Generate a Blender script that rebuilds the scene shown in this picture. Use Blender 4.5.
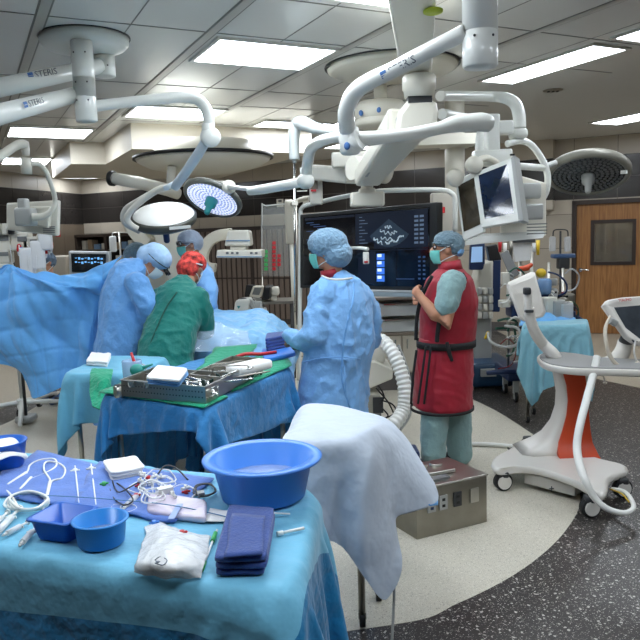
import bpy, bmesh, math, random
import numpy as np
from mathutils import Vector as V, Matrix, noise
PI = math.pi
random.seed(7)
C = bpy.context.scene.collection
for o in list(bpy.data.objects): bpy.data.objects.remove(o)

# ------------------------------------------------------------ camera, world, exposure
F = 706.0; PITCH = math.radians(6.857); ROLL = math.radians(-1.897); H = 1.72
cam = bpy.data.cameras.new('camera'); cam.sensor_width = 36; cam.sensor_fit = 'HORIZONTAL'
cam.lens = F / 640 * 36; cam.clip_start = .02; cam.clip_end = 80
camo = bpy.data.objects.new('camera', cam); C.objects.link(camo)
camo.matrix_world = Matrix.Translation((0, 0, H)) @ Matrix.Rotation(PI/2 - PITCH, 4, 'X') @ Matrix.Rotation(ROLL, 4, 'Z')
bpy.context.scene.camera = camo
sc = bpy.context.scene
sc.view_settings.view_transform = 'Standard'; sc.view_settings.look = 'None'
sc.view_settings.gamma = 1; sc.view_settings.use_curve_mapping = False
sc.view_settings.exposure = 0.08
PANEL = 17          # strength of the ceiling light panels
w = bpy.data.worlds.new('world'); sc.world = w; w.use_nodes = True
w.node_tree.nodes['Background'].inputs[0].default_value = (.9, .95, 1, 1)
w.node_tree.nodes['Background'].inputs[1].default_value = .35

def ray(px, py):
    x = px-320; y = py-320; c, s = math.cos(ROLL), math.sin(ROLL)
    X = c*x+s*y; up = s*x-c*y; cp, sp = math.cos(PITCH), math.sin(PITCH)
    return V((X, F*cp+up*sp, -F*sp+up*cp))/F
def P(px, py, d):                       # a point seen there, standing at distance d into the room
    r = ray(px, py); return V((0, 0, H)) + r*(d/r.y)
def G(px, py, z=0.0):                   # a point seen there at height z
    r = ray(px, py); return V((0, 0, H)) + r*((z-H)/r.z)
YAW = math.radians(26.39)
def UV(u, v, z): return V((u*math.cos(YAW)-v*math.sin(YAW), u*math.sin(YAW)+v*math.cos(YAW), z))
ZC = 3.1

# ------------------------------------------------------------ materials
def lin(c):
    return tuple(((x/255)/12.92 if x/255 <= .04045 else ((x/255+.055)/1.055)**2.4) for x in c)
MATS = {}
def mat(name, rgb, rough=.5, metal=0, bump=0, bscale=40, var=0, vscale=8, emit=0, spec=.5, alpha=1, trans=0, sheen=0, coat=0, sub=0, bdist=.004, stretch=None):
    if name in MATS: return MATS[name]
    m = bpy.data.materials.new(name); m.use_nodes = True; N = m.node_tree.nodes; L = m.node_tree.links
    b = N['Principled BSDF']; col = (*lin(rgb), 1)
    b.inputs['Base Color'].default_value = col; b.inputs['Roughness'].default_value = rough; b.inputs['Metallic'].default_value = metal
    b.inputs['Specular IOR Level'].default_value = spec
    if alpha < 1: b.inputs['Alpha'].default_value = alpha
    if trans: b.inputs['Transmission Weight'].default_value = trans
    if sheen: b.inputs['Sheen Weight'].default_value = sheen
    if coat: b.inputs['Coat Weight'].default_value = coat
    if emit: b.inputs['Emission Color'].default_value = col; b.inputs['Emission Strength'].default_value = emit
    tc = N.new('ShaderNodeTexCoord'); vec = tc.outputs['Object']
    if stretch:
        mp = N.new('ShaderNodeMapping'); mp.inputs['Scale'].default_value = stretch; L.new(vec, mp.inputs[0]); vec = mp.outputs[0]
    if bump:
        n = N.new('ShaderNodeTexNoise'); n.inputs['Scale'].default_value = bscale; n.inputs['Detail'].default_value = 4; L.new(vec, n.inputs['Vector'])
        bp = N.new('ShaderNodeBump'); bp.inputs['Strength'].default_value = bump; bp.inputs['Distance'].default_value = bdist
        L.new(n.outputs['Fac'], bp.inputs['Height']); L.new(bp.outputs[0], b.inputs['Normal'])
    if var:
        n = N.new('ShaderNodeTexNoise'); n.inputs['Scale'].default_value = vscale; n.inputs['Detail'].default_value = 5; L.new(vec, n.inputs['Vector'])
        r = N.new('ShaderNodeValToRGB'); r.color_ramp.elements[0].position = .3; r.color_ramp.elements[1].position = .7
        r.color_ramp.elements[0].color = tuple(max(0, c*(1-var)) for c in col[:3])+(1,); r.color_ramp.elements[1].color = tuple(min(1, c*(1+var)) for c in col[:3])+(1,)
        L.new(n.outputs['Fac'], r.inputs[0]); L.new(r.outputs[0], b.inputs['Base Color'])
    MATS[name] = m; return m

def crease_mat(name, rgb, rough=.55, crease=.55, scale=9, grid=0, var=.08, sheen=.2):
    """non-woven surgical sheet: fold lines and crumple creases as real surface relief"""
    if name in MATS: return MATS[name]
    m = mat(name, rgb, rough, var=var, vscale=5, sheen=sheen, spec=.3); N = m.node_tree.nodes; L = m.node_tree.links; b = N['Principled BSDF']
    tc = N.new('ShaderNodeTexCoord'); n1 = N.new('ShaderNodeTexNoise'); n1.inputs['Scale'].default_value = 2.5; L.new(tc.outputs['Object'], n1.inputs['Vector'])
    add = N.new('ShaderNodeMixRGB'); add.inputs[0].default_value = .25; L.new(tc.outputs['Object'], add.inputs[1]); L.new(n1.outputs['Color'], add.inputs[2])
    v1 = N.new('ShaderNodeTexNoise'); v1.noise_type = 'RIDGED_MULTIFRACTAL'; v1.inputs['Scale'].default_value = scale*.55; v1.inputs['Detail'].default_value = 3.5; v1.inputs['Roughness'].default_value = .45; L.new(add.outputs[0], v1.inputs['Vector'])
    n2 = N.new('ShaderNodeTexNoise'); n2.inputs['Scale'].default_value = scale*1.6; n2.inputs['Detail'].default_value = 3; L.new(tc.outputs['Object'], n2.inputs['Vector'])
    s = N.new('ShaderNodeMath'); s.operation = 'MULTIPLY_ADD'; L.new(v1.outputs[0], s.inputs[0]); s.inputs[1].default_value = .55; L.new(n2.outputs['Fac'], s.inputs[2])
    bp = N.new('ShaderNodeBump'); bp.inputs['Strength'].default_value = min(1, crease*1.5); bp.inputs['Distance'].default_value = .02
    L.new(s.outputs[0], bp.inputs['Height']); L.new(bp.outputs[0], b.inputs['Normal'])
    return m

white = mat('white_enamel', (226, 228, 222), .28, bump=.03, bscale=60, coat=.2)
white2 = mat('warm_white_plastic', (218, 214, 200), .38, bump=.03, bscale=80)
offw = mat('aged_white_plastic', (205, 202, 190), .42, bump=.05, bscale=80)
lgrey = mat('light_grey_plastic', (165, 167, 164), .4, bump=.05, bscale=60)
grey = mat('mid_grey_plastic', (110, 112, 112), .45, bump=.05, bscale=60)
dgrey = mat('dark_grey_plastic', (52, 54, 56), .45, bump=.05, bscale=60)
black = mat('black_plastic', (18, 18, 20), .4, bump=.05, bscale=60)
rubber = mat('black_rubber', (24, 24, 25), .7, bump=.1, bscale=90)
steel = mat('brushed_steel', (190, 188, 180), .32, metal=1, bump=.12, bscale=60, stretch=(1, 1, 14))
steel_d = mat('worn_steel', (150, 146, 136), .38, metal=1, bump=.1, bscale=50, var=.1)
chrome = mat('chrome', (215, 215, 212), .15, metal=1, bump=.02)
glass = mat('clear_glass', (235, 245, 245), .05, trans=.95, bump=.01)
clearp = mat('clear_plastic', (235, 240, 242), .12, alpha=.38, bump=.1)
milky = mat('milky_plastic', (238, 240, 240), .3, alpha=.75, bump=.3, bscale=30, bdist=.01)
whitet = mat('white_tubing', (232, 232, 226), .4, bump=.05)
navy = mat('navy_plastic', (22, 44, 84), .4, bump=.05)
redp = mat('red_plastic', (190, 30, 38), .4, bump=.03)
greenp = mat('green_plastic', (60, 170, 90), .4, bump=.03)
yellowp = mat('yellow_plastic', (215, 180, 40), .4, bump=.03)
orangep = mat('orange_plastic', (206, 76, 34), .4, bump=.03)
tealp = mat('teal_plastic', (40, 150, 150), .4, bump=.03)
bluep = mat('blue_basin_plastic', (70, 134, 220), .32, bump=.03, spec=.5)
bluep2 = mat('blue_bowl_plastic', (34, 128, 205), .32, bump=.03)
bluetray = mat('blue_tray_plastic', (30, 96, 190), .32, bump=.03)
gauze = mat('white_gauze', (236, 236, 232), .9, bump=.6, bscale=120, bdist=.003)
skin = mat('skin', (186, 132, 102), .5, bump=.15, bscale=60, var=.07, vscale=12)
gownb = crease_mat('blue_gown_fabric', (124, 176, 228), .6, .7, 8)
gownb2 = crease_mat('mid_blue_gown_fabric', (102, 158, 216), .6, .7, 8)
gowng = crease_mat('green_gown_fabric', (12, 112, 102), .65, .6, 9)
sheetb = crease_mat('blue_drape_sheet', (96, 166, 226), .6, .5, 5)
sheetp = crease_mat('pale_blue_drape_sheet', (128, 184, 226), .45, .8, 8)
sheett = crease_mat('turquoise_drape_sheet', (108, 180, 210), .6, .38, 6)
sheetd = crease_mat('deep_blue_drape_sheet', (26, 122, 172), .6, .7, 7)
sheetw = crease_mat('pale_grey_cotton_sheet', (192, 202, 214), .75, .7, 4.5, var=.05)
towelg = crease_mat('green_cotton_towel', (20, 150, 112), .85, .6, 16)
toweln = mat('navy_cotton_towel', (48, 74, 138), .95, bump=.8, bscale=140, bdist=.003, var=.12, vscale=30, sheen=.3)
towelp = mat('periwinkle_towel', (84, 120, 192), .95, bump=.7, bscale=120, bdist=.003, var=.08, vscale=20, sheen=.3)
towelb = mat('light_blue_towel', (110, 160, 210), .95, bump=.7, bscale=120, bdist=.003)
capb = crease_mat('pale_blue_cap_mesh', (124, 158, 184), .8, .9, 30)
capg = crease_mat('grey_blue_cap_mesh', (104, 128, 140), .8, .9, 30)
scrub = crease_mat('grey_green_scrubs', (128, 158, 158), .8, .5, 10)
vest = mat('red_lead_vest', (152, 16, 38), .55, bump=.35, bscale=14, bdist=.01, var=.1, sheen=.1)
maskm = mat('teal_mask_paper', (112, 198, 186), .8, bump=.4, bscale=30, var=.1)
maskw = mat('white_mask_paper', (214, 226, 228), .8, bump=.4, bscale=30)
hair = mat('dark_hair', (38, 26, 20), .6, bump=.5, bscale=60)

# ------------------------------------------------------------ mesh builder
class MB:
    def __init__(s): s.bm = bmesh.new(); s.mi = 0; s.sm = True
    def _f(s, vs, smooth=None):
        try: f = s.bm.faces.new(vs)
        except ValueError: return
        f.material_index = s.mi; f.smooth = s.sm if smooth is None else smooth
    def hexa(s, pts):                              # 8 points: bottom ring 4, top ring 4
        v = [s.bm.verts.new(p) for p in pts]
        for q in ((3,2,1,0),(4,5,6,7),(0,1,5,4),(1,2,6,5),(2,3,7,6),(3,0,4,7)): s._f([v[i] for i in q], False)
        return s
    def box(s, c, size, rz=0, M=None):
        R = Matrix.Rotation(rz, 3, 'Z') if M is None else M
        c = V(c); a, b, d = size[0]/2, size[1]/2, size[2]/2
        return s.hexa([c+R@V(p) for p in ((-a,-b,-d),(a,-b,-d),(a,b,-d),(-a,b,-d),(-a,-b,d),(a,-b,d),(a,b,d),(-a,b,d))])
    def rbox(s, c, size, r=.01, rz=0, M=None, seg=4):   # box with rounded vertical edges and softened top and bottom
        R = Matrix.Rotation(rz, 3, 'Z') if M is None else M
        a, b, d = size[0]/2, size[1]/2, size[2]/2; r = min(r, a*.99, b*.99, d*.9); rings = []
        for z, k in ((-d, r*.55), (-d+r*.35, r*.12), (-d+r, 0), (d-r, 0), (d-r*.35, r*.12), (d, r*.55)):
            ring = []
            for qx, qy, a0 in ((1,1,0),(-1,1,PI/2),(-1,-1,PI),(1,-1,1.5*PI)):
                for i in range(seg+1):
                    t = a0+PI/2*i/seg; ring.append(V(c)+R@V((qx*(a-r)+(r-k)*math.cos(t), qy*(b-r)+(r-k)*math.sin(t), z)))
            rings.append(ring)
        return s.rings(rings)
    def rings(s, rings, cap=True, closed=True, loop=False):
        vv = [[s.bm.verts.new(p) for p in r] for r in rings]; n = len(vv[0])
        m = len(vv)
        for i in range(m if loop else m-1):
            for j in range(n if closed else n-1):
                s._f([vv[i][j], vv[i][(j+1) % n], vv[(i+1) % m][(j+1) % n], vv[(i+1) % m][j]])
        if cap and not loop:
            s._f(vv[0][::-1], False); s._f(vv[-1], False)
        return s
    def tube(s, pts, r, seg=12, smooth_path=0, cap=True, loop=False, flat=1, upv=None):
        pts = [V(p) for p in pts]
        if smooth_path: pts, r = spline(pts, r, smooth_path, loop)
        n = len(pts); rr = r if hasattr(r, '__len__') else [r]*n
        rings = []; prev = None
        for i, p in enumerate(pts):
            t = (pts[(i+1) % n]-pts[i-1]) if loop else (pts[min(i+1, n-1)]-pts[max(i-1, 0)])
            if t.length < 1e-9: t = V((0, 0, 1))
            t.normalize()
            if prev is None:
                u = (upv or (V((0, 0, 1)) if abs(t.z) < .9 else V((1, 0, 0)))); x = t.cross(u).normalized()
            else:
                x = (prev - t*prev.dot(t)).normalized()
            prev = x; y = t.cross(x)
            rings.append([p+(x*math.cos(a)+y*math.sin(a)*flat)*rr[i] for a in [2*PI*k/seg for k in range(seg)]])
        return s.rings(rings, cap=cap, loop=loop)
    def cyl(s, a, b, r, r2=None, seg=20): 
        return s.tube([a, b], [r, r if r2 is None else r2], seg)
    def lathe(s, prof, c, axis=(0, 0, 1), seg=40, sx=1, sy=1, closed=False):  # prof: (radius, height)
        ax = V(axis).normalized(); q = V((0, 0, 1)).rotation_difference(ax); rings = []
        for (r, h) in prof:
            rings.append([V(c)+q@V((max(r, 1e-4)*math.cos(t)*sx, max(r, 1e-4)*math.sin(t)*sy, h)) for t in [2*PI*k/seg for k in range(seg)]])
        return s.rings(rings, cap=not closed, loop=closed)
    def ell(s, c, r, M=None, seg=20, rows=12):
        M = M or Matrix.Identity(3); rings = []
        for i in range(1, rows):
            th = PI*i/rows; rings.append([V(c)+M@V((r[0]*math.sin(th)*math.cos(t), r[1]*math.sin(th)*math.sin(t), -r[2]*math.cos(th))) for t in [2*PI*k/seg for k in range(seg)]])
        return s.rings(rings)
    def prism(s, poly, up):                         # poly: list of 3D points, up: offset vector
        poly = [V(p) for p in poly]; a = [s.bm.verts.new(p) for p in poly]; b = [s.bm.verts.new(p+V(up)) for p in poly]; n = len(a)
        s._f(a[::-1], False); s._f(b, False)
        for i in range(n): s._f([a[i], a[(i+1) % n], b[(i+1) % n], b[i]], False)
        return s
    def grid(s, arr):
        vv = [[s.bm.verts.new(p) for p in r] for r in arr]
        for i in range(len(vv)-1):
            for j in range(len(vv[0])-1): s._f([vv[i][j], vv[i][j+1], vv[i+1][j+1], vv[i+1][j]])
        return s
    def limb(s, pts, rr, seg=14, flat=1, upv=None):  # tapered chain with rounded ends
        pts = [V(p) for p in pts]; rr = list(rr)
        d0 = (pts[0]-pts[1]).normalized(); d1 = (pts[-1]-pts[-2]).normalized()
        P2 = [pts[0]+d0*rr[0]*k for k in (.98, .8, .45)]+pts+[pts[-1]+d1*rr[-1]*k for k in (.45, .8, .98)]
        R2 = [rr[0]*k for k in (.2, .6, .89)]+rr+[rr[-1]*k for k in (.89, .6, .2)]
        return s.tube(P2, R2, seg, flat=flat, upv=upv)

def spline(pts, r, sub, loop=False):
    n = len(pts); rr = list(r) if hasattr(r, '__len__') else [r]*n; op = []; orr = []
    rng = n if loop else n-1
    for i in range(rng):
        g = (lambda k: k % n) if loop else (lambda k: max(0, min(n-1, k)))
        a, b, c, d = pts[g(i-1)], pts[g(i)], pts[g(i+1)], pts[g(i+2)]
        for k in range(sub):
            t = k/sub
            op.append(.5*((2*b)+(c-a)*t+(2*a-5*b+4*c-d)*t*t+(3*b-a-3*c+d)*t**3)); orr.append(rr[g(i)]*(1-t)+rr[g(i+1)]*t)
    if not loop: op.append(pts[-1]); orr.append(rr[-1])
    return op, orr

def link_mesh(name, me, mats, parent=None, origin=None):
    for m in (mats if isinstance(mats, (list, tuple)) else [mats]): me.materials.append(m)
    o = bpy.data.objects.new(name, me); C.objects.link(o)
    if parent is not None:
        M = Matrix.Identity(4); q = parent
        while q is not None: M = Matrix.LocRotScale(q.location, q.rotation_euler, None) @ M; q = q.parent
        me.transform(M.inverted()); o.parent = parent
    else:
        n = len(me.vertices); co = np.empty(n*3); me.vertices.foreach_get('co', co); co = co.reshape(-1, 3)
        c = V(((co[:, 0].min()+co[:, 0].max())/2, (co[:, 1].min()+co[:, 1].max())/2, co[:, 2].min())) if origin is None else V(origin)
        me.transform(Matrix.Translation(-c)); o.location = c
    return o
def part(name, mb, mats, parent=None, bevel=0, origin=None, solid=0, fixn=True):
    if fixn: bmesh.ops.recalc_face_normals(mb.bm, faces=mb.bm.faces)
    me = bpy.data.meshes.new(name); mb.bm.to_mesh(me); mb.bm.free()
    o = link_mesh(name, me, mats, parent, origin)
    if solid: md = o.modifiers.new('s', 'SOLIDIFY'); md.thickness = solid; md.offset = 0
    if bevel:
        md = o.modifiers.new('b', 'BEVEL'); md.width = bevel; md.segments = 2; md.limit_method = 'ANGLE'; md.angle_limit = .9; md.harden_normals = False
    return o
def thing(name, label, cat, loc=(0, 0, 0), rz=0, group=None):
    o = bpy.data.objects.new(name, None); C.objects.link(o); o.location = loc; o.rotation_euler = (0, 0, rz); o.empty_display_size = .1
    return tag(o, label, cat, group)
def tag(o, label, cat, group=None, kind=None):
    o['label'] = label; o['category'] = cat
    if group: o['group'] = group
    if kind: o['kind'] = kind
    return o
def struct(name, mb, mats, bevel=0, label=None, cat=None):
    o = part(name, mb, mats, bevel=bevel); o['kind'] = 'structure'
    o['label'] = label or name.replace('_', ' '); o['category'] = cat or name.split('_')[0]
    return o
def dup(root, loc, rz, label, cat=None, group=None):
    r = root.copy(); C.objects.link(r); r.location = loc; r.rotation_euler = (0, 0, rz); r['label'] = label
    if cat: r['category'] = cat
    if group: r['group'] = group
    for ch in list(root.children):
        c = ch.copy(); C.objects.link(c); c.parent = r
        for g in list(ch.children):
            d = g.copy(); C.objects.link(d); d.parent = c
    return r

def organic(name, mb, mats, parent, voxel=.01, smooth=3, disp=None, matf=None):
    """fuse the overlapping volumes into one continuous surface"""
    me = bpy.data.meshes.new('tmp'); bmesh.ops.recalc_face_normals(mb.bm, faces=mb.bm.faces); mb.bm.to_mesh(me); mb.bm.free()
    t = bpy.data.objects.new('tmp', me); C.objects.link(t)
    m = t.modifiers.new('r', 'REMESH'); m.mode = 'VOXEL'; m.voxel_size = voxel; m.adaptivity = 0
    if smooth: m2 = t.modifiers.new('s', 'SMOOTH'); m2.iterations = smooth; m2.factor = .6
    dg = bpy.context.evaluated_depsgraph_get(); dg.update()
    me2 = bpy.data.meshes.new_from_object(t.evaluated_get(dg)); bpy.data.objects.remove(t); bpy.data.meshes.remove(me)
    me2.name = name
    if disp:
        ns = [v.normal.copy() for v in me2.vertices]
        for v, n in zip(me2.vertices, ns): v.co += n*disp(v.co, n)
    me2.polygons.foreach_set('use_smooth', [True]*len(me2.polygons))
    me2.materials.clear()
    if matf: me2.polygons.foreach_set('material_index', [matf(p.center) for p in me2.polygons])
    return link_mesh(name, me2, mats, parent)

def text_mesh(body, size, a, b, up_hint, r=None, depth=.001):
    """letters running from a towards b, standing on a tube of radius r (wrapped round it), returned as a mesh"""
    cu = bpy.data.curves.new('t', 'FONT'); cu.body = body; cu.size = size; cu.extrude = depth; cu.resolution_u = 2
    t = bpy.data.objects.new('t', cu); C.objects.link(t)
    dg = bpy.context.evaluated_depsgraph_get(); dg.update()
    me = bpy.data.meshes.new_from_object(t.evaluated_get(dg)); bpy.data.objects.remove(t); bpy.data.curves.remove(cu)
    a = V(a); x = (V(b)-a).normalized(); n = V(up_hint); n = (n-x*n.dot(x)).normalized(); y = n.cross(x)
    for v in me.vertices:
        p = v.co.copy()
        if r:
            an = (p.y-size*.36)/r; v.co = a+x*p.x+(n*math.cos(an)+y*math.sin(an))*(r+.001+p.z)
        else: v.co = a+x*p.x+y*p.y+n*p.z
    return me

# ------------------------------------------------------------ cloth: particles falling over solids
def drape(nx, ny, corner, ex, ey, solids, steps=240, thick=.008, jitter=.004, seed=1, wind=None, it=8, keep=None):
    rng = np.random.RandomState(seed)
    u = np.linspace(0, 1, nx)[None, :, None]; v = np.linspace(0, 1, ny)[:, None, None]
    X = np.array(corner)+u*np.array(ex)+v*np.array(ey); X = X.astype(float)
    X[..., 2] += rng.rand(ny, nx)*jitter
    Xp = X.copy(); lx = np.linalg.norm(ex)/(nx-1); ly = np.linalg.norm(ey)/(ny-1)
    pin = keep(X) if keep else None; X0 = X.copy()
    def con(A, B, L, k=1.0):
        d = B-A; l = np.linalg.norm(d, axis=-1, keepdims=True)+1e-9; c = d*(.5*k*(l-L)/l); A += c; B -= c
    def lim(A, B, L):
        d = B-A; l = np.linalg.norm(d, axis=-1, keepdims=True)+1e-9; c = d*(.5*np.maximum(l-L, 0)/l); A += c; B -= c
    def push(X):
        for (poly, zt, zb) in solids:
            n = len(poly); dmin = np.full(X.shape[:2], 1e9); nxm = np.zeros(X.shape[:2]+(2,))
            for i in range(n):
                a = np.array(poly[i]); b = np.array(poly[(i+1) % n]); e = b-a; nn = np.array([e[1], -e[0]])/np.hypot(*e)
                d = thick-((X[..., :2]-a)@nn)                 # >0 inside expanded
                mk = d < dmin; dmin = np.where(mk, d, dmin); nxm[mk] = nn
            top = zt+thick-X[..., 2]; ins = (dmin > 0) & (top > 0) & (X[..., 2] > zb)
            usetop = ins & (top < dmin+.02); side = ins & ~usetop
            X[..., 2] = np.where(usetop, zt+thick, X[..., 2])
            Xp[..., :2][usetop] = Xp[..., :2][usetop]*.3+X[..., :2][usetop]*.7
            X[..., :2] += np.where(side[..., None], nxm*dmin[..., None], 0)
            Xp[..., :][side] = Xp[side]*.5+X[side]*.5
        X[..., 2] = np.maximum(X[..., 2], .006)
    for s in range(steps):
        vel = (X-Xp)*.975; Xp[...] = X; X += vel; X[..., 2] -= .0009
        if wind is not None: X += np.array(wind)*1e-4
        for _ in range(it):
            for st in (16, 8, 4):
                if nx > 2*st and ny > 2*st: lim(X[:, :-st], X[:, st:], lx*st*1.005); lim(X[:-st], X[st:], ly*st*1.005)
            for o in (0, 1):
                con(X[:, o:-1:2][:, :X[:, o+1::2].shape[1]], X[:, o+1::2], lx)
                con(X[o:-1:2][:X[o+1::2].shape[0]], X[o+1::2], ly)
            D = math.hypot(lx, ly)
            con(X[:-1, :-1], X[1:, 1:], D, .35); con(X[1:, :-1], X[:-1, 1:], D, .35)
            con(X[:, :-2], X[:, 2:], 2*lx, .06); con(X[:-2], X[2:], 2*ly, .06)
            if pin is not None: X[pin] = X0[pin]
        push(X)
    return X
def cloth_part(name, X, m, parent=None, matf=None, sub=1, solid=.003, mats=None):
    mb = MB(); mb.grid([[V(p) for p in r] for r in X])
    if matf:
        ny, nx = X.shape[:2]; mb.bm.faces.ensure_lookup_table()
        k = 0
        for i in range(ny-1):
            for j in range(nx-1): mb.bm.faces[k].material_index = matf(i/(ny-1), j/(nx-1)); k += 1
    o = part(name, mb, mats or m, parent, fixn=False)
    if sub: md = o.modifiers.new('u', 'SUBSURF'); md.levels = sub; md.render_levels = sub
    md = o.modifiers.new('s', 'SOLIDIFY'); md.thickness = solid; md.offset = 1
    return o
def patch(ctrl, nu, nv, fold=None):
    """smooth sheet through rows of control points"""
    rows = [spline([V(p) for p in r], 0, nu)[0] for r in ctrl]
    cols = list(zip(*rows)); full = [spline(list(c), 0, nv)[0] for c in cols]
    arr = [list(r) for r in zip(*full)]
    A = np.array([[list(p) for p in r] for r in arr])
    if fold:
        du = np.gradient(A, axis=1); dv = np.gradient(A, axis=0); n = np.cross(du, dv); n /= np.linalg.norm(n, axis=-1, keepdims=True)+1e-9
        ny, nx = A.shape[:2]
        for i in range(ny):
            for j in range(nx): A[i, j] += n[i, j]*fold(j/(nx-1), i/(ny-1), A[i, j])
    return A
# ============================================================ THE ROOM
tile_beige = mat('beige_wall_tile', (186, 176, 160), .35, bump=.04, bscale=12, var=.04, vscale=3)
tile_dark = mat('dark_wall_tile', (50, 46, 43), .18, bump=.04, bscale=12, var=.08, vscale=3)
seam = mat('wall_joint', (92, 86, 78), .7, bump=.1)
beige_low = mat('beige_lower_panel', (170, 160, 145), .4, bump=.05, bscale=12, var=.04, vscale=3)
base_m = mat('dark_vinyl_base', (84, 80, 78), .5, bump=.05)
brownp = mat('brown_wall_panel', (118, 104, 88), .4, bump=.05, var=.06, vscale=3)

# ---- floor: dark speckled vinyl, pale inlay around the operating table
def speckle(name, base, s1, s2, rough, sc1, thr, varr=.1):
    m = bpy.data.materials.new(name); m.use_nodes = True; N = m.node_tree.nodes; L = m.node_tree.links; b = N['Principled BSDF']
    tc = N.new('ShaderNodeTexCoord'); cur = None
    n0 = N.new('ShaderNodeTexNoise'); n0.inputs['Scale'].default_value = 1.6; n0.inputs['Detail'].default_value = 6; L.new(tc.outputs['Object'], n0.inputs['Vector'])
    mx = N.new('ShaderNodeMixRGB'); L.new(n0.outputs['Fac'], mx.inputs[0]); a = lin(base)
    mx.inputs[1].default_value = (*[c*(1-varr) for c in a], 1); mx.inputs[2].default_value = (*[c*(1+varr) for c in a], 1); cur = mx.outputs[0]
    nd = N.new('ShaderNodeTexNoise'); nd.inputs['Scale'].default_value = 30; L.new(tc.outputs['Object'], nd.inputs['Vector'])
    av = N.new('ShaderNodeMixRGB'); av.inputs[0].default_value = .03; L.new(tc.outputs['Object'], av.inputs[1]); L.new(nd.outputs['Color'], av.inputs[2])
    for k, (col, s, t) in enumerate(((s1, sc1, thr), (s2, sc1*1.7, thr*1.05), (s1, sc1*2.9, thr))):
        vo = N.new('ShaderNodeTexVoronoi'); vo.inputs['Scale'].default_value = s; L.new(av.outputs[0], vo.inputs['Vector'])
        sp = N.new('ShaderNodeSeparateColor'); L.new(vo.outputs['Color'], sp.inputs[0])
        lt = N.new('ShaderNodeMath'); lt.operation = 'LESS_THAN'; L.new(vo.outputs['Distance'], lt.inputs[0])
        mu = N.new('ShaderNodeMath'); mu.operation = 'MULTIPLY'; L.new(sp.outputs[k % 3], mu.inputs[0]); mu.inputs[1].default_value = t; L.new(mu.outputs[0], lt.inputs[1])
        m2 = N.new('ShaderNodeMixRGB'); L.new(lt.outputs[0], m2.inputs[0]); L.new(cur, m2.inputs[1]); m2.inputs[2].default_value = (*lin(col), 1); cur = m2.outputs[0]
    L.new(cur, b.inputs['Base Color']); b.inputs['Roughness'].default_value = rough; b.inputs['Specular IOR Level'].default_value = .4
    bp = N.new('ShaderNodeBump'); bp.inputs['Strength'].default_value = .08; bp.inputs['Distance'].default_value = .002; L.new(n0.outputs['Fac'], bp.inputs['Height']); L.new(bp.outputs[0], b.inputs['Normal'])
    return m
floor_dark = speckle('dark_speckled_vinyl', (44, 40, 38), (186, 182, 174), (96, 90, 86), .33, 46, .34)
floor_pale = speckle('pale_speckled_vinyl', (198, 192, 176), (160, 154, 140), (222, 218, 206), .35, 110, .42, .04)
floor_tan = speckle('tan_speckled_vinyl', (178, 168, 150), (150, 142, 128), (200, 192, 176), .35, 90, .4, .05)

BK = V((-5.22, 16.0, 0)); bd = V((.896, -.443, 0)).normalized(); bn = V((-.443, -.896, 0)).normalized()
DP = V((4.085, 11.39, 0))            # foot of the door frame
def W(s, z, off=0.0): return DP + bd*s + bn*off + V((0, 0, z))
LWd = (V((-5.86, 13.3, 0))-V((-5.22, 16.0, 0))).normalized(); LWn = V((-LWd.y, LWd.x, 0)); LWn = LWn if LWn.x > 0 else -LWn
BKE = BK + LWd*21
SR = 4.0                               # back wall ends this far right of the door
fl = MB(); XW = 6.6
corner_r = W(SR, 0)
poly = [BK, BKE, V((corner_r.x+1.2, BKE.y, 0)), V((corner_r.x+1.2, corner_r.y, 0)), corner_r]
fl.prism([p-V((0, 0, .1)) for p in poly], (0, 0, .1))
struct('floor', fl, floor_dark, label='dark speckled vinyl floor of the operating room')
zone = [(.25, 2.93), (.60, 3.10), (1.0, 3.42), (1.36, 3.85), (1.63, 4.35), (1.76, 5.0), (1.74, 5.9), (1.55, 7.0), (1.0, 8.6), (-.2, 9.9), (-1.8, 9.9), (-2.9, 8.8), (-3.05, 7.6), (-3.1, 6.67), (-3.5, 5.4), (-3.3, 4.2), (-2.4, 3.2), (-1.0, 2.8)]
zp, _ = spline([V((x, y, 0)) for x, y in zone], 0, 8, True)
zo = struct('trim_1', MB().prism([p+V((0, 0, .0005)) for p in zp], (0, 0, .0015)), floor_pale, label='pale speckled floor inlay around the operating table', cat='floor inlay')
t2 = MB()
t2.prism([V((4.6, 5.0, .0005)), V((6.5, 3, .0005)), V((corner_r.x+1.1, corner_r.y, .0005)), W(SR-.1, .0005), W(-1.2, .0005), V((3.0, 8.05, .0005)), V((3.38, 7.3, .0005))], (0, 0, .0012))
struct('trim_2', t2, floor_tan, label='tan floor strip in front of the wooden door', cat='floor inlay')
t3 = MB(); t3.prism([W(-10.0, .0005), W(-8, .0005), V((-2.9, 9.4, .0005)), V((-3.2, 7.9, .0005)), V((-3.5, 7.1, .0005)), V((-6.3, 8.2, .0005)), V((-5.9, 13, .0005))], (0, 0, .0012))
struct('trim_3', t3, floor_tan, label='tan floor strip along the left side of the room', cat='floor inlay')
t4 = MB(); t4.prism([W(-1.3, .0005), V((1.9, 7.9, .0005)), V((1.05, 8.7, .0005)), V((0, 10, .0005)), V((-1.8, 10.05, .0005)), W(-7.9, .0005)], (0, 0, .0012))
struct('trim_4', t4, floor_tan, label='tan floor strip below the back wall', cat='floor inlay')

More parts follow.
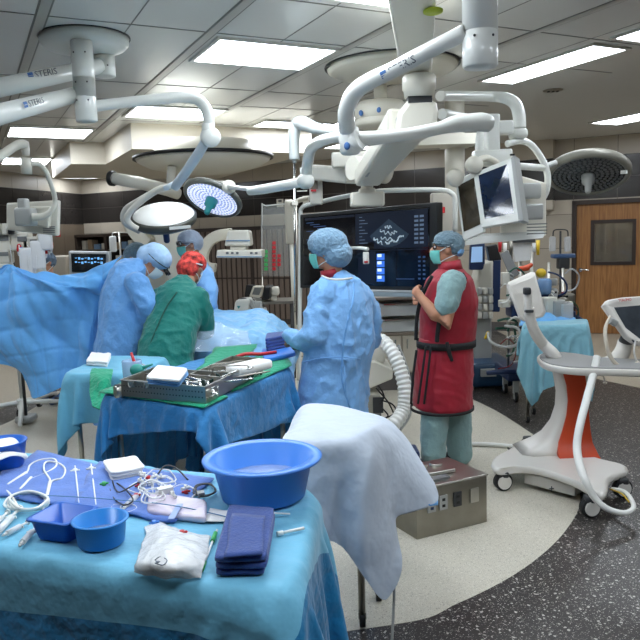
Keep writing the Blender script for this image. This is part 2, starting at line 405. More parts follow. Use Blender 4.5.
# ---- ceiling: large glossy metal panels with recessed tracks
cm = bpy.data.materials.new('ceiling_metal_panel'); cm.use_nodes = True; N = cm.node_tree.nodes; L = cm.node_tree.links; b = N['Principled BSDF']
b.inputs['Base Color'].default_value = (*lin((226, 226, 222)), 1); b.inputs['Roughness'].default_value = .22; b.inputs['Specular IOR Level'].default_value = .6
tc = N.new('ShaderNodeTexCoord'); n = N.new('ShaderNodeTexNoise'); n.inputs['Scale'].default_value = 2.2; L.new(tc.outputs['Object'], n.inputs['Vector'])
bp = N.new('ShaderNodeBump'); bp.inputs['Strength'].default_value = .06; bp.inputs['Distance'].default_value = .02; L.new(n.outputs['Fac'], bp.inputs['Height']); L.new(bp.outputs[0], b.inputs['Normal'])
ce = MB(); ce.prism([V((p.x, p.y, ZC)) for p in poly], (0, 0, .12))
struct('ceiling', ce, cm, label='glossy grey metal panel ceiling')
track = mat('ceiling_track', (186, 186, 181), .35, metal=.3, bump=.03); trackd = mat('ceiling_joint', (122, 122, 118), .6, bump=.03)
tr = MB()
def strip(u0, v0, u1, v1, wd, z0, h, mi=0):
    a = UV(u0, v0, ZC); b_ = UV(u1, v1, ZC); d = (b_-a).normalized(); n_ = V((-d.y, d.x, 0))*wd/2
    tr.mi = mi; tr.prism([a+n_-V((0, 0, h)), b_+n_-V((0, 0, h)), b_-n_-V((0, 0, h)), a-n_-V((0, 0, h))], (0, 0, h+.001))
for k in range(-2, 9):
    u = .535*k
    vmax = 8.4 if 1.7 < u < 4.3 else 11.5
    if k % 2: strip(u-.035, -1.5, u-.035, vmax, .012, 0, .003, 1); strip(u+.035, -1.5, u+.035, vmax, .012, 0, .003, 1); strip(u, -1.5, u, vmax, .058, 0, .006, 0)
    else: strip(u, -1.5, u, vmax, .008, 0, .002, 1)
for v in (-.3, 1.1, 2.5, 3.95, 4.74, 6.44, 7.22, 8.42, 9.0, 10.2): strip(-2.2, v, 5.4 if v < 8.5 else 1.5, v, .014, 0, .003, 1)
o = part('trim_5', tr, [track, trackd]); tag(o, 'metal tracks and joints of the panel ceiling', 'ceiling track', kind='structure')
# round sealed smoke heads / sprinkler rosette in ceiling
# ---- soffit
so = MB(); z0 = 2.8
pl = [(1.86, 8.58), (4.22, 8.58), (4.22, 12.6), (1.4, 12.6), (1.4, 10.33), (1.86, 10.33)]
so.prism([UV(u, v, z0) for u, v in pl], (0, 0, ZC-z0))
struct('trim_6', so, mat('soffit_paint', (214, 206, 190), .45, bump=.02), label='stepped beige ceiling soffit above the back of the room', cat='soffit')

# ---- walls
def tiled(name, at, s0, s1, zones, step, label, first=0):
    mb = MB(); e = .004
    mb.mi = 0; a, b_ = at(s0, 0, 0), at(s1, 0, 0); nn = at(0, 0, 1)-at(0, 0, 0)
    zl, zh = zones[0][0], zones[-1][1]
    mb.prism([at(s0, zl, -.12), at(s1, zl, -.12), at(s1, zl, -.006), at(s0, zl, -.006)], (0, 0, zh-zl))
    for zz0, zz1, mi in zones:
        s = first+math.floor((s0-first)/step)*step
        while s < s1-1e-6:
            p, q = max(s, s0), min(s+step, s1)
            if q-p > .02:
                mb.mi = mi; mb.prism([at(p+e, zz0+e, -.008), at(q-e, zz0+e, -.008), at(q-e, zz0+e, 0), at(p+e, zz0+e, 0)], (0, 0, zz1-zz0-2*e))
            s += step
    return struct(name, mb, [seam, tile_beige, tile_dark, beige_low, base_m, brownp], label=label, cat='wall')
zn = [(0, .15, 4), (.15, .8, 3), (.8, 1.38, 3), (1.38, 1.92, 3), (1.92, 2.15, 1), (2.15, 2.47, 2), (2.47, 2.8, 2), (2.8, ZC, 1)]
tiled('wall_back', W, -10.45, .02, zn, .66, 'beige and black tiled back wall', .02)
tiled('wall_right', W, 1.28, SR, zn, .66, 'beige tiled wall right of the wooden door')
tiled('wall_middle', lambda s, z, o=0: W(s, z, o), .02, 1.28, [(2.12, 2.15, 1), (2.15, 2.47, 2), (2.47, 2.8, 2), (2.8, ZC, 1)], .66, 'black and beige tiles above the wooden door')
def LWf(s, z, off=0.0): return BK + LWd*s + LWn*off + V((0, 0, z))
tiled('wall_left', LWf, 0, 21, [(0, .15, 4), (.15, 1.1, 5), (1.1, 2.13, 5), (2.13, 2.47, 2), (2.47, 2.8, 2), (2.8, ZC, 1)], .8, 'left wall with black tile band')
wm = MB(); wm.prism([BKE, V((corner_r.x+1.2, BKE.y, 0)), V((corner_r.x+1.2, BKE.y-.1, 0)), BKE-V((0, .1, 0))], (0, 0, ZC)); struct('wall_near', wm, beige_low, label='beige wall behind the viewer')
wm = MB(); wm.prism([V((corner_r.x+1.2, BKE.y, 0)), V((corner_r.x+1.3, BKE.y, 0)), V((corner_r.x+1.3, corner_r.y, 0)), V((corner_r.x+1.2, corner_r.y, 0))], (0, 0, ZC)); wm.prism([corner_r, corner_r+V((1.3, 0, 0)), corner_r+V((1.3, .1, 0)), corner_r+V((0, .1, 0))], (0, 0, ZC)); struct('wall_far_right', wm, beige_low, label='plain beige side wall at the right')
# pier left of the door
pm = MB(); a = W(-.6, 2.02); 
for zz0, zz1, mi in ((2.0, 2.15, 0), (2.15, 2.8, 1), (2.8, ZC-.002, 0)):
    pm.mi = mi; pm.prism([W(-1.3, zz0+.003), W(-.27, zz0+.003), W(-.27, zz0+.003, .22), W(-1.3, zz0+.003, .22)], (0, 0, zz1-zz0-.004))
struct('trim_7', pm, [tile_beige, tile_dark], label='tiled bulkhead stepping out left of the wooden door', cat='wall')

# ---- door
wood = bpy.data.materials.new('oak_veneer'); wood.use_nodes = True; N = wood.node_tree.nodes; L = wood.node_tree.links; b = N['Principled BSDF']
tc = N.new('ShaderNodeTexCoord'); mp = N.new('ShaderNodeMapping'); mp.inputs['Scale'].default_value = (14, 14, .9); L.new(tc.outputs['Object'], mp.inputs[0])
n = N.new('ShaderNodeTexNoise'); n.inputs['Scale'].default_value = 3; n.inputs['Detail'].default_value = 8; n.inputs['Distortion'].default_value = .6; L.new(mp.outputs[0], n.inputs['Vector'])
r = N.new('ShaderNodeValToRGB'); r.color_ramp.elements[0].position = .3; r.color_ramp.elements[1].position = .7
r.color_ramp.elements[0].color = (*lin((128, 84, 44)), 1); r.color_ramp.elements[1].color = (*lin((172, 122, 70)), 1); L.new(n.outputs['Fac'], r.inputs[0]); L.new(r.outputs[0], b.inputs['Base Color']); b.inputs['Roughness'].default_value = .4
frame_m = mat('dark_bronze_frame', (50, 38, 32), .4, bump=.05)
fr = MB()
for q in ((0.0, .07, 0, 2.12), (1.22, 1.3, 0, 2.12)): fr.prism([W(q[0], q[2], -.12), W(q[1], q[2], -.12), W(q[1], q[2], .03), W(q[0], q[2], .03)], (0, 0, q[3]))
fr.prism([W(0, 2.06, -.12), W(1.3, 2.06, -.12), W(1.3, 2.06, .03), W(0, 2.06, .03)], (0, 0, .07))
dr = MB()
s0, s1 = .07, 1.22; w0, w1, h0, h1 = .30, .92, 1.12, 1.79; o0, o1 = -.06, -.015
def slab(mb, a, b_, z0, z1, off0, off1): mb.prism([W(a, z0, off0), W(b_, z0, off0), W(b_, z0, off1), W(a, z0, off1)], (0, 0, z1-z0))
slab(dr, s0, w0, .01, 2.06, o0, o1); slab(dr, w1, s1, .01, 2.06, o0, o1); slab(dr, w0, w1, .01, h0, o0, o1); slab(dr, w0, w1, h1, 2.06, o0, o1)
do = struct('door_1', dr, wood, label='oak veneered door with a small wired window at the right of the room', cat='door')
part('door_frame', fr, frame_m, do, bevel=.004)
wf = MB()
for q in ((w0-.02, w0+.035, h0-.02, h1+.02), (w1-.035, w1+.02, h0-.02, h1+.02)): slab(wf, *q, -.07, .0)
for z in (h0-.02, h1-.035): slab(wf, w0+.035, w1-.035, z, z+.055, -.07, .0)
part('window_frame', wf, frame_m, do)
gl = MB(); slab(gl, w0+.03, w1-.03, h0+.03, h1-.03, -.04, -.034); part('window_pane', gl, mat('smoked_glass', (150, 150, 145), .05, trans=.85, bump=.01), do)
hd = MB(); p = W(.17, 1.02); hd.cyl(W(.14, 1.03, -.015), W(.14, 1.03, .05), .028); hd.tube([W(.14, 1.03, .05), W(.19, 1.035, .06), W(.27, 1.02, .055)], [.013, .012, .01], 10, 4)
part('door_handle', hd, chrome, do)
# room beyond the door
bc = MB(); slab(bc, -.5, 2.2, 0, ZC, -2.2, -2.1); slab(bc, -.6, -.5, 0, ZC, -2.2, -.13); slab(bc, 2.2, 2.3, 0, ZC, -2.2, -.13); slab(bc, -.6, 2.3, ZC, ZC+.1, -2.2, -.13); slab(bc, -.6, 2.3, -.1, 0, -2.2, -.1)
for k in range(12): slab(bc, -.3+k*.2, -.25+k*.2, 0, 2.6, -2.1, -2.04)
struct('wall_beyond', bc, mat('corridor_paint', (150, 142, 128), .6, bump=.03), label='corridor wall seen through the door window', cat='wall')

lt = MB(); slab(lt, .2, 1.4, ZC-.03, ZC-.01, -1.6, -1.0); lo = part('added_corridor_light', lt, mat('added_corridor_diffuser', (255, 250, 240), 0.5, emit=25)); tag(lo, 'added light panel in the corridor, brightening the door window', 'ceiling light')  # added lamp, brightens the view through the door window
# ---- brown slatted partition under the tile band, back wall
pa = MB(); s = -7.42
while s < -4.2:
    pa.mi = 0; slab(pa, s, s+.085, .12, 1.86, .0, .05); pa.mi = 1; slab(pa, s+.085, s+.12, .12, 1.86, .0, .03); s += .12
pa.mi = 1; slab(pa, -7.45, -4.15, 1.86, 1.93, 0, .08); slab(pa, -7.45, -4.15, .9, .93, .03, .055); slab(pa, -6.02, -5.95, .12, 1.86, .03, .07)
po = part('folding_partition', pa, [mat('brown_slat', (120, 106, 96), .45, bump=.05), mat('dark_brown_metal', (58, 48, 43), .5, bump=.05)]); tag(po, 'brown vertical slatted folding partition below the black tile band', 'partition')
# shelved cabinet in the back wall
sh = thing('supply_cabinet', 'dark framed glass-fronted supply cabinet set against the left end of the back wall', 'cabinet', W(-9.6, 0, .2))
m = MB(); A0, A1 = -10.3, -8.55
for q in ((A0, A0+.06, .1, 1.9), (A1-.06, A1, .1, 1.9), (-9.45, -9.38, .1, 1.9)): slab(m, *q, .0, .4)
slab(m, A0, A1, 1.84, 1.9, 0, .4); slab(m, A0, A1, .1, .16, 0, .4); slab(m, A0+.06, A1-.06, .16, 1.84, 0, .02)
part('frame', m, mat('dark_cabinet_frame', (70, 60, 54), .4, metal=.3, bump=.05), sh)
m = MB()
for z in (.6, .95, 1.25, 1.55): slab(m, A0+.06, A1-.06, z, z+.02, .02, .36)
part('shelf_set', m, steel_d, sh)
random.seed(3); k = 0
for z in (.98, 1.28, 1.58):
    s = A0+.1; kk = 0
    while s < A1-.25:
        wd = random.uniform(.1, .2); hh = random.uniform(.1, .22)
        if not (-9.46-wd < s < -9.37):
            m = MB(); c = W(s+wd/2, z+hh/2-.008, .2); m.rbox(c, (wd-.02, .2, hh), .008, rz=math.atan2(bd.y, bd.x))
            o = part('supply_box', m, [mat('box_white', (205, 202, 190), .6, bump=.05), mat('box_tan', (160, 140, 115), .6, bump=.05), mat('box_blue', (120, 150, 180), .6, bump=.05)][k % 3])
            tag(o, '%s box on %s shelf, %s half of dark cabinet, number %s from left' % (['white', 'tan', 'pale blue'][k % 3], {.98: 'lowest', 1.28: 'middle', 1.58: 'top'}[z], 'left' if s < -9.45 else 'right', ['one', 'two', 'three', 'four', 'five', 'six', 'seven', 'eight', 'nine', 'ten', 'eleven', 'twelve'][kk]), 'box', 'supply boxes in the dark cabinet'); k += 1; kk += 1
        s += wd+.03
# red notice and doorway panel on left wall
m = MB(); slab(m, -10.43, -10.31, .15, 1.95, 0, .02)
lp = MB()
lp.prism([LWf(1.2, .1, .0), LWf(4.5, .1, 0), LWf(4.5, .1, .03), LWf(1.2, .1, .03)], (0, 0, 1.98)); d2 = struct('door_2', lp, brownp, label='wide brown door panel in the left wall', cat='door')
m = MB(); m.box(P(58, 233.5, 14.3), (.14, .02, .13), rz=math.atan2(LWd.y, LWd.x)); tag(part('wall_notice', m, redp), 'small red notice on the brown wall at the far left', 'notice')

# ---- ceiling light panels
diff = mat('light_diffuser', (238, 246, 255), .5, emit=PANEL)
frame_l = mat('light_frame', (205, 205, 200), .35, metal=.2, bump=.02)
LI = [(1.67, 2.63, 4.8, 5.5, 'square-on light panel in the middle of the ceiling above the blue gowned surgeon'),
      (1.67, 2.66, 7.4, 8.12, 'light panel behind the curved white lamp arm, just in front of the soffit'),
      (.57, 1.55, 9.1, 9.93, 'light panel at the left of the ceiling below the round column mount'),
      (3.3, 4.25, 7.95, 8.42, 'narrow bright light panel right above the soffit front edge'),
      (4.22, 4.64, 7.2, 8.7, 'light panel partly hidden behind the grey hanging arm joint'),
      (.65, 1.4, 12.3, 13.3, 'distant light panel at the left edge above the monitor arm'),
      (1.95, 2.7, 15.3, 15.95, 'farthest light panel, above the supply cabinet corner'),
      (4.38, 4.80, 4.02, 5.38, 'long light panel on the right half of the ceiling'),
      (4.38, 4.78, 2.5, 3.87, 'light panel cut by the right edge of the picture, beside the long one'),
      (7.6, 8.15, 6.0, 7.05, 'light panel above the wooden door at the right edge'),
      (1.67, 2.64, 3.15, 3.84, 'light panel cut by the top edge of the picture beside the tall white boom')]
def light(u0, u1, v0, v1, lab):
    c = UV((u0+u1)/2, (v0+v1)/2, ZC); t = thing('ceiling_light', lab, 'ceiling light', c, YAW, 'ceiling light panels')
    m = MB(); z = ZC-.018; f = .03
    def bar(a, b, c_, d):
        m.prism([UV(a, c_, z), UV(b, c_, z), UV(b, d, z), UV(a, d, z)], (0, 0, .018))
    bar(u0, u1, v0, v0+f); bar(u0, u1, v1-f, v1); bar(u0, u0+f, v0+f, v1-f); bar(u1-f, u1, v0+f, v1-f); part('frame', m, frame_l, t)
    m = MB(); z2 = ZC-.012; m.prism([UV(u0+f, v0+f, z2), UV(u1-f, v0+f, z2), UV(u1-f, v1-f, z2), UV(u0+f, v1-f, z2)], (0, 0, .01)); part('diffuser', m, diff, t)
for a in LI: light(*a)
places = ['over the left side of the room', 'near left of the viewer', 'straight above the viewer', 'right of the viewer', 'behind and right of the viewer', 'just in front of the viewer', 'far over the left wall', 'far over the left corner', 'over the right far corner', 'over the right near side']
for ip, (u0, v0) in enumerate(((-1.5, 5.5), (-1.5, 2.2), (.57, .3), (2.9, .3), (4.2, -1.2), (.57, 2.7), (-4, 5.0), (-3.5, 8.5), (5.2, 9.5), (6.6, 3.0))):  # extra panels, added to light the room
    light(u0, u0+1.0, v0, v0+.72, 'added ceiling light panel '+places[ip])
m = MB(); c = UV(5.6, 4.9, ZC); c = G(553, 90, ZC)
t = thing('sprinkler_plate', 'small oval metal vent plate in the ceiling right of the long light panel', 'ceiling vent', c)
m.lathe([(.0, -.012), (.09, -.012), (.1, 0), (0, 0)], c, seg=24); part('plate', m, steel_d, t)
for k in (-1, 0, 1): m = MB(); m.ell(c+V((.045*k, 0, -.016)), (.015, .03, .006)); part('slot', m, black, t)
# ============================================================ CEILING GEAR
decal_b = mat('logo_blue', (66, 110, 170), .5, bump=.02); decal_g = mat('logo_grey', (88, 94, 102), .5, bump=.02)
def steris(parent, a, b, size, r, nrm):
    """blue square mark and the word on a tube: from a towards b, on the side nrm faces"""
    a = V(a); x = (V(b)-a).normalized()
    me = text_mesh('STERIS', size, a+x*size*.95, b, nrm, r, .0006)
    o = link_mesh('logo_text', me, decal_g, parent); o['label'] = 'grey STERIS lettering'
    n = V(nrm); n = (n-x*n.dot(x)).normalized(); y = n.cross(x); m = MB()
    for j, (p, q) in enumerate(((-.36, -.08), (-.02, .3))):
        for i in range(4):
            a0, a1 = (p+(q-p)*i/4)*size/r, (p+(q-p)*(i+1)/4)*size/r; R0, R1 = r+.0006, r+.002
            f = lambda t, R, an: a+x*size*t+(n*math.cos(an)+y*math.sin(an))*R
            m.hexa([f(.1, R0, a0), f(.75, R0, a0), f(.75, R0, a1), f(.1, R0, a1), f(.1, R1, a0), f(.75, R1, a0), f(.75, R1, a1), f(.1, R1, a1)])
    part('logo_mark', m, decal_b, parent)['label'] = 'blue logo mark'

VIEW = lambda p: (V((0, 0, H))-V(p)).normalized()
# ---- A. round ceiling mount with two columns, three arms, one lamp (left)
c = V((-1.53, 4.98, ZC)); A = thing('surgical_light_mount', 'round white ceiling mount with two short columns and three sweeping arms, at the upper left', 'light mount', c)
m = MB(); m.lathe([(0, -.085), (.20, -.085), (.262, -.07), (.288, -.045), (.293, -.01), (.28, 0), (0, 0)], c, seg=64); part('ceiling_cover', m, white, A)
m = MB(); m.lathe([(.296, -.006), (.302, -.006), (.302, 0), (.296, 0)], c, seg=64, closed=True); part('cover_gasket', m, dgrey, A)
c1 = P(82.5, 60, 4.78); col1t = V((c1.x, c1.y, 3.02)); zb = P(83, 122, 4.78).z
def column(parent, x, y, r, z1, z0, cuts, nm='column'):
    m = MB(); zz = [z0]+list(cuts)+[z1]; prof = [(0, z0), (r*.9, z0), (r, z0+.008)]
    for q in cuts: prof += [(r, q-.004), (r*.965, q-.003), (r*.965, q+.003), (r, q+.004)]
    prof += [(r, z1), (0, z1)]
    m.lathe(prof, (x, y, 0), seg=32); o = part(nm, m, white, parent)
    for q in list(cuts)+[z1-.05]:
        for a in (-1.0, -2.1): s = MB(); s.ell((x+math.cos(a)*r, y+math.sin(a)*r, q-.03), (.006, .006, .006), seg=8, rows=6); part('screw', s, dgrey, o)
    return o
column(A, c1.x, c1.y, .07, 3.02, zb, (P(82, 79, 4.78).z, P(83, 97, 4.78).z))
c2 = P(104, 60, 5.15); column(A, c2.x, c2.y, .075, 3.02, P(104, 77, 5.15).z, (), 'short_column')
a0 = P(100, 66, 5.1); a1 = P(-30, 94, 4.4); m = MB(); m.tube([a0, a1], [.052, .06], 20); o = part('upper_arm', m, white, A)
steris(A, P(23, 76.5, 4.67), P(60, 70, 4.85), .055, .057, VIEW(P(40, 76, 4.7)))
a0 = P(74, 95, 4.78); a1 = P(-30, 122, 3.9); m = MB(); m.tube([a0, a1], [.05, .062], 20); part('lower_arm', m, white, A)
steris(A, P(15.5, 107, 4.22), P(48, 98.5, 4.5), .05, .057, VIEW(P(30, 104, 4.4)))
# right arm, ball joint, spring arm, yoke
m = MB(); m.tube([P(90, 107, 4.8), P(120, 103, 4.9), P(160, 99, 5.05), P(182, 97, 5.15), P(198, 100, 5.2), P(207, 111, 5.22), P(209, 124, 5.22), P(209, 131, 5.22)], [.036, .036, .038, .04, .041, .042, .04, .036], 20, 6); part('sweep_arm', m, white, A)
m = MB(); m.lathe([(0, -.06), (.04, -.055), (.066, -.03), (.075, 0), (.066, .03), (.045, .05), (0, .055)], P(210.5, 137, 5.22), axis=(.25, -1, .15), seg=28); m.cyl(P(208, 124, 5.22), P(208, 139, 5.22), .046); part('elbow_joint', m, white, A)
m = MB(); m.tube([P(206, 141, 5.24), P(197, 156, 5.35), P(186, 172, 5.5), P(175, 187, 5.62)], [.035, .038, .037, .036], 16); m.cyl(P(176, 184, 5.62), P(164, 188.5, 5.62), .028, .02); part('spring_arm', m, mat('pale_blue_grey_enamel', (196, 208, 216), .35, bump=.02), A)
m = MB(); m.tube([P(172, 187, 5.62), P(160, 189, 5.66), P(148, 196, 5.7), P(138, 204, 5.72), P(130, 212, 5.74), P(127, 219, 5.76), P(131, 225, 5.78), P(138, 229, 5.8)], [.024, .026, .026, .026, .026, .027, .026, .024], 14, 6)
m.tube([P(151, 193, 5.72), P(140, 200, 5.9), P(126, 210, 6.05), P(125, 222, 6.1), P(140, 232, 6.15)], [.02, .026, .03, .03, .02], 14, 6); part('lamp_yoke', m, offw, A)
# lamp heads
led = mat('led_lens', (225, 235, 255), .3, emit=1.1)
def lamp(name, lab, c, R, ax, top_m, lensm, emis_pattern, handle_m, hl=.12, rim=mat('lamp_rim', (88, 90, 84), .4, bump=.03), th=.05, thing_=None):
    c = V(c); ax = V(ax).normalized(); t = thing_ or thing(name, lab, 'surgical lamp', c)
    m = MB(); m.lathe([(0, th*.95), (R*.5, th*.9), (R*.85, th*.55), (R*.97, th*.2), (R*.97, th*.15), (0, th*.1)], c, ax, 56); part('lamp_housing', m, top_m, t)
    m = MB(); m.lathe([(R*.86, -th*.5), (R*.93, -th*.62), (R, -th*.35), (R*1.01, th*.1), (R*.96, th*.32), (R*.86, th*.1)], c, ax, 56, closed=True); part('rim', m, rim, t)
    m = MB(); m.lathe([(0, -th*.32), (R*.87, -th*.4), (R*.87, -th*.1), (0, -th*.1)], c, ax, 56); L_ = part('lens', m, lensm, t)
    m = MB(); q = V((0, 0, 1)).rotation_difference(ax); rr = random.Random(5)
    for k in range(1, 8):
        n = 6*k
        for i in range(n):
            a = 2*PI*i/n+k*.3; p = c+q@V((R*.8*k/7.1*math.cos(a), R*.8*k/7.1*math.sin(a), -th*.42)); m.lathe([(R*.045, -.002), (R*.05, .004)], p, ax, 8, closed=False)
    part('led_cell_set', m, emis_pattern, L_)
    m = MB(); m.lathe([(0, -th*.4-hl), (.018, -th*.4-hl), (.026, -th*.4-hl+.012), (.028, -th*.4-hl*.55), (.05, -th*.4-hl*.42), (.055, -th*.4), (0, -th*.4)], c, ax, 24); part('handle', m, handle_m, t)
    return t
c = P(164, 217, 6.0)
t = lamp('surgical_lamp', 'round surgical lamp with bright white top above the bent-over surgeons', c, .27, (0.03, -.44, 1), mat('lamp_white_top', (240, 240, 235), .3, bump=.02), lgrey, grey, navy, hl=.2, rim=mat('lamp_dark_rim', (62, 64, 56), .4, bump=.03), th=.085)
m = MB(); m.box(P(180, 227.5, 5.70), (.17, .006, .024), M=Matrix.Rotation(.0, 3, 'Z')@Matrix.Rotation(.1, 3, 'X')@Matrix.Rotation(-.06, 3, 'Y')); part('maker_label', m, white, t)
c = P(213, 197.5, 6.2); ax = V((.36, .62, 1))
t = lamp('surgical_lamp', 'tilted surgical lamp showing its bright speckled underside and turquoise handle', c, .262, ax, dgrey, led, mat('led_cell', (176, 184, 214), .3, bump=.03, emit=.5), tealp, hl=.15, rim=mat('lamp_rim', (88, 90, 84), .4), th=.06)
t['label'] = 'tilted surgical lamp showing its bright speckled underside and turquoise handle'
m = MB(); cc = P(229, 187, 5.98); m.lathe([(0, -.03), (.05, -.03), (.06, 0), (.05, .03), (0, .035)], cc, (.2, -1, .2)); m.box(P(222, 184, 6.05), (.12, .06, .05), rz=.1); part('pivot', m, offw, t)

# ---- B. second mount: thick column, three arms (centre top)
px0 = P(480, 30, 3.2); B = thing('equipment_boom', 'thick white ceiling column at the top with a sweeping arm reaching left to a joint', 'boom', (px0.x, px0.y, ZC))
column(B, px0.x, px0.y, .076, ZC, P(480, 68, 3.2).z, (P(480, 32, 3.2).z,))
m = MB(); m.lathe([(0, -.04), (.2, -.04), (.24, -.02), (.25, 0), (0, 0)], (px0.x, px0.y, ZC)); part('ceiling_cover', m, white, B)
E1 = P(349.5, 138, 3.75)
m = MB(); m.tube([P(466, 32, 3.2), P(430, 50, 3.28), P(395, 69, 3.38), P(372, 80, 3.46), P(358, 89, 3.54), P(350, 100, 3.6), P(346, 115, 3.66), P(348, 132, 3.74)], [.036, .036, .037, .039, .041, .042, .042, .045], 22, 6); part('upper_arm', m, white, B)
steris(B, P(383, 74.5, 3.42), P(412, 59.5, 3.33), .05, .038, VIEW(P(400, 70, 3.4)))
m = MB(); m.lathe([(0, -.085), (.04, -.085), (.055, -.07), (.058, 0), (.05, .05), (0, .055)], E1, axis=(-.05, 0, 1), seg=24); m.cyl(E1+V((.0, 0, -.03)), P(360, 139, 3.72), .055); part('elbow_joint', m, white, B)
m = MB(); m.ell(P(347, 146, 3.69), (.016, .01, .02)); part('blue_logo_dot', m, decal_b, B)
m = MB(); m.tube([P(354, 140, 3.75), P(385, 137, 3.85), P(415, 133, 3.98), P(440, 128, 4.08), P(455, 124, 4.16), P(480, 122, 4.26), P(488, 124, 4.3)], [.045, .034, .034, .036, .048, .055, .05], 20, 5); part('lower_arm', m, white, B)
# arm to tilted lamp
Bb = thing('lamp_suspension', 'thin white arm from the ball joint to the tilted surgical lamp', 'lamp arm', P(306, 186, 5.0))
m = MB(); m.tube([P(345, 136, 3.85), P(332, 138, 4.1), P(319, 142, 4.4), P(311, 149, 4.7), P(308, 160, 4.9), P(306, 175, 5.0)], [.028, .03, .034, .036, .038, .036], 18, 6); part('bent_tube', m, white, Bb)
m = MB(); m.ell(P(305.5, 181, 5.0), (.062, .062, .058)); m.cyl(P(306, 168, 5), P(306, 178, 5), .042); part('ball_joint', m, white, Bb)
m = MB(); m.tube([P(302, 182, 5.0), P(290, 184.5, 5.1), P(262, 189.5, 5.5), P(250, 191, 5.65), P(249.5, 189, 5.65), P(229, 187, 5.95)], [.034, .036, .037, .034, .018, .018], 14); part('spring_arm', m, white, Bb)
# grey hanging IV arm
I = thing('ceiling_hook_pole', 'grey hooked arm hanging from the ceiling with a steel rod and small hooks', 'ceiling arm', P(297, 140, 6.2))
m = MB(); m.tube([P(345, 133, 5.3), P(330, 131, 5.6), P(315, 128, 5.9), P(304, 123.5, 6.1), P(298, 124, 6.2), P(294.5, 131, 6.2), P(294, 145, 6.2), P(294.5, 160, 6.2)], [.025, .035, .048, .06, .062, .052, .046, .045], 18, 5); m.cyl(P(294.5, 158, 6.2), P(294.5, 163, 6.2), .02); part('hooked_tube', m, mat('grey_enamel', (176, 182, 180), .35, bump=.02), I)
m = MB(); m.cyl(P(294.5, 161, 6.2), P(295, 312, 6.2), .009); part('rod', m, chrome, I)
m = MB(); m.box(P(295, 203, 6.2), (.05, .04, .04)); m.box(P(302, 191, 6.2), (.09, .012, .008)); part('clamp', m, offw, I)

# ---- C. big imaging ceiling boom: slab arm, collar, housing, spring arm to monitor mount
D = thing('monitor_boom', 'massive white ceiling boom with a tapered slab arm, green oval sticker and slanted lower arm', 'boom', P(420, 60, 5.0))
J = P(419, 82, 4.9)
def slabarm(mb, a, b, wa, wb, ha, hb):
    a, b = V(a), V(b); t = (b-a).normalized(); s = V((t.y, -t.x, 0)).normalized(); u = V((0, 0, 1))
    mb.hexa([a-s*wa-u*ha, a+s*wa-u*ha, b+s*wb-u*hb, b-s*wb-u*hb, a-s*wa+u*ha, a+s*wa+u*ha, b+s*wb+u*hb, b-s*wb+u*hb])
m = MB(); a = P(416, 66, 4.9); b_ = V((.36, 2.7, 2.98)); slabarm(m, a, b_, .105, .13, .05, .07); part('slab_arm', m, white2, D, bevel=.02)
dd = (b_-a).normalized(); mid = P(431, 10, 3.95); zz = a.z-.05+(mid.y-a.y)/(b_.y-a.y)*((b_.z-.07)-(a.z-.05))
m = MB(); nrm = V((0, -dd.z, dd.y)).normalized(); sx = V((dd.y, -dd.x, 0)).normalized(); cc = G(433, 11, zz-.0) ; m.lathe([(0, -.003), (.05, -.003), (.05, .006), (0, .006)], cc, nrm, 30, sx=1.0, sy=1.0); part('oval_sticker', m, mat('lime_sticker', (178, 196, 40), .5, bump=.02), D)['label'] = 'lime green sticker'
m = MB(); m.lathe([(0, -.10), (.10, -.10), (.105, -.055), (.112, -.05), (.112, .03), (.10, .045), (0, .045)], J, seg=36); part('collar', m, white2, D)
m = MB(); m.box(P(419, 97, 4.9), (.16, .1, .09)); part('clevis', m, dgrey, D)
m = MB(); M2 = Matrix.Rotation(-.1, 3, 'Z')
cen = P(420, 112, 4.95)
prof = [(395, 130), (398, 112), (407, 100), (428, 97), (437, 102), (439, 112), (436, 130), (425, 136), (400, 140)]
poly_ = [P(x, y, 4.85) for x, y in prof]; m.prism(poly_, (0.02, .26, 0)); part('housing', m, white2, D, bevel=.035)
m = MB(); slabarm(m, P(409, 121, 5.0), P(367, 178, 6.0), .15, .11, .095, .075); part('spring_arm', m, white2, D, bevel=.03)
m = MB(); slabarm(m, P(400, 122, 4.93), P(366, 172, 5.75), .012, .012, .05, .04); part('arm_trim', m, lgrey, D, bevel=.004)
m = MB(); m.cyl(P(352, 168, 6.0), P(386, 172, 6.2), .1, .1, 28); part('pivot_drum', m, white2, D)
m = MB(); m.cyl(P(367, 180, 6.2), P(367, 196, 6.2), .055, .05); m.rbox(P(367, 199.5, 6.2), (.29, .2, .12), .02); m.rbox(P(367, 191.5, 6.2), (.14, .14, .05), .015); part('mount_block', m, white2, D)
# ceiling dome with blue dots behind
t = thing('ceiling_camera_drum', 'squat white drum with blue dots hanging under a dark ring, behind the arm elbow', 'ceiling device', P(385, 100, 6.6))
m = MB(); c = P(381, 118, 6.6); m.lathe([(0, -.08), (.22, -.08), (.24, -.05), (.24, -.02), (.228, -.018), (.228, -.01), (.24, -.008), (.23, .1), (.2, .14), (0, .14)], c, seg=40); part('drum', m, white2, t)
m = MB(); m.cyl(c+V((0, 0, .13)), V((c.x, c.y, ZC)), .06); part('stem', m, white2, t)
m = MB()
for px in (361, 379): m.ell(P(px, 110 if px > 370 else 113, 6.37 if px > 370 else 6.42), (.02, .012, .026))
part('blue_dots', m, decal_b, t)
cc = G(392, 66, ZC); m = MB(); m.lathe([(0, -.05), (.50, -.05), (.54, -.03), (.55, 0), (0, 0)], cc, seg=56); m.mi = 1; m.lathe([(.55, -.008), (.565, -.008), (.565, 0), (.55, 0)], cc, seg=56, closed=True)
tag(part('ceiling_cover_disc', m, [white2, dgrey]), 'large round white ceiling cover behind the massive boom', 'ceiling cover')
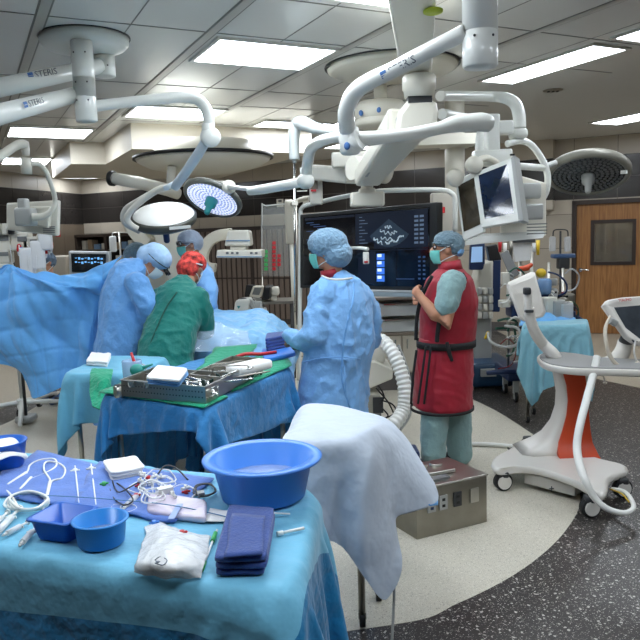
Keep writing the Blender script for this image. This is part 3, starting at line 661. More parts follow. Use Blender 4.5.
# side stub boxes left of boom
t = thing('ceiling_beam', 'thick beige-white horizontal arm box stretching left behind the boom to a slim labelled column', 'ceiling arm', P(340, 175, 6.6))
m = MB(); slabarm(m, P(356, 176, 6.4), P(312, 172, 6.9), .12, .12, .07, .07); part('arm_box', m, offw, t, bevel=.02)
m = MB(); m.rbox(P(350, 160, 6.3), (.32, .14, .13), .02); part('upper_stub', m, offw, t)
m = MB(); m.rbox(P(316, 191, 6.85), (.125, .12, .26), .02); part('column', m, offw, t)
m = MB(); m.box(P(314, 184, 6.77), (.07, .01, .09)); part('label_plate', m, mat('brown_label', (110, 100, 84), .5, bump=.1), t)
m = MB(); m.box(P(313.5, 190.5, 6.77), (.05, .012, .02)); part('warning_strip', m, redp, t)

# ---- D. arms to the right, small monitors
R_ = thing('monitor_suspension', 'white tubular arm curving down to the pair of small tilted monitors', 'monitor arm', P(505, 100, 5.61))
m = MB(); m.tube([P(440, 96, 5.2), P(460, 96, 5.5), P(490, 96.5, 5.73), P(505, 98, 5.67), P(515, 104, 5.64), P(519, 115, 5.61), P(519.5, 128, 5.61)], [.036, .038, .040, .043, .047, .049, .049], 20, 6); part('upper_tube', m, white, R_)
steris(R_, P(461, 97.5, 5.84), P(480, 98, 5.78), .048, .040, VIEW(P(470, 97, 5.73)))
m = MB(); m.rbox(P(518, 134, 5.61), (.134, .12, .073), .03); part('cap_joint', m, white, R_)
m = MB(); m.tube([P(442, 114, 5.4), P(462, 118, 5.7), P(485, 122, 6.04), P(481, 135, 5.98), P(480, 152, 5.98)], [.041]*5, 16, 5); part('rear_tube', m, white, R_)
m = MB(); m.rbox(P(492, 137, 5.49), (.104, .11, .33), .02); m.rbox(P(502, 128, 5.49), (.16, .1, .1), .02); m.rbox(P(492, 158, 5.49), (.29, .12, .12), .02); part('arm_column', m, white, R_)
m = MB()
for q in ((474, 165), (455, 178)): m.lathe([(0, -.037), (.055, -.037), (.067, 0), (.055, .037), (0, .037)], P(*q, 5.25), (.3, -1, 0))
m.tube([P(474, 163, 5.31), P(486, 158, 5.37), P(497, 163, 5.43)], .025, 10, 5); part('pivot_knob_pair', m, white2, R_)
m = MB(); m.tube([P(507, 144, 5.55), P(520, 141, 5.61), P(530, 144, 5.64), P(540, 156, 5.66), P(547, 172, 5.69), P(547, 188, 5.71), P(541, 200, 5.73), P(528, 206, 5.73), P(518, 210, 5.73)], .026, 14, 6); part('curved_handle', m, white, R_)
m = MB(); m.tube([P(516, 166, 5.55), P(546, 168, 5.69)], .027, 12); part('cross_tube', m, white, R_)
scr = mat('painted_reflection_screen', (22, 36, 62), .08, bump=.02, var=.6, vscale=9, coat=.5)  # blotchy blue base colour paints in the reflection of the drapes
def monitor(name, lab, corners, screen, th, d_off, mf, ms, mback=None, parent=None):
    t = parent or thing(name, lab, 'monitor', corners[2])
    a, b, c, d = [V(p) for p in corners]; n = (b-a).cross(d-a).normalized(); n = n if n.dot(VIEW(a)) < 0 else -n   # n away from viewer
    m = MB(); m.hexa([p for p in (a, b, c, d)]+[p+n*th for p in (a, b, c, d)]); part('bezel', m, mf, t, bevel=.008)
    m = MB(); f = lambda u, v: (a*(1-u)+b*u)*(1-v)+(d*(1-u)+c*u)*v
    u0, v0, u1, v1 = screen; m.hexa([f(u0, v0)-n*.003, f(u1, v0)-n*.003, f(u1, v1)-n*.003, f(u0, v1)-n*.003]+[f(u, v)+n*.004 for u, v in ((u0, v0), (u1, v0), (u1, v1), (u0, v1))]); part('screen', m, ms, t)
    return t, n, f
cr = [P(473, 173, 5.27), P(512, 157, 5.12), P(521, 221, 5.03), P(481, 228, 5.17)]
t, n, f = monitor('small_monitor', 'right one of the two small white-framed monitors, its screen coloured like reflected blue drapes', cr, (.13, .08, .86, .86), .05, 0, white, scr)
m = MB(); m.hexa([f(.9, .02), f(1.06, -.02), f(1.07, 1.0), f(.92, 1.0)]+[q+n*.12 for q in (f(.9, .02), f(1.06, -.02), f(1.07, 1.0), f(.92, 1.0))]); part('side_panel', m, lgrey, t, bevel=.006)
m = MB(); m.box(f(1.0, -.01)+V((0, -.01, .01)), (.03, .02, .012)); part('button', m, black, t)
cl = [P(455, 181, 5.45), P(480, 168, 5.35), P(484, 232, 5.25), P(463, 241, 5.4)]
t, n2, f2 = monitor('small_monitor', 'left one of two small white-framed monitors, beside the head of the person in red', cl, (.1, .1, .86, .86), .05, 0, white, mat('screen_painted_brown_reflection', (70, 62, 50), .08, bump=.02, var=.5, vscale=8))  # brown blotches in the screen colour stand in for a reflection
m = MB(); m.hexa([P(500, 170, 5.61), P(546, 183, 5.64), P(546, 236, 5.64), P(500, 240, 5.61)]+[P(500, 170, 5.79), P(546, 183, 5.82), P(546, 236, 5.82), P(500, 240, 5.79)]); bb = thing('monitor_back_panel', 'broad white panel and bracket behind the small monitors', 'monitor bracket', P(525, 235, 5.61)); part('panel', m, white2, bb, bevel=.01)
m = MB(); m.rbox(P(529, 212, 5.51), (.21, .07, .12), .018); m.rbox(P(528, 191, 5.56), (.2, .06, .12), .025); part('bracket', m, lgrey, bb)
m = MB(); m.hexa([P(450, 238, 5.49), P(546, 233, 5.55), P(543, 238, 5.49), P(450, 247, 5.37)]+[p+V((0, .1, .02)) for p in (P(450, 238, 5.49), P(546, 233, 5.55), P(543, 238, 5.49), P(450, 247, 5.37))]); part('lower_shelf', m, lgrey, bb, bevel=.004)
m = MB()
for k in range(4): m.box(P(537, 224+k*3.2, 4.6), (.13, .012, .007))
part('vent_slot_set', m, grey, bb)
# right lamp
c = P(588, 172, 6.0); t = lamp('surgical_lamp', 'large unlit grey surgical lamp with dark glass underside, right, above the wooden door', c, .335, (.14, .42, .9), mat('lamp_grey_top', (120, 118, 108), .4, bump=.03), mat('dark_lens', (58, 60, 62), .12, bump=.05), mat('led_cell_off', (104, 106, 106), .25, bump=.03), lgrey, hl=.16, rim=mat('lamp_grey_rim', (128, 126, 116), .35, metal=.2, bump=.03), th=.085)
t['label'] = 'large unlit grey surgical lamp with dark glass underside, right, above the wooden door'
m = MB(); m.box(P(624, 172, 5.83), (.05, .02, .03), rz=-.9); part('maker_label', m, white, t)
m = MB(); m.tube([P(545, 167, 5.75), P(556, 163, 5.9), P(575, 160, 6.1), P(588, 163, 6.12)], .024, 10, 5); part('support_tube', m, lgrey, t)

# ---- E. left monitor arm and rear of big monitor
L_ = thing('monitor_suspension', 'white jointed arm holding the back-turned monitor at the far left', 'monitor arm', P(25, 160, 4.6))
m = MB(); m.tube([P(-25, 168, 4.1), P(0, 156, 4.4), P(12, 148, 4.5), P(20, 144, 4.55), P(25, 145, 4.6)], [.035, .03, .028, .03, .03], 14, 5); part('upper_arm', m, offw, L_)
m = MB(); m.tube([P(24, 142, 4.6), P(25.5, 150, 4.6), P(26, 156, 4.6)], [.028, .026, .022], 14); m.cyl(P(26.5, 158, 4.6), P(26.5, 174, 4.6), .034); part('joint_cylinder', m, offw, L_)
m = MB(); m.tube([P(30, 164, 4.6), P(39, 164, 4.65), P(46, 172, 4.7), P(52, 187, 4.75), P(55, 200, 4.8), P(52, 210, 4.8), P(44, 216, 4.8), P(32, 217, 4.78)], [.016]*6+[.022, .026], 12, 6); part('curved_tube', m, offw, L_)
cr = [P(6, 203, 5.0), P(58, 200, 4.95), P(57, 236, 4.95), P(6, 230, 5.0)]
t = thing('back_turned_monitor', 'large white monitor seen from behind at the far left above the drape', 'monitor', P(32, 236, 5.0)); n = V((.03, 1, 0))
m = MB(); m.hexa(cr+[p+n*.06 for p in cr]); part('rear_shell', m, offw, t, bevel=.012)
m = MB(); q = [P(14, 207, 4.95), P(50, 206, 4.92), P(48, 228, 4.9), P(16, 224, 4.95)]; m.hexa(q+[p+n*.06 for p in q]); part('rear_bulge', m, white2, t, bevel=.012)
m = MB(); m.rbox(P(26, 217, 4.85), (.12, .12, .12), .02); m.rbox(P(24, 209, 4.9), (.06, .08, .14), .015); part('mount', m, lgrey, t)
m = MB()
for k in range(4): m.box(P(49, 227+k*1.8, 4.93), (.08, .01, .006))
part('vent_slot_set', m, grey, t)

# ---- F. big round ceiling dome at the back, grey tube, C-arm
t = thing('ceiling_dome', 'huge shallow round dome with dark gasket hanging under the soffit at the back', 'ceiling dome', P(200, 186, 8.0))
c = P(205, 180, 8.2); zt = UV(0, 0, 2.8).z
m = MB(); m.lathe([(0, -.16), (.35, -.15), (.62, -.09), (.74, -.03), (.76, .0), (0, 0)], (c.x, c.y, 2.62), seg=64); part('dome', m, white2, t)
m = MB(); m.lathe([(.765, -.005), (.79, -.005), (.79, .03), (.765, .03)], (c.x, c.y, 2.62), seg=64, closed=True); part('gasket', m, black, t)
m = MB(); m.lathe([(0, 0), (.55, 0), (.55, .18), (0, .18)], (c.x, c.y, 2.62), seg=48); part('neck', m, white2, t)
m = MB(); m.cyl(P(170, 191, 7.6), V((P(170, 191, 7.6).x, 7.9, 2.66)), .05); m.tube([P(111, 178, 7.2), P(140, 183, 7.35), P(168, 190, 7.6), P(178, 194, 7.7)], [.06, .062, .066, .06], 18); m.mi = 1; m.lathe([(.055, -.02), (.075, -.02), (.075, .02), (.055, .02)], P(112, 178.5, 7.2), (-1, .3, .1), closed=True)
part('support_tube', m, [offw, black], t)
# C-arm
t = thing('imaging_c_arm', 'big cream C-shaped x-ray arm standing behind the surgeons', 'x-ray machine', G(170, 345, 0))
m = MB(); pa_ = [P(148, 262, 7.6), P(149, 240, 7.6), P(150, 222, 7.6), P(152, 205, 7.6)]
m.prism([G(138, 365, 0)*0+V((P(140, 300, 7.5).x, 7.5, 0)), V((P(166, 300, 7.5).x, 7.5, 0)), P(168, 236, 7.5), P(164, 215, 7.5), P(150, 205, 7.5), P(138, 215, 7.5)], (0, .3, 0)); part('stand_column', m, mat('cream_enamel', (214, 208, 190), .4, bump=.03), t, bevel=.04)
def arc_band(mb, pts, wv, dep, sub=6):
    pp, _ = spline([V(p) for p in pts], 0, sub); n = len(pp)
    rings = []
    for i, p in enumerate(pp):
        tt = (pp[min(i+1, n-1)]-pp[max(i-1, 0)]).normalized(); s = V((0, 1, 0)); x = tt.cross(s).normalized(); w_ = wv(i/(n-1)) if callable(wv) else wv
        rings.append([p+x*w_+s*dep, p-x*w_+s*dep, p-x*w_-s*dep, p+x*w_-s*dep])
    mb.rings(rings)
m = MB(); arc_band(m, [P(160, 212, 7.3), P(168, 228, 7.3), P(174, 248, 7.3), P(180, 268, 7.3), P(188, 290, 7.3), P(190, 330, 7.3), V((P(190, 330, 7.3).x, 7.3, 0))], lambda a: .14, .12); part('lower_arc', m, MATS['cream_enamel'], t, bevel=.02)
m = MB(); arc_band(m, [P(129, 212, 7.45), P(133, 225, 7.4), P(140, 236, 7.4), P(150, 245, 7.4)], .07, .1); part('rear_arc', m, MATS['cream_enamel'], t, bevel=.02)
m = MB(); arc_band(m, [P(232, 234, 7.3), P(218, 236, 7.3), P(208, 243, 7.3), P(203, 256, 7.3), P(206, 266, 7.3), P(216, 268, 7.3)], lambda a: .06-.015*a, .07); part('detector_arc', m, MATS['cream_enamel'], t, bevel=.015)
m = MB()
dc = P(239, 240, 7.0)
def frust(mb, pxs, y0, y1, d, dep, k=.9):
    (a, b), (c_, e) = pxs; p = [P(a, y0, d), P(b, y0, d), P(e, y1, d), P(c_, y1, d)]
    mb.hexa([q for q in p]+[q+V((0, dep, 0)) for q in p])
frust(m, ((228, 249), (224, 251)), 230, 246, 7.0, .3); part('detector_housing', m, white2, t, bevel=.02)
m = MB(); frust(m, ((230, 246), (230, 246)), 246, 250, 7.03, .25); part('detector_neck', m, offw, t, bevel=.01)
m = MB(); frust(m, ((217, 262), (216, 262)), 250, 258, 6.95, .42); part('detector_plate', m, white2, t, bevel=.012)
m = MB(); frust(m, ((217, 262), (217, 262)), 256.3, 257.3, 6.942, .02); frust(m, ((226, 250), (226, 250)), 240, 241.2, 6.99, .02); part('blue_stripe', m, mat('slate_blue_stripe', (120, 150, 176), .4, bump=.02), t)
m = MB()
for x in (226, 231, 236, 250, 255): frust(m, ((x, x+2.5), (x, x+2.5)), 252, 254, 6.94, .02)
part('control_mark_set', m, grey, t)
# ============================================================ PEOPLE
def basis(f, u=(0, 0, 1)):
    f = V(f).normalized(); u = V(u); r = f.cross(u).normalized(); u = r.cross(f).normalized()
    return Matrix((r, f, u)).transposed()           # columns: right, forward, up
def add_hand(mb, wrist, d, pn, side, curl=.5, s=1.0):
    """palm and five separate fingers; d forearm direction, pn palm normal, side +1 thumb towards d x pn"""
    d = V(d).normalized(); pn = (V(pn)-d*V(pn).dot(d)).normalized(); x = d.cross(pn)*side; w_ = V(wrist)
    pc = w_+d*.045*s; M = Matrix((x, d, pn)).transposed(); mb.ell(pc, (.04*s, .052*s, .017*s), M, 12, 8)
    mb.limb([w_-d*.02*s, w_+d*.03*s], [.027*s, .026*s], 10)
    for i, (o, L_) in enumerate(((.03, .072), (.010, .082), (-.010, .077), (-.029, .06))):
        p = pc+x*o*s+d*.035*s; pts = [p]; a = 0; r = .0095*s
        for k, l in enumerate((.45, .32, .23)):
            a += curl*(1.1, 1.2, .8)[k]; p = p+(d*math.cos(a)+pn*math.sin(a))*L_*s*l*1.05; pts.append(p)
        mb.limb(pts, [r*1.05, r, r*.95, r*.8], 8)
    p = pc+x*.032*s-d*.02*s; mb.limb([p, p+(x*.8+d*.6).normalized()*.03*s, p+(x*.45+d*.8+pn*.5*curl).normalized()*.062*s], [.012*s, .0105*s, .009*s], 8)
def add_head(mb, c, f, u=(0, 0, 1), s=1.0):
    M = basis(f, u); q = lambda x, y, z: V(c)+M@V((x*s, y*s, z*s))
    mb.ell(q(0, -.01, .02), (.076*s, .096*s, .098*s), M, 20, 14)
    mb.ell(q(0, .022, -.05), (.056*s, .066*s, .068*s), M, 16, 10)
    mb.ell(q(0, .062, -.095), (.024*s, .022*s, .018*s), M, 10, 8)            # chin
    mb.limb([q(0, .086, .015), q(0, .106, -.022)], [.009*s, .015*s], 8)       # nose
    mb.limb([q(-.034, .078, .034), q(.034, .078, .034)], [.011*s, .011*s], 8) # brow
    mb.limb([q(-.02, .083, -.058), q(.02, .083, -.058)], [.0065*s, .0065*s], 8); mb.limb([q(-.018, .081, -.068), q(.018, .081, -.068)], [.007*s, .007*s], 8)
    for k in (-1, 1): mb.ell(q(.076*k, -.008, -.01), (.012*s, .02*s, .033*s), M, 10, 8)
    return q, M
def face_details(root, body, c, f, u=(0, 0, 1), s=1.0):
    M = basis(f, u); q = lambda x, y, z: V(c)+M@V((x*s, y*s, z*s))
    for k in (-1, 1):
        m = MB(); m.ell(q(.031*k, .076, .012), (.0125*s, .011*s, .009*s), M, 12, 8); m.mi = 1; m.ell(q(.031*k, .0835, .012), (.0055*s, .005*s, .0055*s), M, 10, 6)
        part('eye', m, [mat('eye_white', (225, 222, 215), .3, bump=.02), mat('eye_iris', (50, 34, 24), .2, bump=.02)], root)
        m = MB(); m.limb([q(.018*k, .088, .037), q(.045*k, .078, .036)], [.004*s, .003*s], 8); part('eyebrow', m, hair, root)
def add_mask(root, c, f, u, m_, s=1.0, visor=None):
    M = basis(f, u); q = lambda x, y, z: V(c)+M@V((x*s, y*s, z*s)); rows = []
    for i in range(10):
        z = -.012-.098*i/9; row = []
        for j in range(17):
            a = (j/16-.5)*2.25; bul = math.sin(PI*i/9)*.012
            rx = .070-.012*(i/9); ry = .094-.018*(i/9)+bul+.018*math.exp(-(a/.35)**2)*(1-.5*i/9)
            row.append(q(math.sin(a)*rx*1.02, math.cos(a)*ry+.012*(1-math.cos(a)), z+.004*math.sin(i*3.1)))
        rows.append(row)
    m = MB(); m.grid(rows); part('face_mask', m, m_, root, solid=.003)
    for k in (-1, 1):
        m = MB(); m.tube([q(.062*k, .05, -.02), q(.082*k, .005, .005), q(.075*k, -.06, .03), q(.0, -.112, .045)], .0028*s, 6, 4); part('mask_strap', m, maskw, root)
        m = MB(); m.tube([q(.058*k, .045, -.095), q(.078*k, .0, -.07), q(.06*k, -.06, -.05), q(.0, -.1, -.045)], .0028*s, 6, 4); part('mask_strap', m, maskw, root)
def add_cap(root, c, f, u, m_, s=1.0, puff=1.0, low=.0, shape=None):
    M = basis(f, u); q = lambda x, y, z: V(c)+M@V((x*s, y*s, z*s)); m = MB()
    m.ell(q(0, -.014, .046), (.096*s*puff, .104*s*puff, .078*s*puff), M, 24, 16)
    m.ell(q(0, -.06*puff, .0-low), (.088*s*puff, .075*s*puff, .085*s), M, 20, 14)
    for e in (shape or []): m.ell(q(*e[0]), [x*s for x in e[1]], M, 16, 12)
    def dsp(p, n): return .004*noise.noise(p*38)+.0025*abs(noise.noise(p*95))
    organic('surgical_cap', m, m_, root, .0085, 3, dsp)
    rg = [q(math.sin(a)*.087*(1+.02*puff), math.cos(a)*.099-.012, .028+.012*math.cos(a)-.05*max(0, -math.cos(a))) for a in [2*PI*k/24 for k in range(24)]]
    m = MB(); m.tube(rg, .0055*s, 8, loop=True); part('cap_band', m, m_, root)

def wrinkle(amp=.014, k=7, seed=0, vert=.35):
    off = V((seed*3.1, seed*1.7, seed*.9))
    def f(p, n):
        q = V((p.x*k, p.y*k, p.z*k*vert))+off
        a = noise.noise(q+V((0, 0, noise.noise(p*3+off)*1.2)))
        w_ = noise.noise(p*2.2+off)*1.6
        b = max(0, 1-abs(noise.noise(V((p.x*k*1.3+w_, p.y*k*1.3, p.z*k*1.1+w_))+off*2))*2.6)**2
        d = max(0, 1-abs(noise.noise(V((p.x*k*2.3, p.y*k*2.3+w_, p.z*k*1.6))-off))*3)**2
        c_ = noise.noise(p*34+off)
        return amp*(a*.9+b*.6+d*.25-.25)+.0012*c_
    return f
def torso(mb, pts, side, rx, ry, seg=28):
    """loft through points; rx half-width along side vector, ry half-depth across it"""
    pts = [V(p) for p in pts]; side = V(side).normalized(); rings = []; n = len(pts)
    P3, _ = spline(pts, 0, 4); RX = spline(pts, rx, 4)[1]; RY = spline(pts, ry, 4)[1]; n = len(P3)
    for i, p in enumerate(P3):
        t = (P3[min(i+1, n-1)]-P3[max(i-1, 0)]).normalized(); s = (side-t*side.dot(t)).normalized(); g = t.cross(s)
        rings.append([p+s*math.cos(a)*RX[i]+g*math.sin(a)*RY[i] for a in [2*PI*k/seg for k in range(seg)]])
    mb.rings(rings)
def body(root, J, voxel=.011, bare=None):
    """one continuous human surface through the joints"""
    m = MB(); hc, hf, hu = V(J['head']), V(J['face']), V(J.get('up', (0, 0, 1)))
    q, M = add_head(m, hc, hf, hu)
    m.limb([q(0, -.03, -.06), V(J['neck'])], [.054, .060], 16)
    side = V(J['side'])
    torso(m, [J['neck'], J['upper'], J['chest'], J['waist'], J['pelvis'], V(J['pelvis'])-V((0, 0, .09))], side, [.06, .155, .165, .135, .165, .14], [.055, .085, .115, .10, .115, .10])
    for k in ('L', 'R'):
        s_, e, w_ = [V(J[k+x]) for x in ('sh', 'el', 'wr')]
        am = J.get('arm', 1.0); m.limb([V(J['upper'])*.55+s_*.45, s_, s_*.5+e*.5, e, e*.6+w_*.4, w_], [.06, .058*am, .050*am, .042*am, .041*am, .028*am], 14)
        add_hand(m, w_, (w_-e), V(J.get(k+'pn', (0, 0, -1))), 1 if k == 'L' else -1, J.get('curl', .6))
        h = V(J['pelvis'])+side.normalized()*(-.085 if k == 'L' else .085)-V((0, 0, .05)); a = V(J[k+'ank']); kn = V(J.get(k+'kn', h*.5+a*.5+V(J.get('kf', (0, 0, 0)))))
        m.limb([h, h*.5+kn*.5, kn, kn*.6+a*.4, a], [.088, .078, .055, .055, .038], 14)
        m.limb([a+V((0, 0, -.03)), a+V(J['foot'])*.16+V((0, 0, -.045))], [.036, .03], 12)
    return organic('body', m, skin, root, voxel, 2)
def shoes(root, J, m_):
    for k in ('L', 'R'):
        a = V(J[k+'ank']); f = V(J['foot']).normalized(); m = MB()
        m.limb([a+V((0, 0, .0))-f*.02, a-V((0, 0, .035))+f*.05, a-V((0, 0, .048))+f*.17], [.052, .05, .036], 14); organic('shoe', m, m_, root, .009, 3)
shoe_m = mat('shoe_cover', (70, 96, 140), .7, bump=.5, bscale=60)

# ---- 1. tall surgeon in pale blue gown, seen from behind, in front of the big screen
def std(pel, neck, f, px=None, h=0.0):
    pass
D1 = 4.6
p1 = thing('person', 'person in pale blue gown and blue hair cap, seen from behind before the large screen', 'person', (P(337, 300, D1).x, D1, 0))
f1 = V((-.8, .6, 0)).normalized(); s1 = V((f1.y, -f1.x, 0))
def at(px, py, d=D1): return P(px, py, d)
c0 = at(337, 300); J = dict(head=at(326, 251), face=(-1, .25, -.03), neck=at(336, 280, D1), upper=at(340, 288, D1), chest=at(340, 306), waist=at(338, 345), pelvis=at(336, 378), side=s1,
    Lsh=at(322, 292, 4.46), Lel=at(317, 338, 4.40), Lwr=at(299, 338, 4.55), Rsh=at(360, 292, 4.76), Rel=at(366, 335, 4.86), Rwr=at(322, 340, 4.95), Lank=(c0.x-.09, D1-.08, .085), Rank=(c0.x+.06, D1+.1, .085), foot=f1, curl=.5)
body(p1, J); shoes(p1, J, shoe_m)
m = MB()
torso(m, [at(334, 275), at(338, 281), at(340, 292), at(340, 312), at(339, 338), at(336, 370), at(334, 405), at(333, 440), at(333, 462)], s1, [.065, .13, .215, .25, .268, .26, .265, .275, .275], [.06, .10, .15, .185, .205, .20, .215, .23, .23])
m.limb([at(323, 290, 4.46), at(317, 315, 4.42), at(314, 336, 4.38), at(302, 343, 4.45), at(291, 337, 4.55)], [.085, .085, .085, .075, .06], 18)
m.limb([at(358, 292, 4.75), at(370, 318, 4.82), at(371, 338, 4.84), at(340, 345, 4.95)], [.085, .085, .085, .07], 18)
organic('surgical_gown', m, gownb, p1, .014, 3, wrinkle(.02, 6, 1, .3))
m = MB(); tb = [at(331, 277, 4.43), at(345, 279, 4.4), at(354, 284, 4.5)]; m.tube([at(322, 276, 4.5), at(330, 279, 4.44), at(341, 279.5, 4.42), at(352, 278, 4.52)], .007, 8, 5); part('gown_neck_binding', m, mat('gown_binding', (226, 226, 214), .7, bump=.1), p1)
m = MB(); m.tube([at(354, 282, 4.44), at(353, 300, 4.335), at(347, 325, 4.30), at(343, 350, 4.30), at(342, 380, 4.31), at(350, 408, 4.32)], [.006]*6, 8, 5, flat=.5); part('gown_overlap_edge', m, gownb2, p1)
m = MB(); m.tube([at(303, 362, 4.42), at(320, 358.5, 4.36), at(342, 357, 4.315), at(360, 359, 4.40)], .007, 8, 5, flat=.5); m.tube([at(342, 357, 4.31), at(345, 375, 4.28), at(346, 398, 4.28)], .007, 8, 5, flat=.5); part('waist_tie', m, gownb2, p1)
m = MB(); m.lathe([(.066, -.02), (.072, -.02), (.066, .03), (.058, .03)], at(331, 273.5), axis=(-.2, 0, 1), closed=True); part('red_collar', m, vest, p1)
add_cap(p1, J['head'], J['face'], (0, 0, 1), capb, 1.08, 1.18, .02, shape=[((0, -.085, -.02), (.09, .07, .085))]); add_mask(p1, J['head'], J['face'], (0, 0, 1), maskm)
face_details(p1, None, J['head'], J['face'])
def goggles(root, J, m_, s=1.0, wrap=True):
    M = basis(J['face'], J.get('up', (0, 0, 1))); q = lambda x, y, z: V(J['head'])+M@V((x*s, y*s, z*s)); m = MB()
    for k in (-1, 1):
        ring = [q(.033*k+.026*math.cos(a), .094-.012*abs(.033*k+.026*math.cos(a))/.03, .014+.018*math.sin(a)) for a in [2*PI*i/16 for i in range(16)]]; m.tube(ring, .0032, 6, loop=True)
        m.tube([q(.058*k, .076, .018), q(.08*k, .03, .012), q(.084*k, -.02, .004)], .003, 6, 3)
    m.tube([q(-.008, .1, .018), q(.008, .1, .018)], .003, 6); part('glasses_frame', m, m_, root)
    m = MB()
    for k in (-1, 1): m.lathe([(0, 0), (.024, 0), (.024, .0015), (0, .0015)], q(.033*k, .091, .014), M@V((0, 1, 0)), 16, sy=.75)
    part('glasses_lens', m, glass, root)
goggles(p1, J, greenp)

# ---- 2. man in red lead vest
D2 = 5.0
p2 = thing('person', 'person in red lead vest and skirt over grey-green scrubs, hand at collar', 'person', (P(446, 300, D2).x, D2, 0))
f2 = V((-.93, .2, 0)).normalized(); s2_ = V((f2.y, -f2.x, 0))
def at(px, py, d=D2): return P(px, py, d)
wrL = at(423, 300, 4.80); elL = at(445, 326, 4.72)
J = dict(head=at(446, 248), face=(-1, .12, -.02), neck=at(450, 273), upper=at(450, 281), chest=at(449, 298), waist=at(446, 335), pelvis=at(446, 365), side=s2_,
    Lsh=at(452, 282, 4.82), Lel=elL, Lwr=wrL, Lpn=(.5, .6, .1), Rsh=at(448, 282, 5.18), Rel=at(442, 325, 5.2), Rwr=at(427, 306, 5.12), Lank=at(434, 462, 4.93), Rank=at(459, 464, 5.07), foot=f2, curl=.75, arm=1.15)
J['Lank'].z = .085; J['Rank'].z = .085
body(p2, J, .0085); shoes(p2, J, mat('dark_shoe', (30, 30, 34), .5, bump=.05))
m = MB()
torso(m, [at(450, 268), at(450, 273), at(450, 280), at(449, 300), at(448, 325), at(446, 345)], s2_, [.085, .13, .205, .215, .20, .20], [.09, .12, .165, .205, .205, .195])
organic('red_vest', m, vest, p2, .013, 3, wrinkle(.008, 6, 2, .6))
m = MB()
torso(m, [at(446, 338), at(445, 352), at(443.5, 375), at(442.5, 392), at(442, 407)], s2_, [.20, .205, .22, .225, .225], [.192, .2, .21, .215, .215])
organic('red_skirt', m, vest, p2, .013, 2, wrinkle(.010, 5, 4, .3))
m = MB(); m.lathe([(.078, -.03), (.088, -.03), (.078, .045), (.066, .045)], at(450, 267), axis=(-.12, 0, 1), closed=True, sx=1, sy=1.1); part('vest_collar', m, vest, p2)
# short sleeve
m = MB(); m.limb([at(453, 282, 4.85), at(449, 291, 4.79), at(446.5, 305, 4.75)], [.092, .09, .084], 18); m.limb([at(447, 281, 5.15), at(443, 295, 5.2), at(441, 306, 5.2)], [.09, .086, .08], 18)
organic('scrub_sleeve_pair', m, scrub, p2, .011, 2, wrinkle(.009, 10, 5, .8))
m = MB()
for a, b_, d_ in (((436, 392), (433, 457), 4.92), ((455, 392), (459, 459), 5.08)):
    m.limb([at(*a, d_), at((a[0]+b_[0])/2, 418, d_), at(b_[0], 453, d_)], [.105, .102, .092], 18)
organic('scrub_trousers', m, scrub, p2, .013, 2, wrinkle(.014, 6, 6, .25))
blk = mat('black_webbing', (16, 16, 18), .7, bump=.2, bscale=80)
def ringband(root, nm, cpt, side, rx, ry, z0, z1, m_, tilt=0):
    side = V(side).normalized(); fw = V((-side.y, side.x, 0)); rs = []
    for r_, z in ((1, z0), (1.03, z0), (1.03, z1), (1, z1)):
        rs.append([V((cpt.x, cpt.y, z))+side*math.cos(a)*rx*r_+fw*math.sin(a)*ry*r_ for a in [2*PI*k/48 for k in range(48)]])
    m = MB(); m.rings(rs, loop=True); return part(nm, m, m_, root)
zw = at(446, 343).z; ringband(p2, 'waist_belt', at(446, 343), s2_, .212, .205, zw-.022, zw+.026, blk)
zh = at(442, 406).z; ringband(p2, 'skirt_hem', at(442, 407), s2_, .232, .222, zh-.018, zh+.002, blk)
m = MB(); m.tube([at(426, 346, 4.80), at(422, 375, 4.775), at(418, 404, 4.77)], .008, 8, 5); m.tube([at(431, 346, 4.775), at(428, 372, 4.755), at(424, 404, 4.75)], .008, 8, 5); m.tube([at(416.5, 350, 4.95), at(413, 378, 4.92), at(411, 404, 4.92)], .009, 8, 5); part('skirt_trim', m, blk, p2)
m = MB(); m.tube([at(432, 276, 4.82), at(422, 296, 4.86), at(417, 318, 4.88), at(416, 340, 4.88)], .014, 8, 5); m.tube([at(441, 312, 4.77), at(438, 330, 4.765), at(437, 342, 4.77)], .016, 8, 5); part('vest_trim', m, blk, p2)
m = MB(); m.tube([at(447, 342, 4.765), at(449, 352, 4.755), at(452, 361, 4.76)], [.012, .016, .011], 8, 4); m.tube([at(463, 273, 4.84), at(468, 285, 4.86), at(465, 305, 4.84)], .007, 8, 5); part('belt_tail', m, blk, p2)
add_cap(p2, J['head'], J['face'], (0, 0, 1), capg, 1.02, .95, -.02); add_mask(p2, J['head'], J['face'], (0, 0, 1), maskm); face_details(p2, None, J['head'], J['face']); goggles(p2, J, black)
m = MB(); M = basis(J['face']); m.ell(J['head']+M@V((0, -.085, -.025)), (.07, .04, .04), M); organic('cap_tie', m, gownb, p2, .01, 2, wrinkle(.006, 30, 1, 1))

# ---- 3. green gown, back towards us
D3 = 5.45
p3 = thing('person', 'person in green gown and red patterned cap, back turned, leaning over the patient', 'person', (P(165, 340, 5.3).x, 5.3, 0))
def at(px, py, d=D3): return P(px, py, d)
s3_ = V((.97, -.2, 0)); f3 = V((.2, .97, 0))
J = dict(head=at(193, 268, 5.68), face=(.45, .85, -.55), up=(.2, .3, .9), neck=at(187, 286, 5.56), upper=at(182, 292, 5.5), chest=at(177, 308, 5.42), waist=at(168, 335, 5.3), pelvis=at(164, 362, 5.2), side=s3_,
    Lsh=at(159, 300, 5.5), Lel=at(152, 330, 5.6), Lwr=at(168, 335, 5.85), Rsh=at(199, 300, 5.42), Rel=at(204, 328, 5.5), Rwr=at(198, 330, 5.8), Lank=(-1.2, 5.15, .085), Rank=(-.98, 5.15, .085), foot=f3)
body(p3, J, .013); shoes(p3, J, shoe_m)
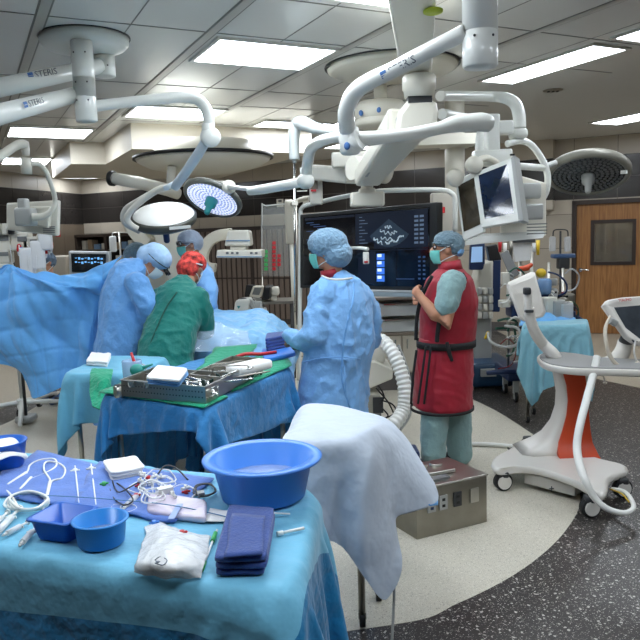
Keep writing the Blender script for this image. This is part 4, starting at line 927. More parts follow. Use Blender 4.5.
m = MB(); torso(m, [at(188, 282, 5.58), at(184, 286, 5.54), at(179, 298, 5.46), at(175, 315, 5.38), at(169, 338, 5.27), at(165, 362, 5.2), at(163, 395, 5.17), at(163, 430, 5.17)], s3_, [.07, .12, .195, .215, .215, .22, .235, .25], [.07, .1, .14, .165, .17, .18, .2, .21])
m.limb([at(163, 297, 5.5), at(154, 315, 5.5), at(150, 335, 5.58), at(165, 340, 5.8)], [.09, .085, .08, .06], 18)
m.limb([at(197, 297, 5.42), at(204, 315, 5.42), at(205, 332, 5.48), at(198, 340, 5.7)], [.09, .08, .075, .06], 18)
organic('surgical_gown', m, gowng, p3, .014, 3, wrinkle(.017, 7, 9, .4))
redcap = mat('red_patterned_cap', (196, 62, 54), .85, bump=.5, bscale=60, var=.85, vscale=30)
add_cap(p3, J['head'], J['face'], J['up'], redcap, 1.0, 1.06, .03, shape=[((.0, -.09, -.035), (.075, .05, .06))])
m = MB(); M = basis(J['face'], J['up']); q = lambda x, y, z: J['head']+M@V((x, y, z)); m.tube([q(-.1, -.02, .02), q(-.06, -.1, .0), q(0, -.128, -.005), q(.06, -.1, .0), q(.1, -.02, .02)], .009, 8, 5, flat=.6); part('cap_tie', m, maskw, p3)
add_mask(p3, J['head'], J['face'], J['up'], maskw); face_details(p3, None, J['head'], J['face'], J['up'])
m = MB(); m.tube([at(177, 292, 5.3), at(166, 308, 5.22), at(156, 330, 5.13), at(148, 350, 5.08)], .006, 8, 5); part('gown_overlap_edge', m, mat('dark_green_edge', (10, 74, 62), .7, bump=.1), p3)

# ---- 4. blue gown bent over, left of the green one
D4 = 5.6
p4 = thing('person', 'person in mid blue gown and puffed pale cap, bent over beside the hanging drape', 'person', (P(122, 340, 5.5).x, 5.5, 0))
s4_ = V((.35, -.94, 0)); f4 = V((.94, .35, 0))
def at(px, py, d=D4): return P(px, py, d)
J = dict(head=at(155, 262, 5.66), face=(.75, -.1, -.75), up=(.6, 0, .75), neck=at(140, 273, 5.6), upper=at(135, 277, 5.58), chest=at(127, 295, 5.55), waist=at(121, 330, 5.5), pelvis=at(118, 362, 5.5), side=s4_,
    Lsh=at(136, 282, 5.75), Lel=at(150, 315, 5.95), Lwr=at(168, 322, 6.0), Rsh=at(135, 285, 5.35), Rel=at(146, 322, 5.4), Rwr=at(158, 330, 5.65), Lank=(-1.66, 5.6, .085), Rank=(-1.6, 5.42, .085), foot=f4)
body(p4, J, .013); shoes(p4, J, shoe_m)
m = MB(); torso(m, [at(143, 268, 5.62), at(137, 270, 5.6), at(129, 278, 5.58), at(126, 296, 5.55), at(124, 320, 5.52), at(121, 350, 5.5), at(119, 380, 5.5), at(118, 420, 5.5)], s4_, [.075, .13, .2, .225, .23, .235, .245, .25], [.07, .10, .155, .185, .19, .195, .21, .22])
m.limb([at(137, 283, 5.36), at(146, 305, 5.34), at(150, 326, 5.42), at(160, 332, 5.6)], [.09, .088, .08, .06], 18)
m.limb([at(137, 283, 5.78), at(150, 312, 5.9), at(165, 324, 5.95)], [.09, .08, .06], 18)
organic('surgical_gown', m, gownb2, p4, .014, 3, wrinkle(.018, 6.5, 14, .35))
add_cap(p4, J['head'], J['face'], J['up'], mat('pale_puffed_cap', (168, 200, 232), .85, bump=.6, bscale=60, var=.1), 1.08, 1.12, .0); add_mask(p4, J['head'], J['face'], J['up'], maskw); face_details(p4, None, J['head'], J['face'], J['up'])
m = MB(); M = basis(J['face'], J['up']); q = lambda x, y, z: J['head']+M@V((x, y, z))
m.tube([q(math.sin(a)*.112, math.cos(a)*.122-.012, .035) for a in [2*PI*k/24 for k in range(24)]], .004, 6, loop=True); m.tube([q(.0, .12, .04), q(0, .05, .125), q(0, -.06, .13)], .004, 6, 5)
for k in (-1, 1): m.cyl(q(.03*k, .10, .015), q(.028*k, .15, .0), .011, .013)
part('headlight_loupes', m, black, p4)

# ---- 5. far surgeon facing left with goggles
D5 = 6.4
p5 = thing('person', 'person across the patient in blue gown, dark goggles, teal mask and red collar', 'person', (P(198, 300, D5).x, D5, 0))
s5_ = V((-.25, .97, 0)); f5 = V((-.9, -.43, 0)).normalized(); s5_ = V((f5.y, -f5.x, 0))
def at(px, py, d=D5): return P(px, py, d)
J = dict(head=at(188.5, 244), face=(-.93, -.42, -.12), neck=at(194, 264), upper=at(196, 269), chest=at(197, 283), waist=at(198, 310), pelvis=at(198, 332), side=s5_,
    Lsh=at(200, 273, 6.22), Lel=at(206, 300, 6.15), Lwr=at(188, 312, 6.05), Rsh=at(188, 273, 6.5), Rel=at(180, 298, 6.45), Rwr=at(172, 312, 6.2), Lank=(P(201, 300, D5).x, 6.35, .085), Rank=(P(193, 300, D5).x, 6.5, .085), foot=f5)
body(p5, J, .013); shoes(p5, J, shoe_m)
m = MB(); torso(m, [at(194, 261), at(195, 265), at(196.5, 272), at(197, 287), at(197.5, 308), at(198, 335), at(198, 375), at(198, 400)], s5_, [.07, .12, .19, .21, .215, .22, .23, .24], [.07, .1, .145, .165, .175, .18, .2, .21])
m.limb([at(203, 274, 6.2), at(210, 290, 6.15), at(209, 304, 6.12), at(192, 313, 6.05)], [.085, .082, .075, .055], 18)
m.limb([at(188, 274, 6.5), at(181, 290, 6.5), at(178, 303, 6.4), at(172, 312, 6.2)], [.085, .08, .07, .055], 18)
organic('surgical_gown', m, gownb, p5, .014, 3, wrinkle(.017, 7, 21, .35))
add_cap(p5, J['head'], J['face'], (0, 0, 1), mat('white_blue_cap', (196, 208, 222), .85, bump=.6, bscale=60, var=.12), 1.02, 1.0, -.01); add_mask(p5, J['head'], J['face'], (0, 0, 1), maskm); face_details(p5, None, J['head'], J['face']); goggles(p5, J, black, 1.08)
m = MB(); m.lathe([(.062, -.03), (.075, -.03), (.066, .03), (.055, .03)], at(193, 263), axis=(-.15, -.1, 1), closed=True); part('red_collar', m, vest, p5)

# ---- 6. third assistant behind the bent one, 7. anaesthetist
def far_person(lab, px, py, d, f, gm, cm_, seed, up=(0, 0, 1), mm=maskw, bend=0):
    hc = P(px, py, d); f = V(f).normalized(); fh = V((f.x, f.y, 0)).normalized(); s = V((fh.y, -fh.x, 0)); t = thing('person', lab, 'person', (hc.x, d, 0)); h = hc.z
    b0 = hc-fh*(.04+bend*.2); L_ = lambda x, y, z: V((b0.x, b0.y, 0))+s*x+fh*y+V((0, 0, z)); k = (h-.12)/1.5
    J = dict(head=hc, face=f, up=up, neck=L_(0, 0, 1.41*k+.0), upper=L_(0, 0, 1.36*k), chest=L_(0, 0, 1.22*k), waist=L_(0, 0, 1.05*k), pelvis=L_(0, 0, .9*k), side=s, Lsh=L_(-.17, 0, 1.35*k), Lel=L_(-.2, .05, 1.05*k), Lwr=L_(-.12, .28, 1.0*k),
        Rsh=L_(.17, 0, 1.35*k), Rel=L_(.2, .05, 1.05*k), Rwr=L_(.12, .28, 1.0*k), Lank=L_(-.1, 0, .085), Rank=L_(.1, 0, .085), foot=fh)
    body(t, J, .013); shoes(t, J, shoe_m); m = MB()
    torso(m, [L_(0, 0, 1.42*k), L_(0, 0, 1.39*k), L_(0, 0, 1.32*k), L_(0, 0, 1.18*k), L_(0, 0, .9*k), L_(0, 0, .5*k)], s, [.08, .13, .2, .21, .22, .24], [.07, .1, .14, .16, .18, .2])
    for q in (-1, 1): m.limb([L_(.18*q, 0, 1.32*k), L_(.23*q, .03, 1.08*k), L_(.15*q, .22, 1.0*k)], [.085, .08, .06], 16)
    organic('surgical_gown', m, gm, t, .015, 3, wrinkle(.015, 7, seed, .4)); add_cap(t, hc, f, up, cm_, 1.0, 1.05); add_mask(t, hc, f, up, mm); face_details(t, None, hc, f, up)
    return t
far_person('person with a grey-green cap half hidden behind the bent-over blue gowned surgeon', 138, 257, 6.35, (.7, -.35, -.3), gownb2, capg, 31, bend=.5)
far_person('person with patterned cap and white mask peeking over the blue drape, far left', 44, 262, 7.6, (-.45, -.85, -.25), scrub, mat('patterned_cap', (92, 110, 130), .85, bump=.5, bscale=60, var=.45, vscale=30), 37)
# ============================================================ TABLES AND SHEETS
def table(name, lab, quad, z, m_, inset=.06, legs=(0, 1, 2, 3), lr=.016, shelf=None, wheels=True):
    c = sum((V((x, y, 0)) for x, y in quad), V())/4; t = thing(name, lab, 'table', (c.x, c.y, 0)); q = [V((x, y, 0))+(c-V((x, y, 0))).normalized()*inset for x, y in quad]
    m = MB(); m.prism([p+V((0, 0, z-.03)) for p in q], (0, 0, .024)); part('table_top', m, m_, t)
    for k in legs:
        p = q[k]+(c-q[k]).normalized()*.04; m = MB(); m.cyl(p+V((0, 0, .06 if wheels else 0)), p+V((0, 0, z-.03)), lr); l = part('leg', m, m_, t)
        if wheels: m = MB(); m.cyl(p+V((-.012, 0, .032)), p+V((.012, 0, .032)), .032); m.mi = 1; m.cyl(p+V((-.014, 0, .032)), p+V((.014, 0, .032)), .015); m.box(p+V((0, 0, .055)), (.034, .03, .03)); part('caster', m, [rubber, steel_d], l)
    if shelf: m = MB(); m.prism([p+(c-p).normalized()*.05+V((0, 0, shelf)) for p in q], (0, 0, .015)); part('lower_shelf', m, m_, t)
    return t
# ---- foreground table
FZ = .85
fq = [(-1.75, 2.27), (-.075, 1.584), (-.02, 2.40), (-1.75, 3.1)]
table('instrument_table', 'large table in the foreground under a two-tone turquoise drape, mostly hidden by it', fq, FZ-.012, steel_d, inset=.13)
def sheet_over(quad, z, ov, nx, ny, m_, name, lab, seed=1, steps=260, zone=None, mats=None, rot=0, thick=.008, solids=None, solid=.002, it=8, wind=None):
    a, b, c_, d = [np.array([*p, z]) for p in quad]; ex = ((b-a)+(c_-d))/2; ey = ((d-a)+(c_-b))/2
    lx, ly = np.linalg.norm(ex), np.linalg.norm(ey); ux, uy = ex/lx, ey/ly; cen = (a+b+c_+d)/4; cr, sr = math.cos(rot), math.sin(rot); ox, oy = ux*cr+uy*sr, -ux*sr+uy*cr
    if isinstance(ov, (int, float)): ov = (ov,)*4                         # overhang left, right, front, back
    W_ = lx+ov[0]+ov[1]; H_ = ly+ov[2]+ov[3]; o = cen-ox*(lx/2+ov[0])-oy*(ly/2+ov[2])+np.array([0, 0, thick+.012])
    X = drape(nx, ny, o, ox*W_, oy*H_, solids or [([tuple(p) for p in quad], z, 0.0)], steps, thick, seed=seed, it=it, wind=wind)
    mf = (lambda i, j: 1 if zone(i*H_, j*W_, W_, H_) else 0) if zone else None
    o = cloth_part(name, X, m_, matf=mf, solid=solid, mats=mats); tag(o, lab, 'drape'); return X
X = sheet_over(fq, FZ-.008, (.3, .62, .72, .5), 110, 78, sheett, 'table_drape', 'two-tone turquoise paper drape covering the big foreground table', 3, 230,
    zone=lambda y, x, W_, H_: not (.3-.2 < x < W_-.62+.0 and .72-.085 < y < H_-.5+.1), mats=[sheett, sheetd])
FT = FZ+.004
def GF(px, py, dz=0.0): return G(px, py, FT+dz)
# ---- instrument table with trays
iq = [(-1.225, 3.80), (-.574, 3.336), (-.176, 4.454), (-.83, 4.92)]; IZ = .9
table('instrument_table', 'blue-draped instrument table in the middle carrying the steel trays', iq, IZ-.012, steel)
sheet_over(iq, IZ-.008, (.58, .34, .27, .80), 90, 92, sheetd, 'table_drape', 'blue creased drape hanging from the table with the steel instrument trays', 5, 240, rot=.0, mats=[crease_mat('table_blue_sheet', (44, 126, 186), .6, .8, 8)], zone=lambda *a: False)
# ---- second, small table behind left
tq = [(-1.66, 4.42), (-1.20, 4.30), (-1.08, 4.95), (-1.55, 5.10)]; TZ = .9
table('side_table', 'small side table left of the instrument table under a light turquoise drape', tq, TZ-.012, steel)
sheet_over(tq, TZ-.008, (.28, .2, .30, .3), 52, 56, sheett, 'table_drape', 'light turquoise drape on the small side table with the green towel', 8, 220)
# ---- stand under pale sheet, right of the basin
wq = [(-.19, 2.80), (.20, 2.84), (.33, 3.20), (-.07, 3.40)]; WZ = .9
table('small_stand', 'small steel stand on casters wrapped in the pale grey-white sheet', wq, WZ-.05, steel_d, inset=.07)
rows = [[P(291, 432, 3.46), P(302, 428, 3.5), P(330, 424, 3.5), P(363, 428, 3.48), P(392, 440, 3.42), P(412, 462, 3.36), P(426, 492, 3.3)],
        [P(294, 417, 3.32), P(304, 405, 3.38), P(330, 404, 3.38), P(361, 411, 3.34), P(388, 419, 3.26), P(408, 440, 3.2), P(431, 478, 3.16)],
        [P(288, 430, 3.05), P(306, 420, 3.1), P(330, 421, 3.1), P(357, 424, 3.06), P(382, 424, 3.02), P(407, 452, 3.02), P(438, 501, 3.0)],
        [P(282, 441, 2.78), P(304, 440, 2.76), P(325, 439, 2.76), P(346, 438, 2.78), P(372, 432, 2.84), P(391, 462, 2.88), P(413, 512, 2.92)],
        [P(284, 464, 2.76), P(307, 466, 2.73), P(326, 469, 2.73), P(344, 470, 2.75), P(371, 466, 2.74), P(388, 494, 2.82), P(399, 516, 2.88)],
        [P(291, 490, 2.76), P(310, 494, 2.72), P(328, 499, 2.74), P(342, 504, 2.76), P(364, 500, 2.70), P(388, 518, 2.80), P(396, 524, 2.86)],
        [P(300, 518, 2.77), P(316, 519, 2.73), P(331, 526, 2.75), P(343, 533, 2.77), P(362, 535, 2.69), P(389, 545, 2.78), P(400, 546, 2.84)],
        [P(309, 538, 2.77), P(322, 536, 2.74), P(333, 539, 2.75), P(344, 546, 2.78), P(362, 560, 2.70), P(388, 573, 2.76), P(402, 563, 2.80)],
        [P(311, 544, 2.77), P(324, 541, 2.74), P(334, 542, 2.75), P(345, 550, 2.78), P(365, 578, 2.71), P(384, 600, 2.73), P(399, 580, 2.78)]]
wrf = wrinkle(.0055, 6, 61, .45)
Xw = patch(rows, 10, 10, lambda u, v, p: wrf(V(p), None)); cloth_part('cotton_sheet', Xw, sheetw, sub=1, solid=.003); tag(bpy.data.objects['cotton_sheet'], 'pale grey-white cotton sheet thrown over the small stand right of the blue basin', 'sheet')
m = MB(); m.grid([[P(424, 492, 2.99), P(431, 499, 2.995), P(438, 501, 3.0)], [P(424, 503, 2.96), P(430, 506, 2.96), P(438, 505, 2.98)]]); tag(part('blue_cloth_edge', m, sheetb, solid=.003), 'bright blue cloth edge showing under the right tip of the pale sheet', 'cloth')
m = MB(); p0 = P(392, 618, 2.86); m.tube([P(394, 575, 2.86), P(394, 600, 2.86), P(392, 640, 2.80), P(391, 680, 2.75)], .006, 8, 4); m.cyl(P(393, 577, 2.87), P(393, 584, 2.87), .02); tag(part('dangling_wire', m, mat('grey_cord', (150, 150, 145), .5, bump=.03)), 'thin grey cord with a steel fitting hanging beside the leg of the sheeted stand', 'cord')

# ---- operating table and patient drape
c = V((-.72, 5.95, 0)); t = thing('operating_table', 'operating table hidden under pale blue drapes behind the instrument table', 'operating table', c)
m = MB(); m.rbox(c+V((0, 0, .07)), (.9, .5, .14), .03); part('base', m, steel_d, t); m = MB(); m.rbox(c+V((0, 0, .45)), (.3, .25, .7), .03); part('pillar', m, steel, t)
m = MB(); m.rbox(c+V((.0, 0, .84)), (1.2, .45, .1), .03); part('table_top', m, dgrey, t)
rows = [[P(150, 318, 6.35), P(185, 312, 6.35), P(205, 308, 6.35), P(240, 311, 6.3), P(262, 310, 6.3), P(280, 318, 6.2), P(292, 330, 6.1), P(300, 345, 6.05)],
        [P(150, 318, 6.0), P(185, 316, 6.0), P(205, 314, 6.0), P(238, 319, 6.0), P(258, 316, 6.0), P(276, 324, 5.95), P(290, 336, 5.9), P(299, 352, 5.9)],
        [P(150, 330, 5.7), P(185, 327, 5.7), P(208, 328, 5.65), P(236, 331, 5.65), P(255, 329, 5.65), P(272, 334, 5.65), P(286, 345, 5.7), P(297, 362, 5.75)],
        [P(150, 345, 5.8), P(185, 340, 5.65), P(206, 339, 5.45), P(232, 341, 5.45), P(252, 342, 5.45), P(270, 346, 5.5), P(283, 358, 5.55), P(294, 375, 5.6)],
        [P(150, 370, 5.72), P(185, 362, 5.6), P(205, 360, 5.38), P(230, 362, 5.36), P(250, 364, 5.38), P(268, 368, 5.42), P(281, 380, 5.5), P(292, 395, 5.55)],
        [P(150, 420, 5.70), P(185, 415, 5.6), P(205, 415, 5.36), P(230, 418, 5.34), P(250, 420, 5.36), P(268, 420, 5.4), P(281, 425, 5.5), P(292, 430, 5.55)]]
wr = wrinkle(.03, 5.5, 40, 1.0)
Xp_ = patch(rows, 10, 12, lambda u, v, p: wr(V(p), None))
cloth_part('patient_drape', Xp_, sheetp, sub=0); o = bpy.data.objects['patient_drape']; tag(o, 'pale blue drapes mounded over the patient on the operating table', 'drape')
cl = thing('plastic_pouch', 'glossy clear fluid pouch lying over the front of the patient drape', 'pouch', P(215, 335, 5.4))
rows = [[P(196, 326, 5.5), P(212, 322, 5.55), P(230, 327, 5.55), P(248, 332, 5.55)], [P(192, 338, 5.38), P(212, 335, 5.36), P(232, 337, 5.36), P(250, 340, 5.38)], [P(190, 352, 5.28), P(210, 350, 5.26), P(232, 351, 5.26), P(254, 352, 5.3)]]
part('film', (lambda mb: mb.grid([[V(q) for q in r] for r in patch(rows, 8, 8, lambda u, v, p: .03*noise.noise(V(p)*9)+.012*abs(noise.noise(V(p)*22)))]))(MB()), mat('clear_film', (200, 224, 244), .08, alpha=.28, bump=.5, bscale=22, bdist=.02), cl, solid=.002)
# ---- hanging blue screen sheet
rows = [[P(-45, 285, 6.0), P(-12, 272, 5.9), P(8, 262, 5.82), P(30, 267, 5.78), P(55, 270, 5.78), P(78, 271, 5.75), P(100, 264, 5.7), P(118, 255.5, 5.66)],
        [P(-50, 305, 5.95), P(-20, 290, 5.85), P(6, 278, 5.72), P(30, 277, 5.6), P(58, 281, 5.6), P(82, 287, 5.62), P(101, 284, 5.66), P(112, 272, 5.68)],
        [P(-50, 325, 5.9), P(-25, 315, 5.78), P(4, 306, 5.66), P(30, 300, 5.58), P(58, 298, 5.6), P(80, 296, 5.68), P(98, 300, 5.72), P(107, 294, 5.72)],
        [P(-45, 345, 5.85), P(-20, 338, 5.75), P(8, 334, 5.64), P(34, 328, 5.6), P(58, 323, 5.66), P(78, 322, 5.7), P(92, 328, 5.66), P(101, 330, 5.74)],
        [P(-12, 362, 5.8), P(2, 358, 5.72), P(18, 356, 5.62), P(38, 352, 5.6), P(58, 348, 5.64), P(76, 348, 5.66), P(89, 352, 5.62), P(98, 358, 5.74)],
        [P(14, 374, 5.74), P(18, 374, 5.68), P(27, 373, 5.62), P(42, 370, 5.6), P(58, 366, 5.62), P(73, 365, 5.64), P(86, 370, 5.64), P(96, 380, 5.72)],
        [P(25, 393, 5.72), P(28, 397, 5.68), P(33, 399, 5.63), P(45, 395, 5.6), P(58, 389, 5.6), P(70, 384, 5.62), P(83, 385, 5.64), P(94, 398, 5.7)]]
def fold(u, v, p):
    q = V(p); a = noise.noise(V((q.x*2.6+q.z*1.9, q.y*2, q.z*1.2-q.x*.6))); b_ = 1-2*abs(noise.noise(V((q.x*3.2+q.z*2.8, 3, q.z*2.1-q.x*1.5))))
    du_, dv_ = u-.29, v; an = math.atan2(dv_, du_); rr_ = math.hypot(du_, dv_)
    g = .045*math.exp(-rr_*1.3)*min(1, rr_*6)*(math.cos(an*11+math.sin(rr_*4))**3)
    for t_, k in ((u, 7.5), (v, 5.2)):
        f_ = abs((t_*k) % 1-.5); g += .010*max(0, 1-f_/.09)
    return .045*a+.04*b_+.006*noise.noise(q*14)+g
Xs = patch(rows, 12, 12, fold); cloth_part('hanging_drape', Xs, sheetb, sub=1); tag(bpy.data.objects['hanging_drape'], 'wide blue anaesthesia screen drape hanging in a point at the left', 'drape')
# its poles / IV stand behind
ivb = V((P(16, 412, 6.05).x-.0, 6.4, 0))
t = thing('drape_stand', 'white five-legged stand on casters behind the blue hanging drape, bottom left', 'stand', G(20, 400, 0))
c0 = G(22, 402, .12); m = MB(); m.cyl(c0, V((c0.x-.03, c0.y, 1.62)), .016); part('pole', m, white, t)
m = MB()
m.rbox(c0+V((0, 0, -.01)), (.09, .09, .1), .02); part('hub', m, white, t)
for q in ((78, 412-10), (62, 392), (-40, 415), (20, 425)):
    e = G(*q, .075); mm = MB(); mm.limb([c0, c0*.5+e*.5+V((0, 0, .01)), e], [.028, .024, .02], 12); lg = part('foot_bar', mm, white, t)
for q in ((19.5, 413), (39.5, 403)):
    e = G(*q, .04); mm = MB(); mm.cyl(e+V((-.016, 0, 0)), e+V((.016, 0, 0)), .04); mm.mi = 1; mm.cyl(e+V((-.018, 0, 0)), e+V((.018, 0, 0)), .02); mm.tube([e+V((0, 0, .03)), e+V((0, 0, .08))], .014); part('caster', mm, [rubber, white], t)
m = MB(); m.tube([G(38, 388, .12), G(50, 390, .03), G(58, 384, .03), G(64, 396, .06), G(52, 399, .05)], .012, 8, 5); m.limb([G(52, 397, .05), G(60, 402, .05)], [.035, .03]); tag(part('foot_pedal', m, black), 'black cable and pedal on the floor beside the drape stand', 'foot pedal')

# ============================================================ ON THE INSTRUMENT TABLE
def GI(px, py, dz=0.0): return G(px, py, IZ+.004+dz)
def lay(name, lab, cat, pts, m_, th=.004, z=None, rough=.003, n=10, group=None, gf=GI, seed=0, dz=0.0, top=None):
    """soft flat sheet lying on a surface, outline corners a b c d"""
    a, b, c_, d = [gf(*p, dz) for p in pts]; rows = []
    for i in range(n+1):
        row = []
        for j in range(n+1):
            u, v = j/n, i/n; p = (a*(1-u)+b*u)*(1-v)+(d*(1-u)+c_*u)*v; k = noise.noise(V((p.x*9, p.y*9, seed))); e = noise.noise(V((p.x*5, p.y*5, seed+4)))
            row.append(p+V((e*rough*4 if u in (0, 1) else 0, k*rough*3 if v in (0, 1) else 0, abs(k)*rough*2+th/2+.001)))
        rows.append(row)
    m = MB(); m.grid(rows); o = part(name, m, m_, solid=th); tag(o, lab, cat, group); return o
lay('green_towel', 'green towel spread under the long front steel tray', 'towel', [(100, 393), (203, 409), (228, 398), (140, 376)], towelg, .008, rough=.004)
lay('green_towel', 'green towel under the right steel tray and the blue box', 'towel', [(232, 393), (292, 366), (281, 348), (238, 365)], towelg, .008, rough=.004, seed=3)
lay('green_towel', 'green towel spread across the back of the table behind the trays', 'towel', [(196, 372), (245, 362), (258, 345), (216, 348)], towelg, .006, rough=.005, seed=6, dz=.01)
def tray(name, lab, a, b, depth, h, m_, gf=GI, th=.004, wall=True, rim=.008, cat='tray', dirv=None):
    a, b = gf(*a, .012), gf(*b, .012); x = (b-a).normalized(); y = dirv.normalized() if dirv else V((-x.y, x.x, 0)); L_ = (b-a).length; t = thing(name, lab, cat, (a+b)/2+y*depth/2)
    c_, d = b+y*depth, a+y*depth; m = MB(); up = V((0, 0, h))
    m.prism([a, b, c_, d], (0, 0, th)); 
    for p, q in ((a, b), (b, c_), (c_, d), (d, a)):
        n_ = V(((q-p).y, -(q-p).x, 0)).normalized()*th; e = (q-p).normalized()*0
        m.prism([p, q, q-n_, p-n_], up)
        m.prism([p+up+n_*rim/th, q+up+n_*rim/th, q+up-n_, p+up-n_], (0, 0, .003))
    part('shell', m, m_, t); return t, a, b, c_, d, x, y
t1, a, b, c_, d, tx, ty = tray('steel_tray', 'long perforated steel tray at the front of the instrument table', (122, 396), (206, 404), .34, .085, steel, dirv=V((.30, 1.0, 0)))
m = MB()
for i in range(26):
    for j in range(2):
        p = a+tx*((b-a).length*(i+1)/27)+V((0, 0, .03+.028*j)); n_ = V((tx.y, -tx.x, 0)); m.lathe([(.0, .0), (.004, .0), (.004, .001), (0, .001)], p, n_, 8)
part('vent_hole_set', m, dgrey, t1).__setitem__('kind', 'stuff')
for f in (.14, .34):
    m = MB(); p = a+tx*(b-a).length*f+V((0, 0, .07)); n_ = V((tx.y, -tx.x, 0)); m.box(p+n_*.008, (.03, .012, .03)); m.tube([p+n_*.012+V((-.015, 0, .01)), p+n_*.02+V((0, 0, -.015)), p+n_*.012+V((.015, 0, .01))], .003, 6, 4); part('latch', m, steel_d, t1)
m = MB(); p = b+ty*.08+V((0, 0, .05)); n_ = V((ty.y, -ty.x, 0)).normalized(); q_ = [p-ty*.035-V((0, 0, .02)), p+ty*.035-V((0, 0, .02)), p+ty*.035+V((0, 0, .02)), p-ty*.035+V((0, 0, .02))]
for u_, v_ in zip(q_, q_[1:]+q_[:1]): m.tube([u_+n_*.012, v_+n_*.012], .003, 6)
part('handle', m, chrome, t1)
t2, a2, b2, c2_, d2_, _, _ = tray('steel_tray', 'second steel tray on the right half of the instrument table', (226, 393), (264, 372), .24, .08, steel, dirv=V((-.9, .55, 0)))
def instrument(p, q, kind, m_, lab, parent=None, gr='steel instruments in the trays'):
    p, q = V(p), V(q); L_ = (q-p).length; x = (q-p).normalized(); y = x.cross(V((0, 0, 1))).normalized(); m = MB(); w_ = lambda u, v, z=0: p+x*u*L_+y*v*L_+V((0, 0, z))
    if kind == 0:                                                     # ring-handled clamp
        for k in (-1, 1):
            m.tube([w_(0, .004*k), w_(.35, .012*k), w_(.5, .0), w_(.7, -.05*k), w_(.85, -.07*k)], [.0025, .004, .0045, .0035, .003], 6, 3)
            m.tube([w_(.93+.06*math.cos(a_), -.085*k+.05*math.sin(a_)) for a_ in [2*PI*i/14 for i in range(14)]], .003, 6, loop=True)
    elif kind == 1:                                                   # retractor
        m.tube([w_(0, 0, .0), w_(.03, .0, .03), w_(.1, 0, .035), w_(.6, 0, .03), w_(.95, 0, .025), w_(1, .03, .01)], [.008]*6, 8, 3, flat=.35)
    else:
        m.tube([w_(0, 0), w_(.5, .015), w_(1, 0)], [.002, .005, .004], 6, 3); m.tube([w_(0, .01), w_(.5, -.01), w_(1, 0)], [.002, .005, .004], 6, 3)
    o = part('surgical_instrument', m, m_, None); return tag(o, lab, 'instrument', gr)
rr = random.Random(9); kn = ['ring-handled clamp', 'flat steel retractor', 'slim steel forceps']
for i in range(26):
    u = rr.uniform(.12, .95); v = rr.uniform(.12, .9); L0 = rr.uniform(.16, .24); an = rr.uniform(-.5, .5)+(.1 if i % 2 else -.3); zc = .03+.0025*i
    cpt = a+(b-a)*u+ty*.34*v; dv = (tx*math.cos(an)+ty*math.sin(an))*L0/2; 
    pu, qu = cpt-dv, cpt+dv
    for w2 in (pu, qu): w2.z = IZ+.03+.002*i+rr.uniform(-.004, .006)
    instrument(pu, qu, i % 3, chrome if i % 2 else steel_d, kn[i % 3]+' lying among the others in the long front steel tray', gr='instruments in the front tray: '+kn[i % 3])
for i in range(12):
    u = rr.uniform(.2, .8); v = rr.uniform(.15, .85); L0 = rr.uniform(.12, .17); an = rr.uniform(-.4, .4); cpt = a2*(1-u)*(1-v)+b2*u*(1-v)+c2_*u*v+d2_*(1-u)*v; dv = V((math.cos(an+.9), math.sin(an+.9), 0))*L0/2
    pu, qu = cpt-dv, cpt+dv
    for w2 in (pu, qu): w2.z = IZ+.03+.003*i
    instrument(pu, qu, i % 3, chrome if i % 2 else steel_d, kn[i % 3]+' lying among the others in the right steel tray', gr='instruments in the right tray: '+kn[i % 3])
for i in range(10):
    pu = GI(212+rr.uniform(-10, 22), 372+rr.uniform(-8, 6), .10); an = rr.uniform(-.2, .9); qu = pu+V((math.cos(an)*.2, math.sin(an)*.2, rr.uniform(-.01, .03))); pu.z = qu.z-.02; instrument(pu, qu, i % 3, steel_d if i % 2 else chrome, kn[i % 3]+' in the loose heap behind the front steel tray', gr='instruments heaped behind the front tray: '+kn[i % 3])
# big clips standing on tray corners
dgreen = mat('dark_green_metal', (38, 62, 58), .4, metal=.3, bump=.05)
for i, (px, py, w_) in enumerate(((207.5, 389, 'at the front right corner of the long tray'), (222, 383, 'on the far right corner of the long tray'), (250, 375, 'halfway along the right tray'), (259, 370, 'at the right end of the right tray'))):
    c = GI(px, py, .05); t = thing('tray_clip', 'dark green spring clip '+w_, 'clip', c, 0, 'spring clips on the trays')
    for k in (-1, 1): m = MB(); m.prism([c+V((.004*k, 0, -.03)), c+V((.016*k, .004, -.03)), c+V((.034*k, 0, .055)), c+V((.012*k, 0, .045)), c+V((.004*k, 0, .01))], (0, .02, 0)); part('jaw', m, dgreen, t, bevel=.002)
    m = MB(); m.cyl(c+V((-.012, .01, 0)), c+V((.012, .01, 0)), .008); part('spring', m, dgrey, t)
# folded towels, gauze, boxes
def folded(name, lab, cat, pts, n, th, m_, gf=GI, z0=0.0, group=None, r=.4, rough=.002, seed=0):
    """stack of folded cloth: each layer a soft slab with rounded folded edges"""
    a, b, c_, d = [gf(*p, z0) for p in pts]; m = MB(); rr_ = random.Random(seed)
    for k in range(n):
        j = [V((rr_.uniform(-.004, .004), rr_.uniform(-.004, .004), 0)) for _ in range(4)]; q = [p+jj+V((0, 0, .002+k*th)) for p, jj in zip((a, b, c_, d), j)]; cen = sum(q, V())/4; rings = []
        for zf, ins in ((.02, .010), (.12, .003), (.3, 0), (.7, 0), (.88, .003), (.98, .010)):
            ring = []
            for i in range(4):
                p0_, p1_ = q[i], q[(i+1) % 4]
                for s_ in range(8):
                    p = p0_*(1-s_/8)+p1_*(s_/8); o_ = (cen-p).normalized()
                    if s_ == 0: p = p+o_*.006
                    ring.append(p+o_*ins+V((0, 0, zf*th+rough*noise.noise(V((p.x*25, p.y*25, k+seed))))))
            rings.append(ring)
        m.rings(rings)
    o = part(name, m, m_); return tag(o, lab, cat, group)
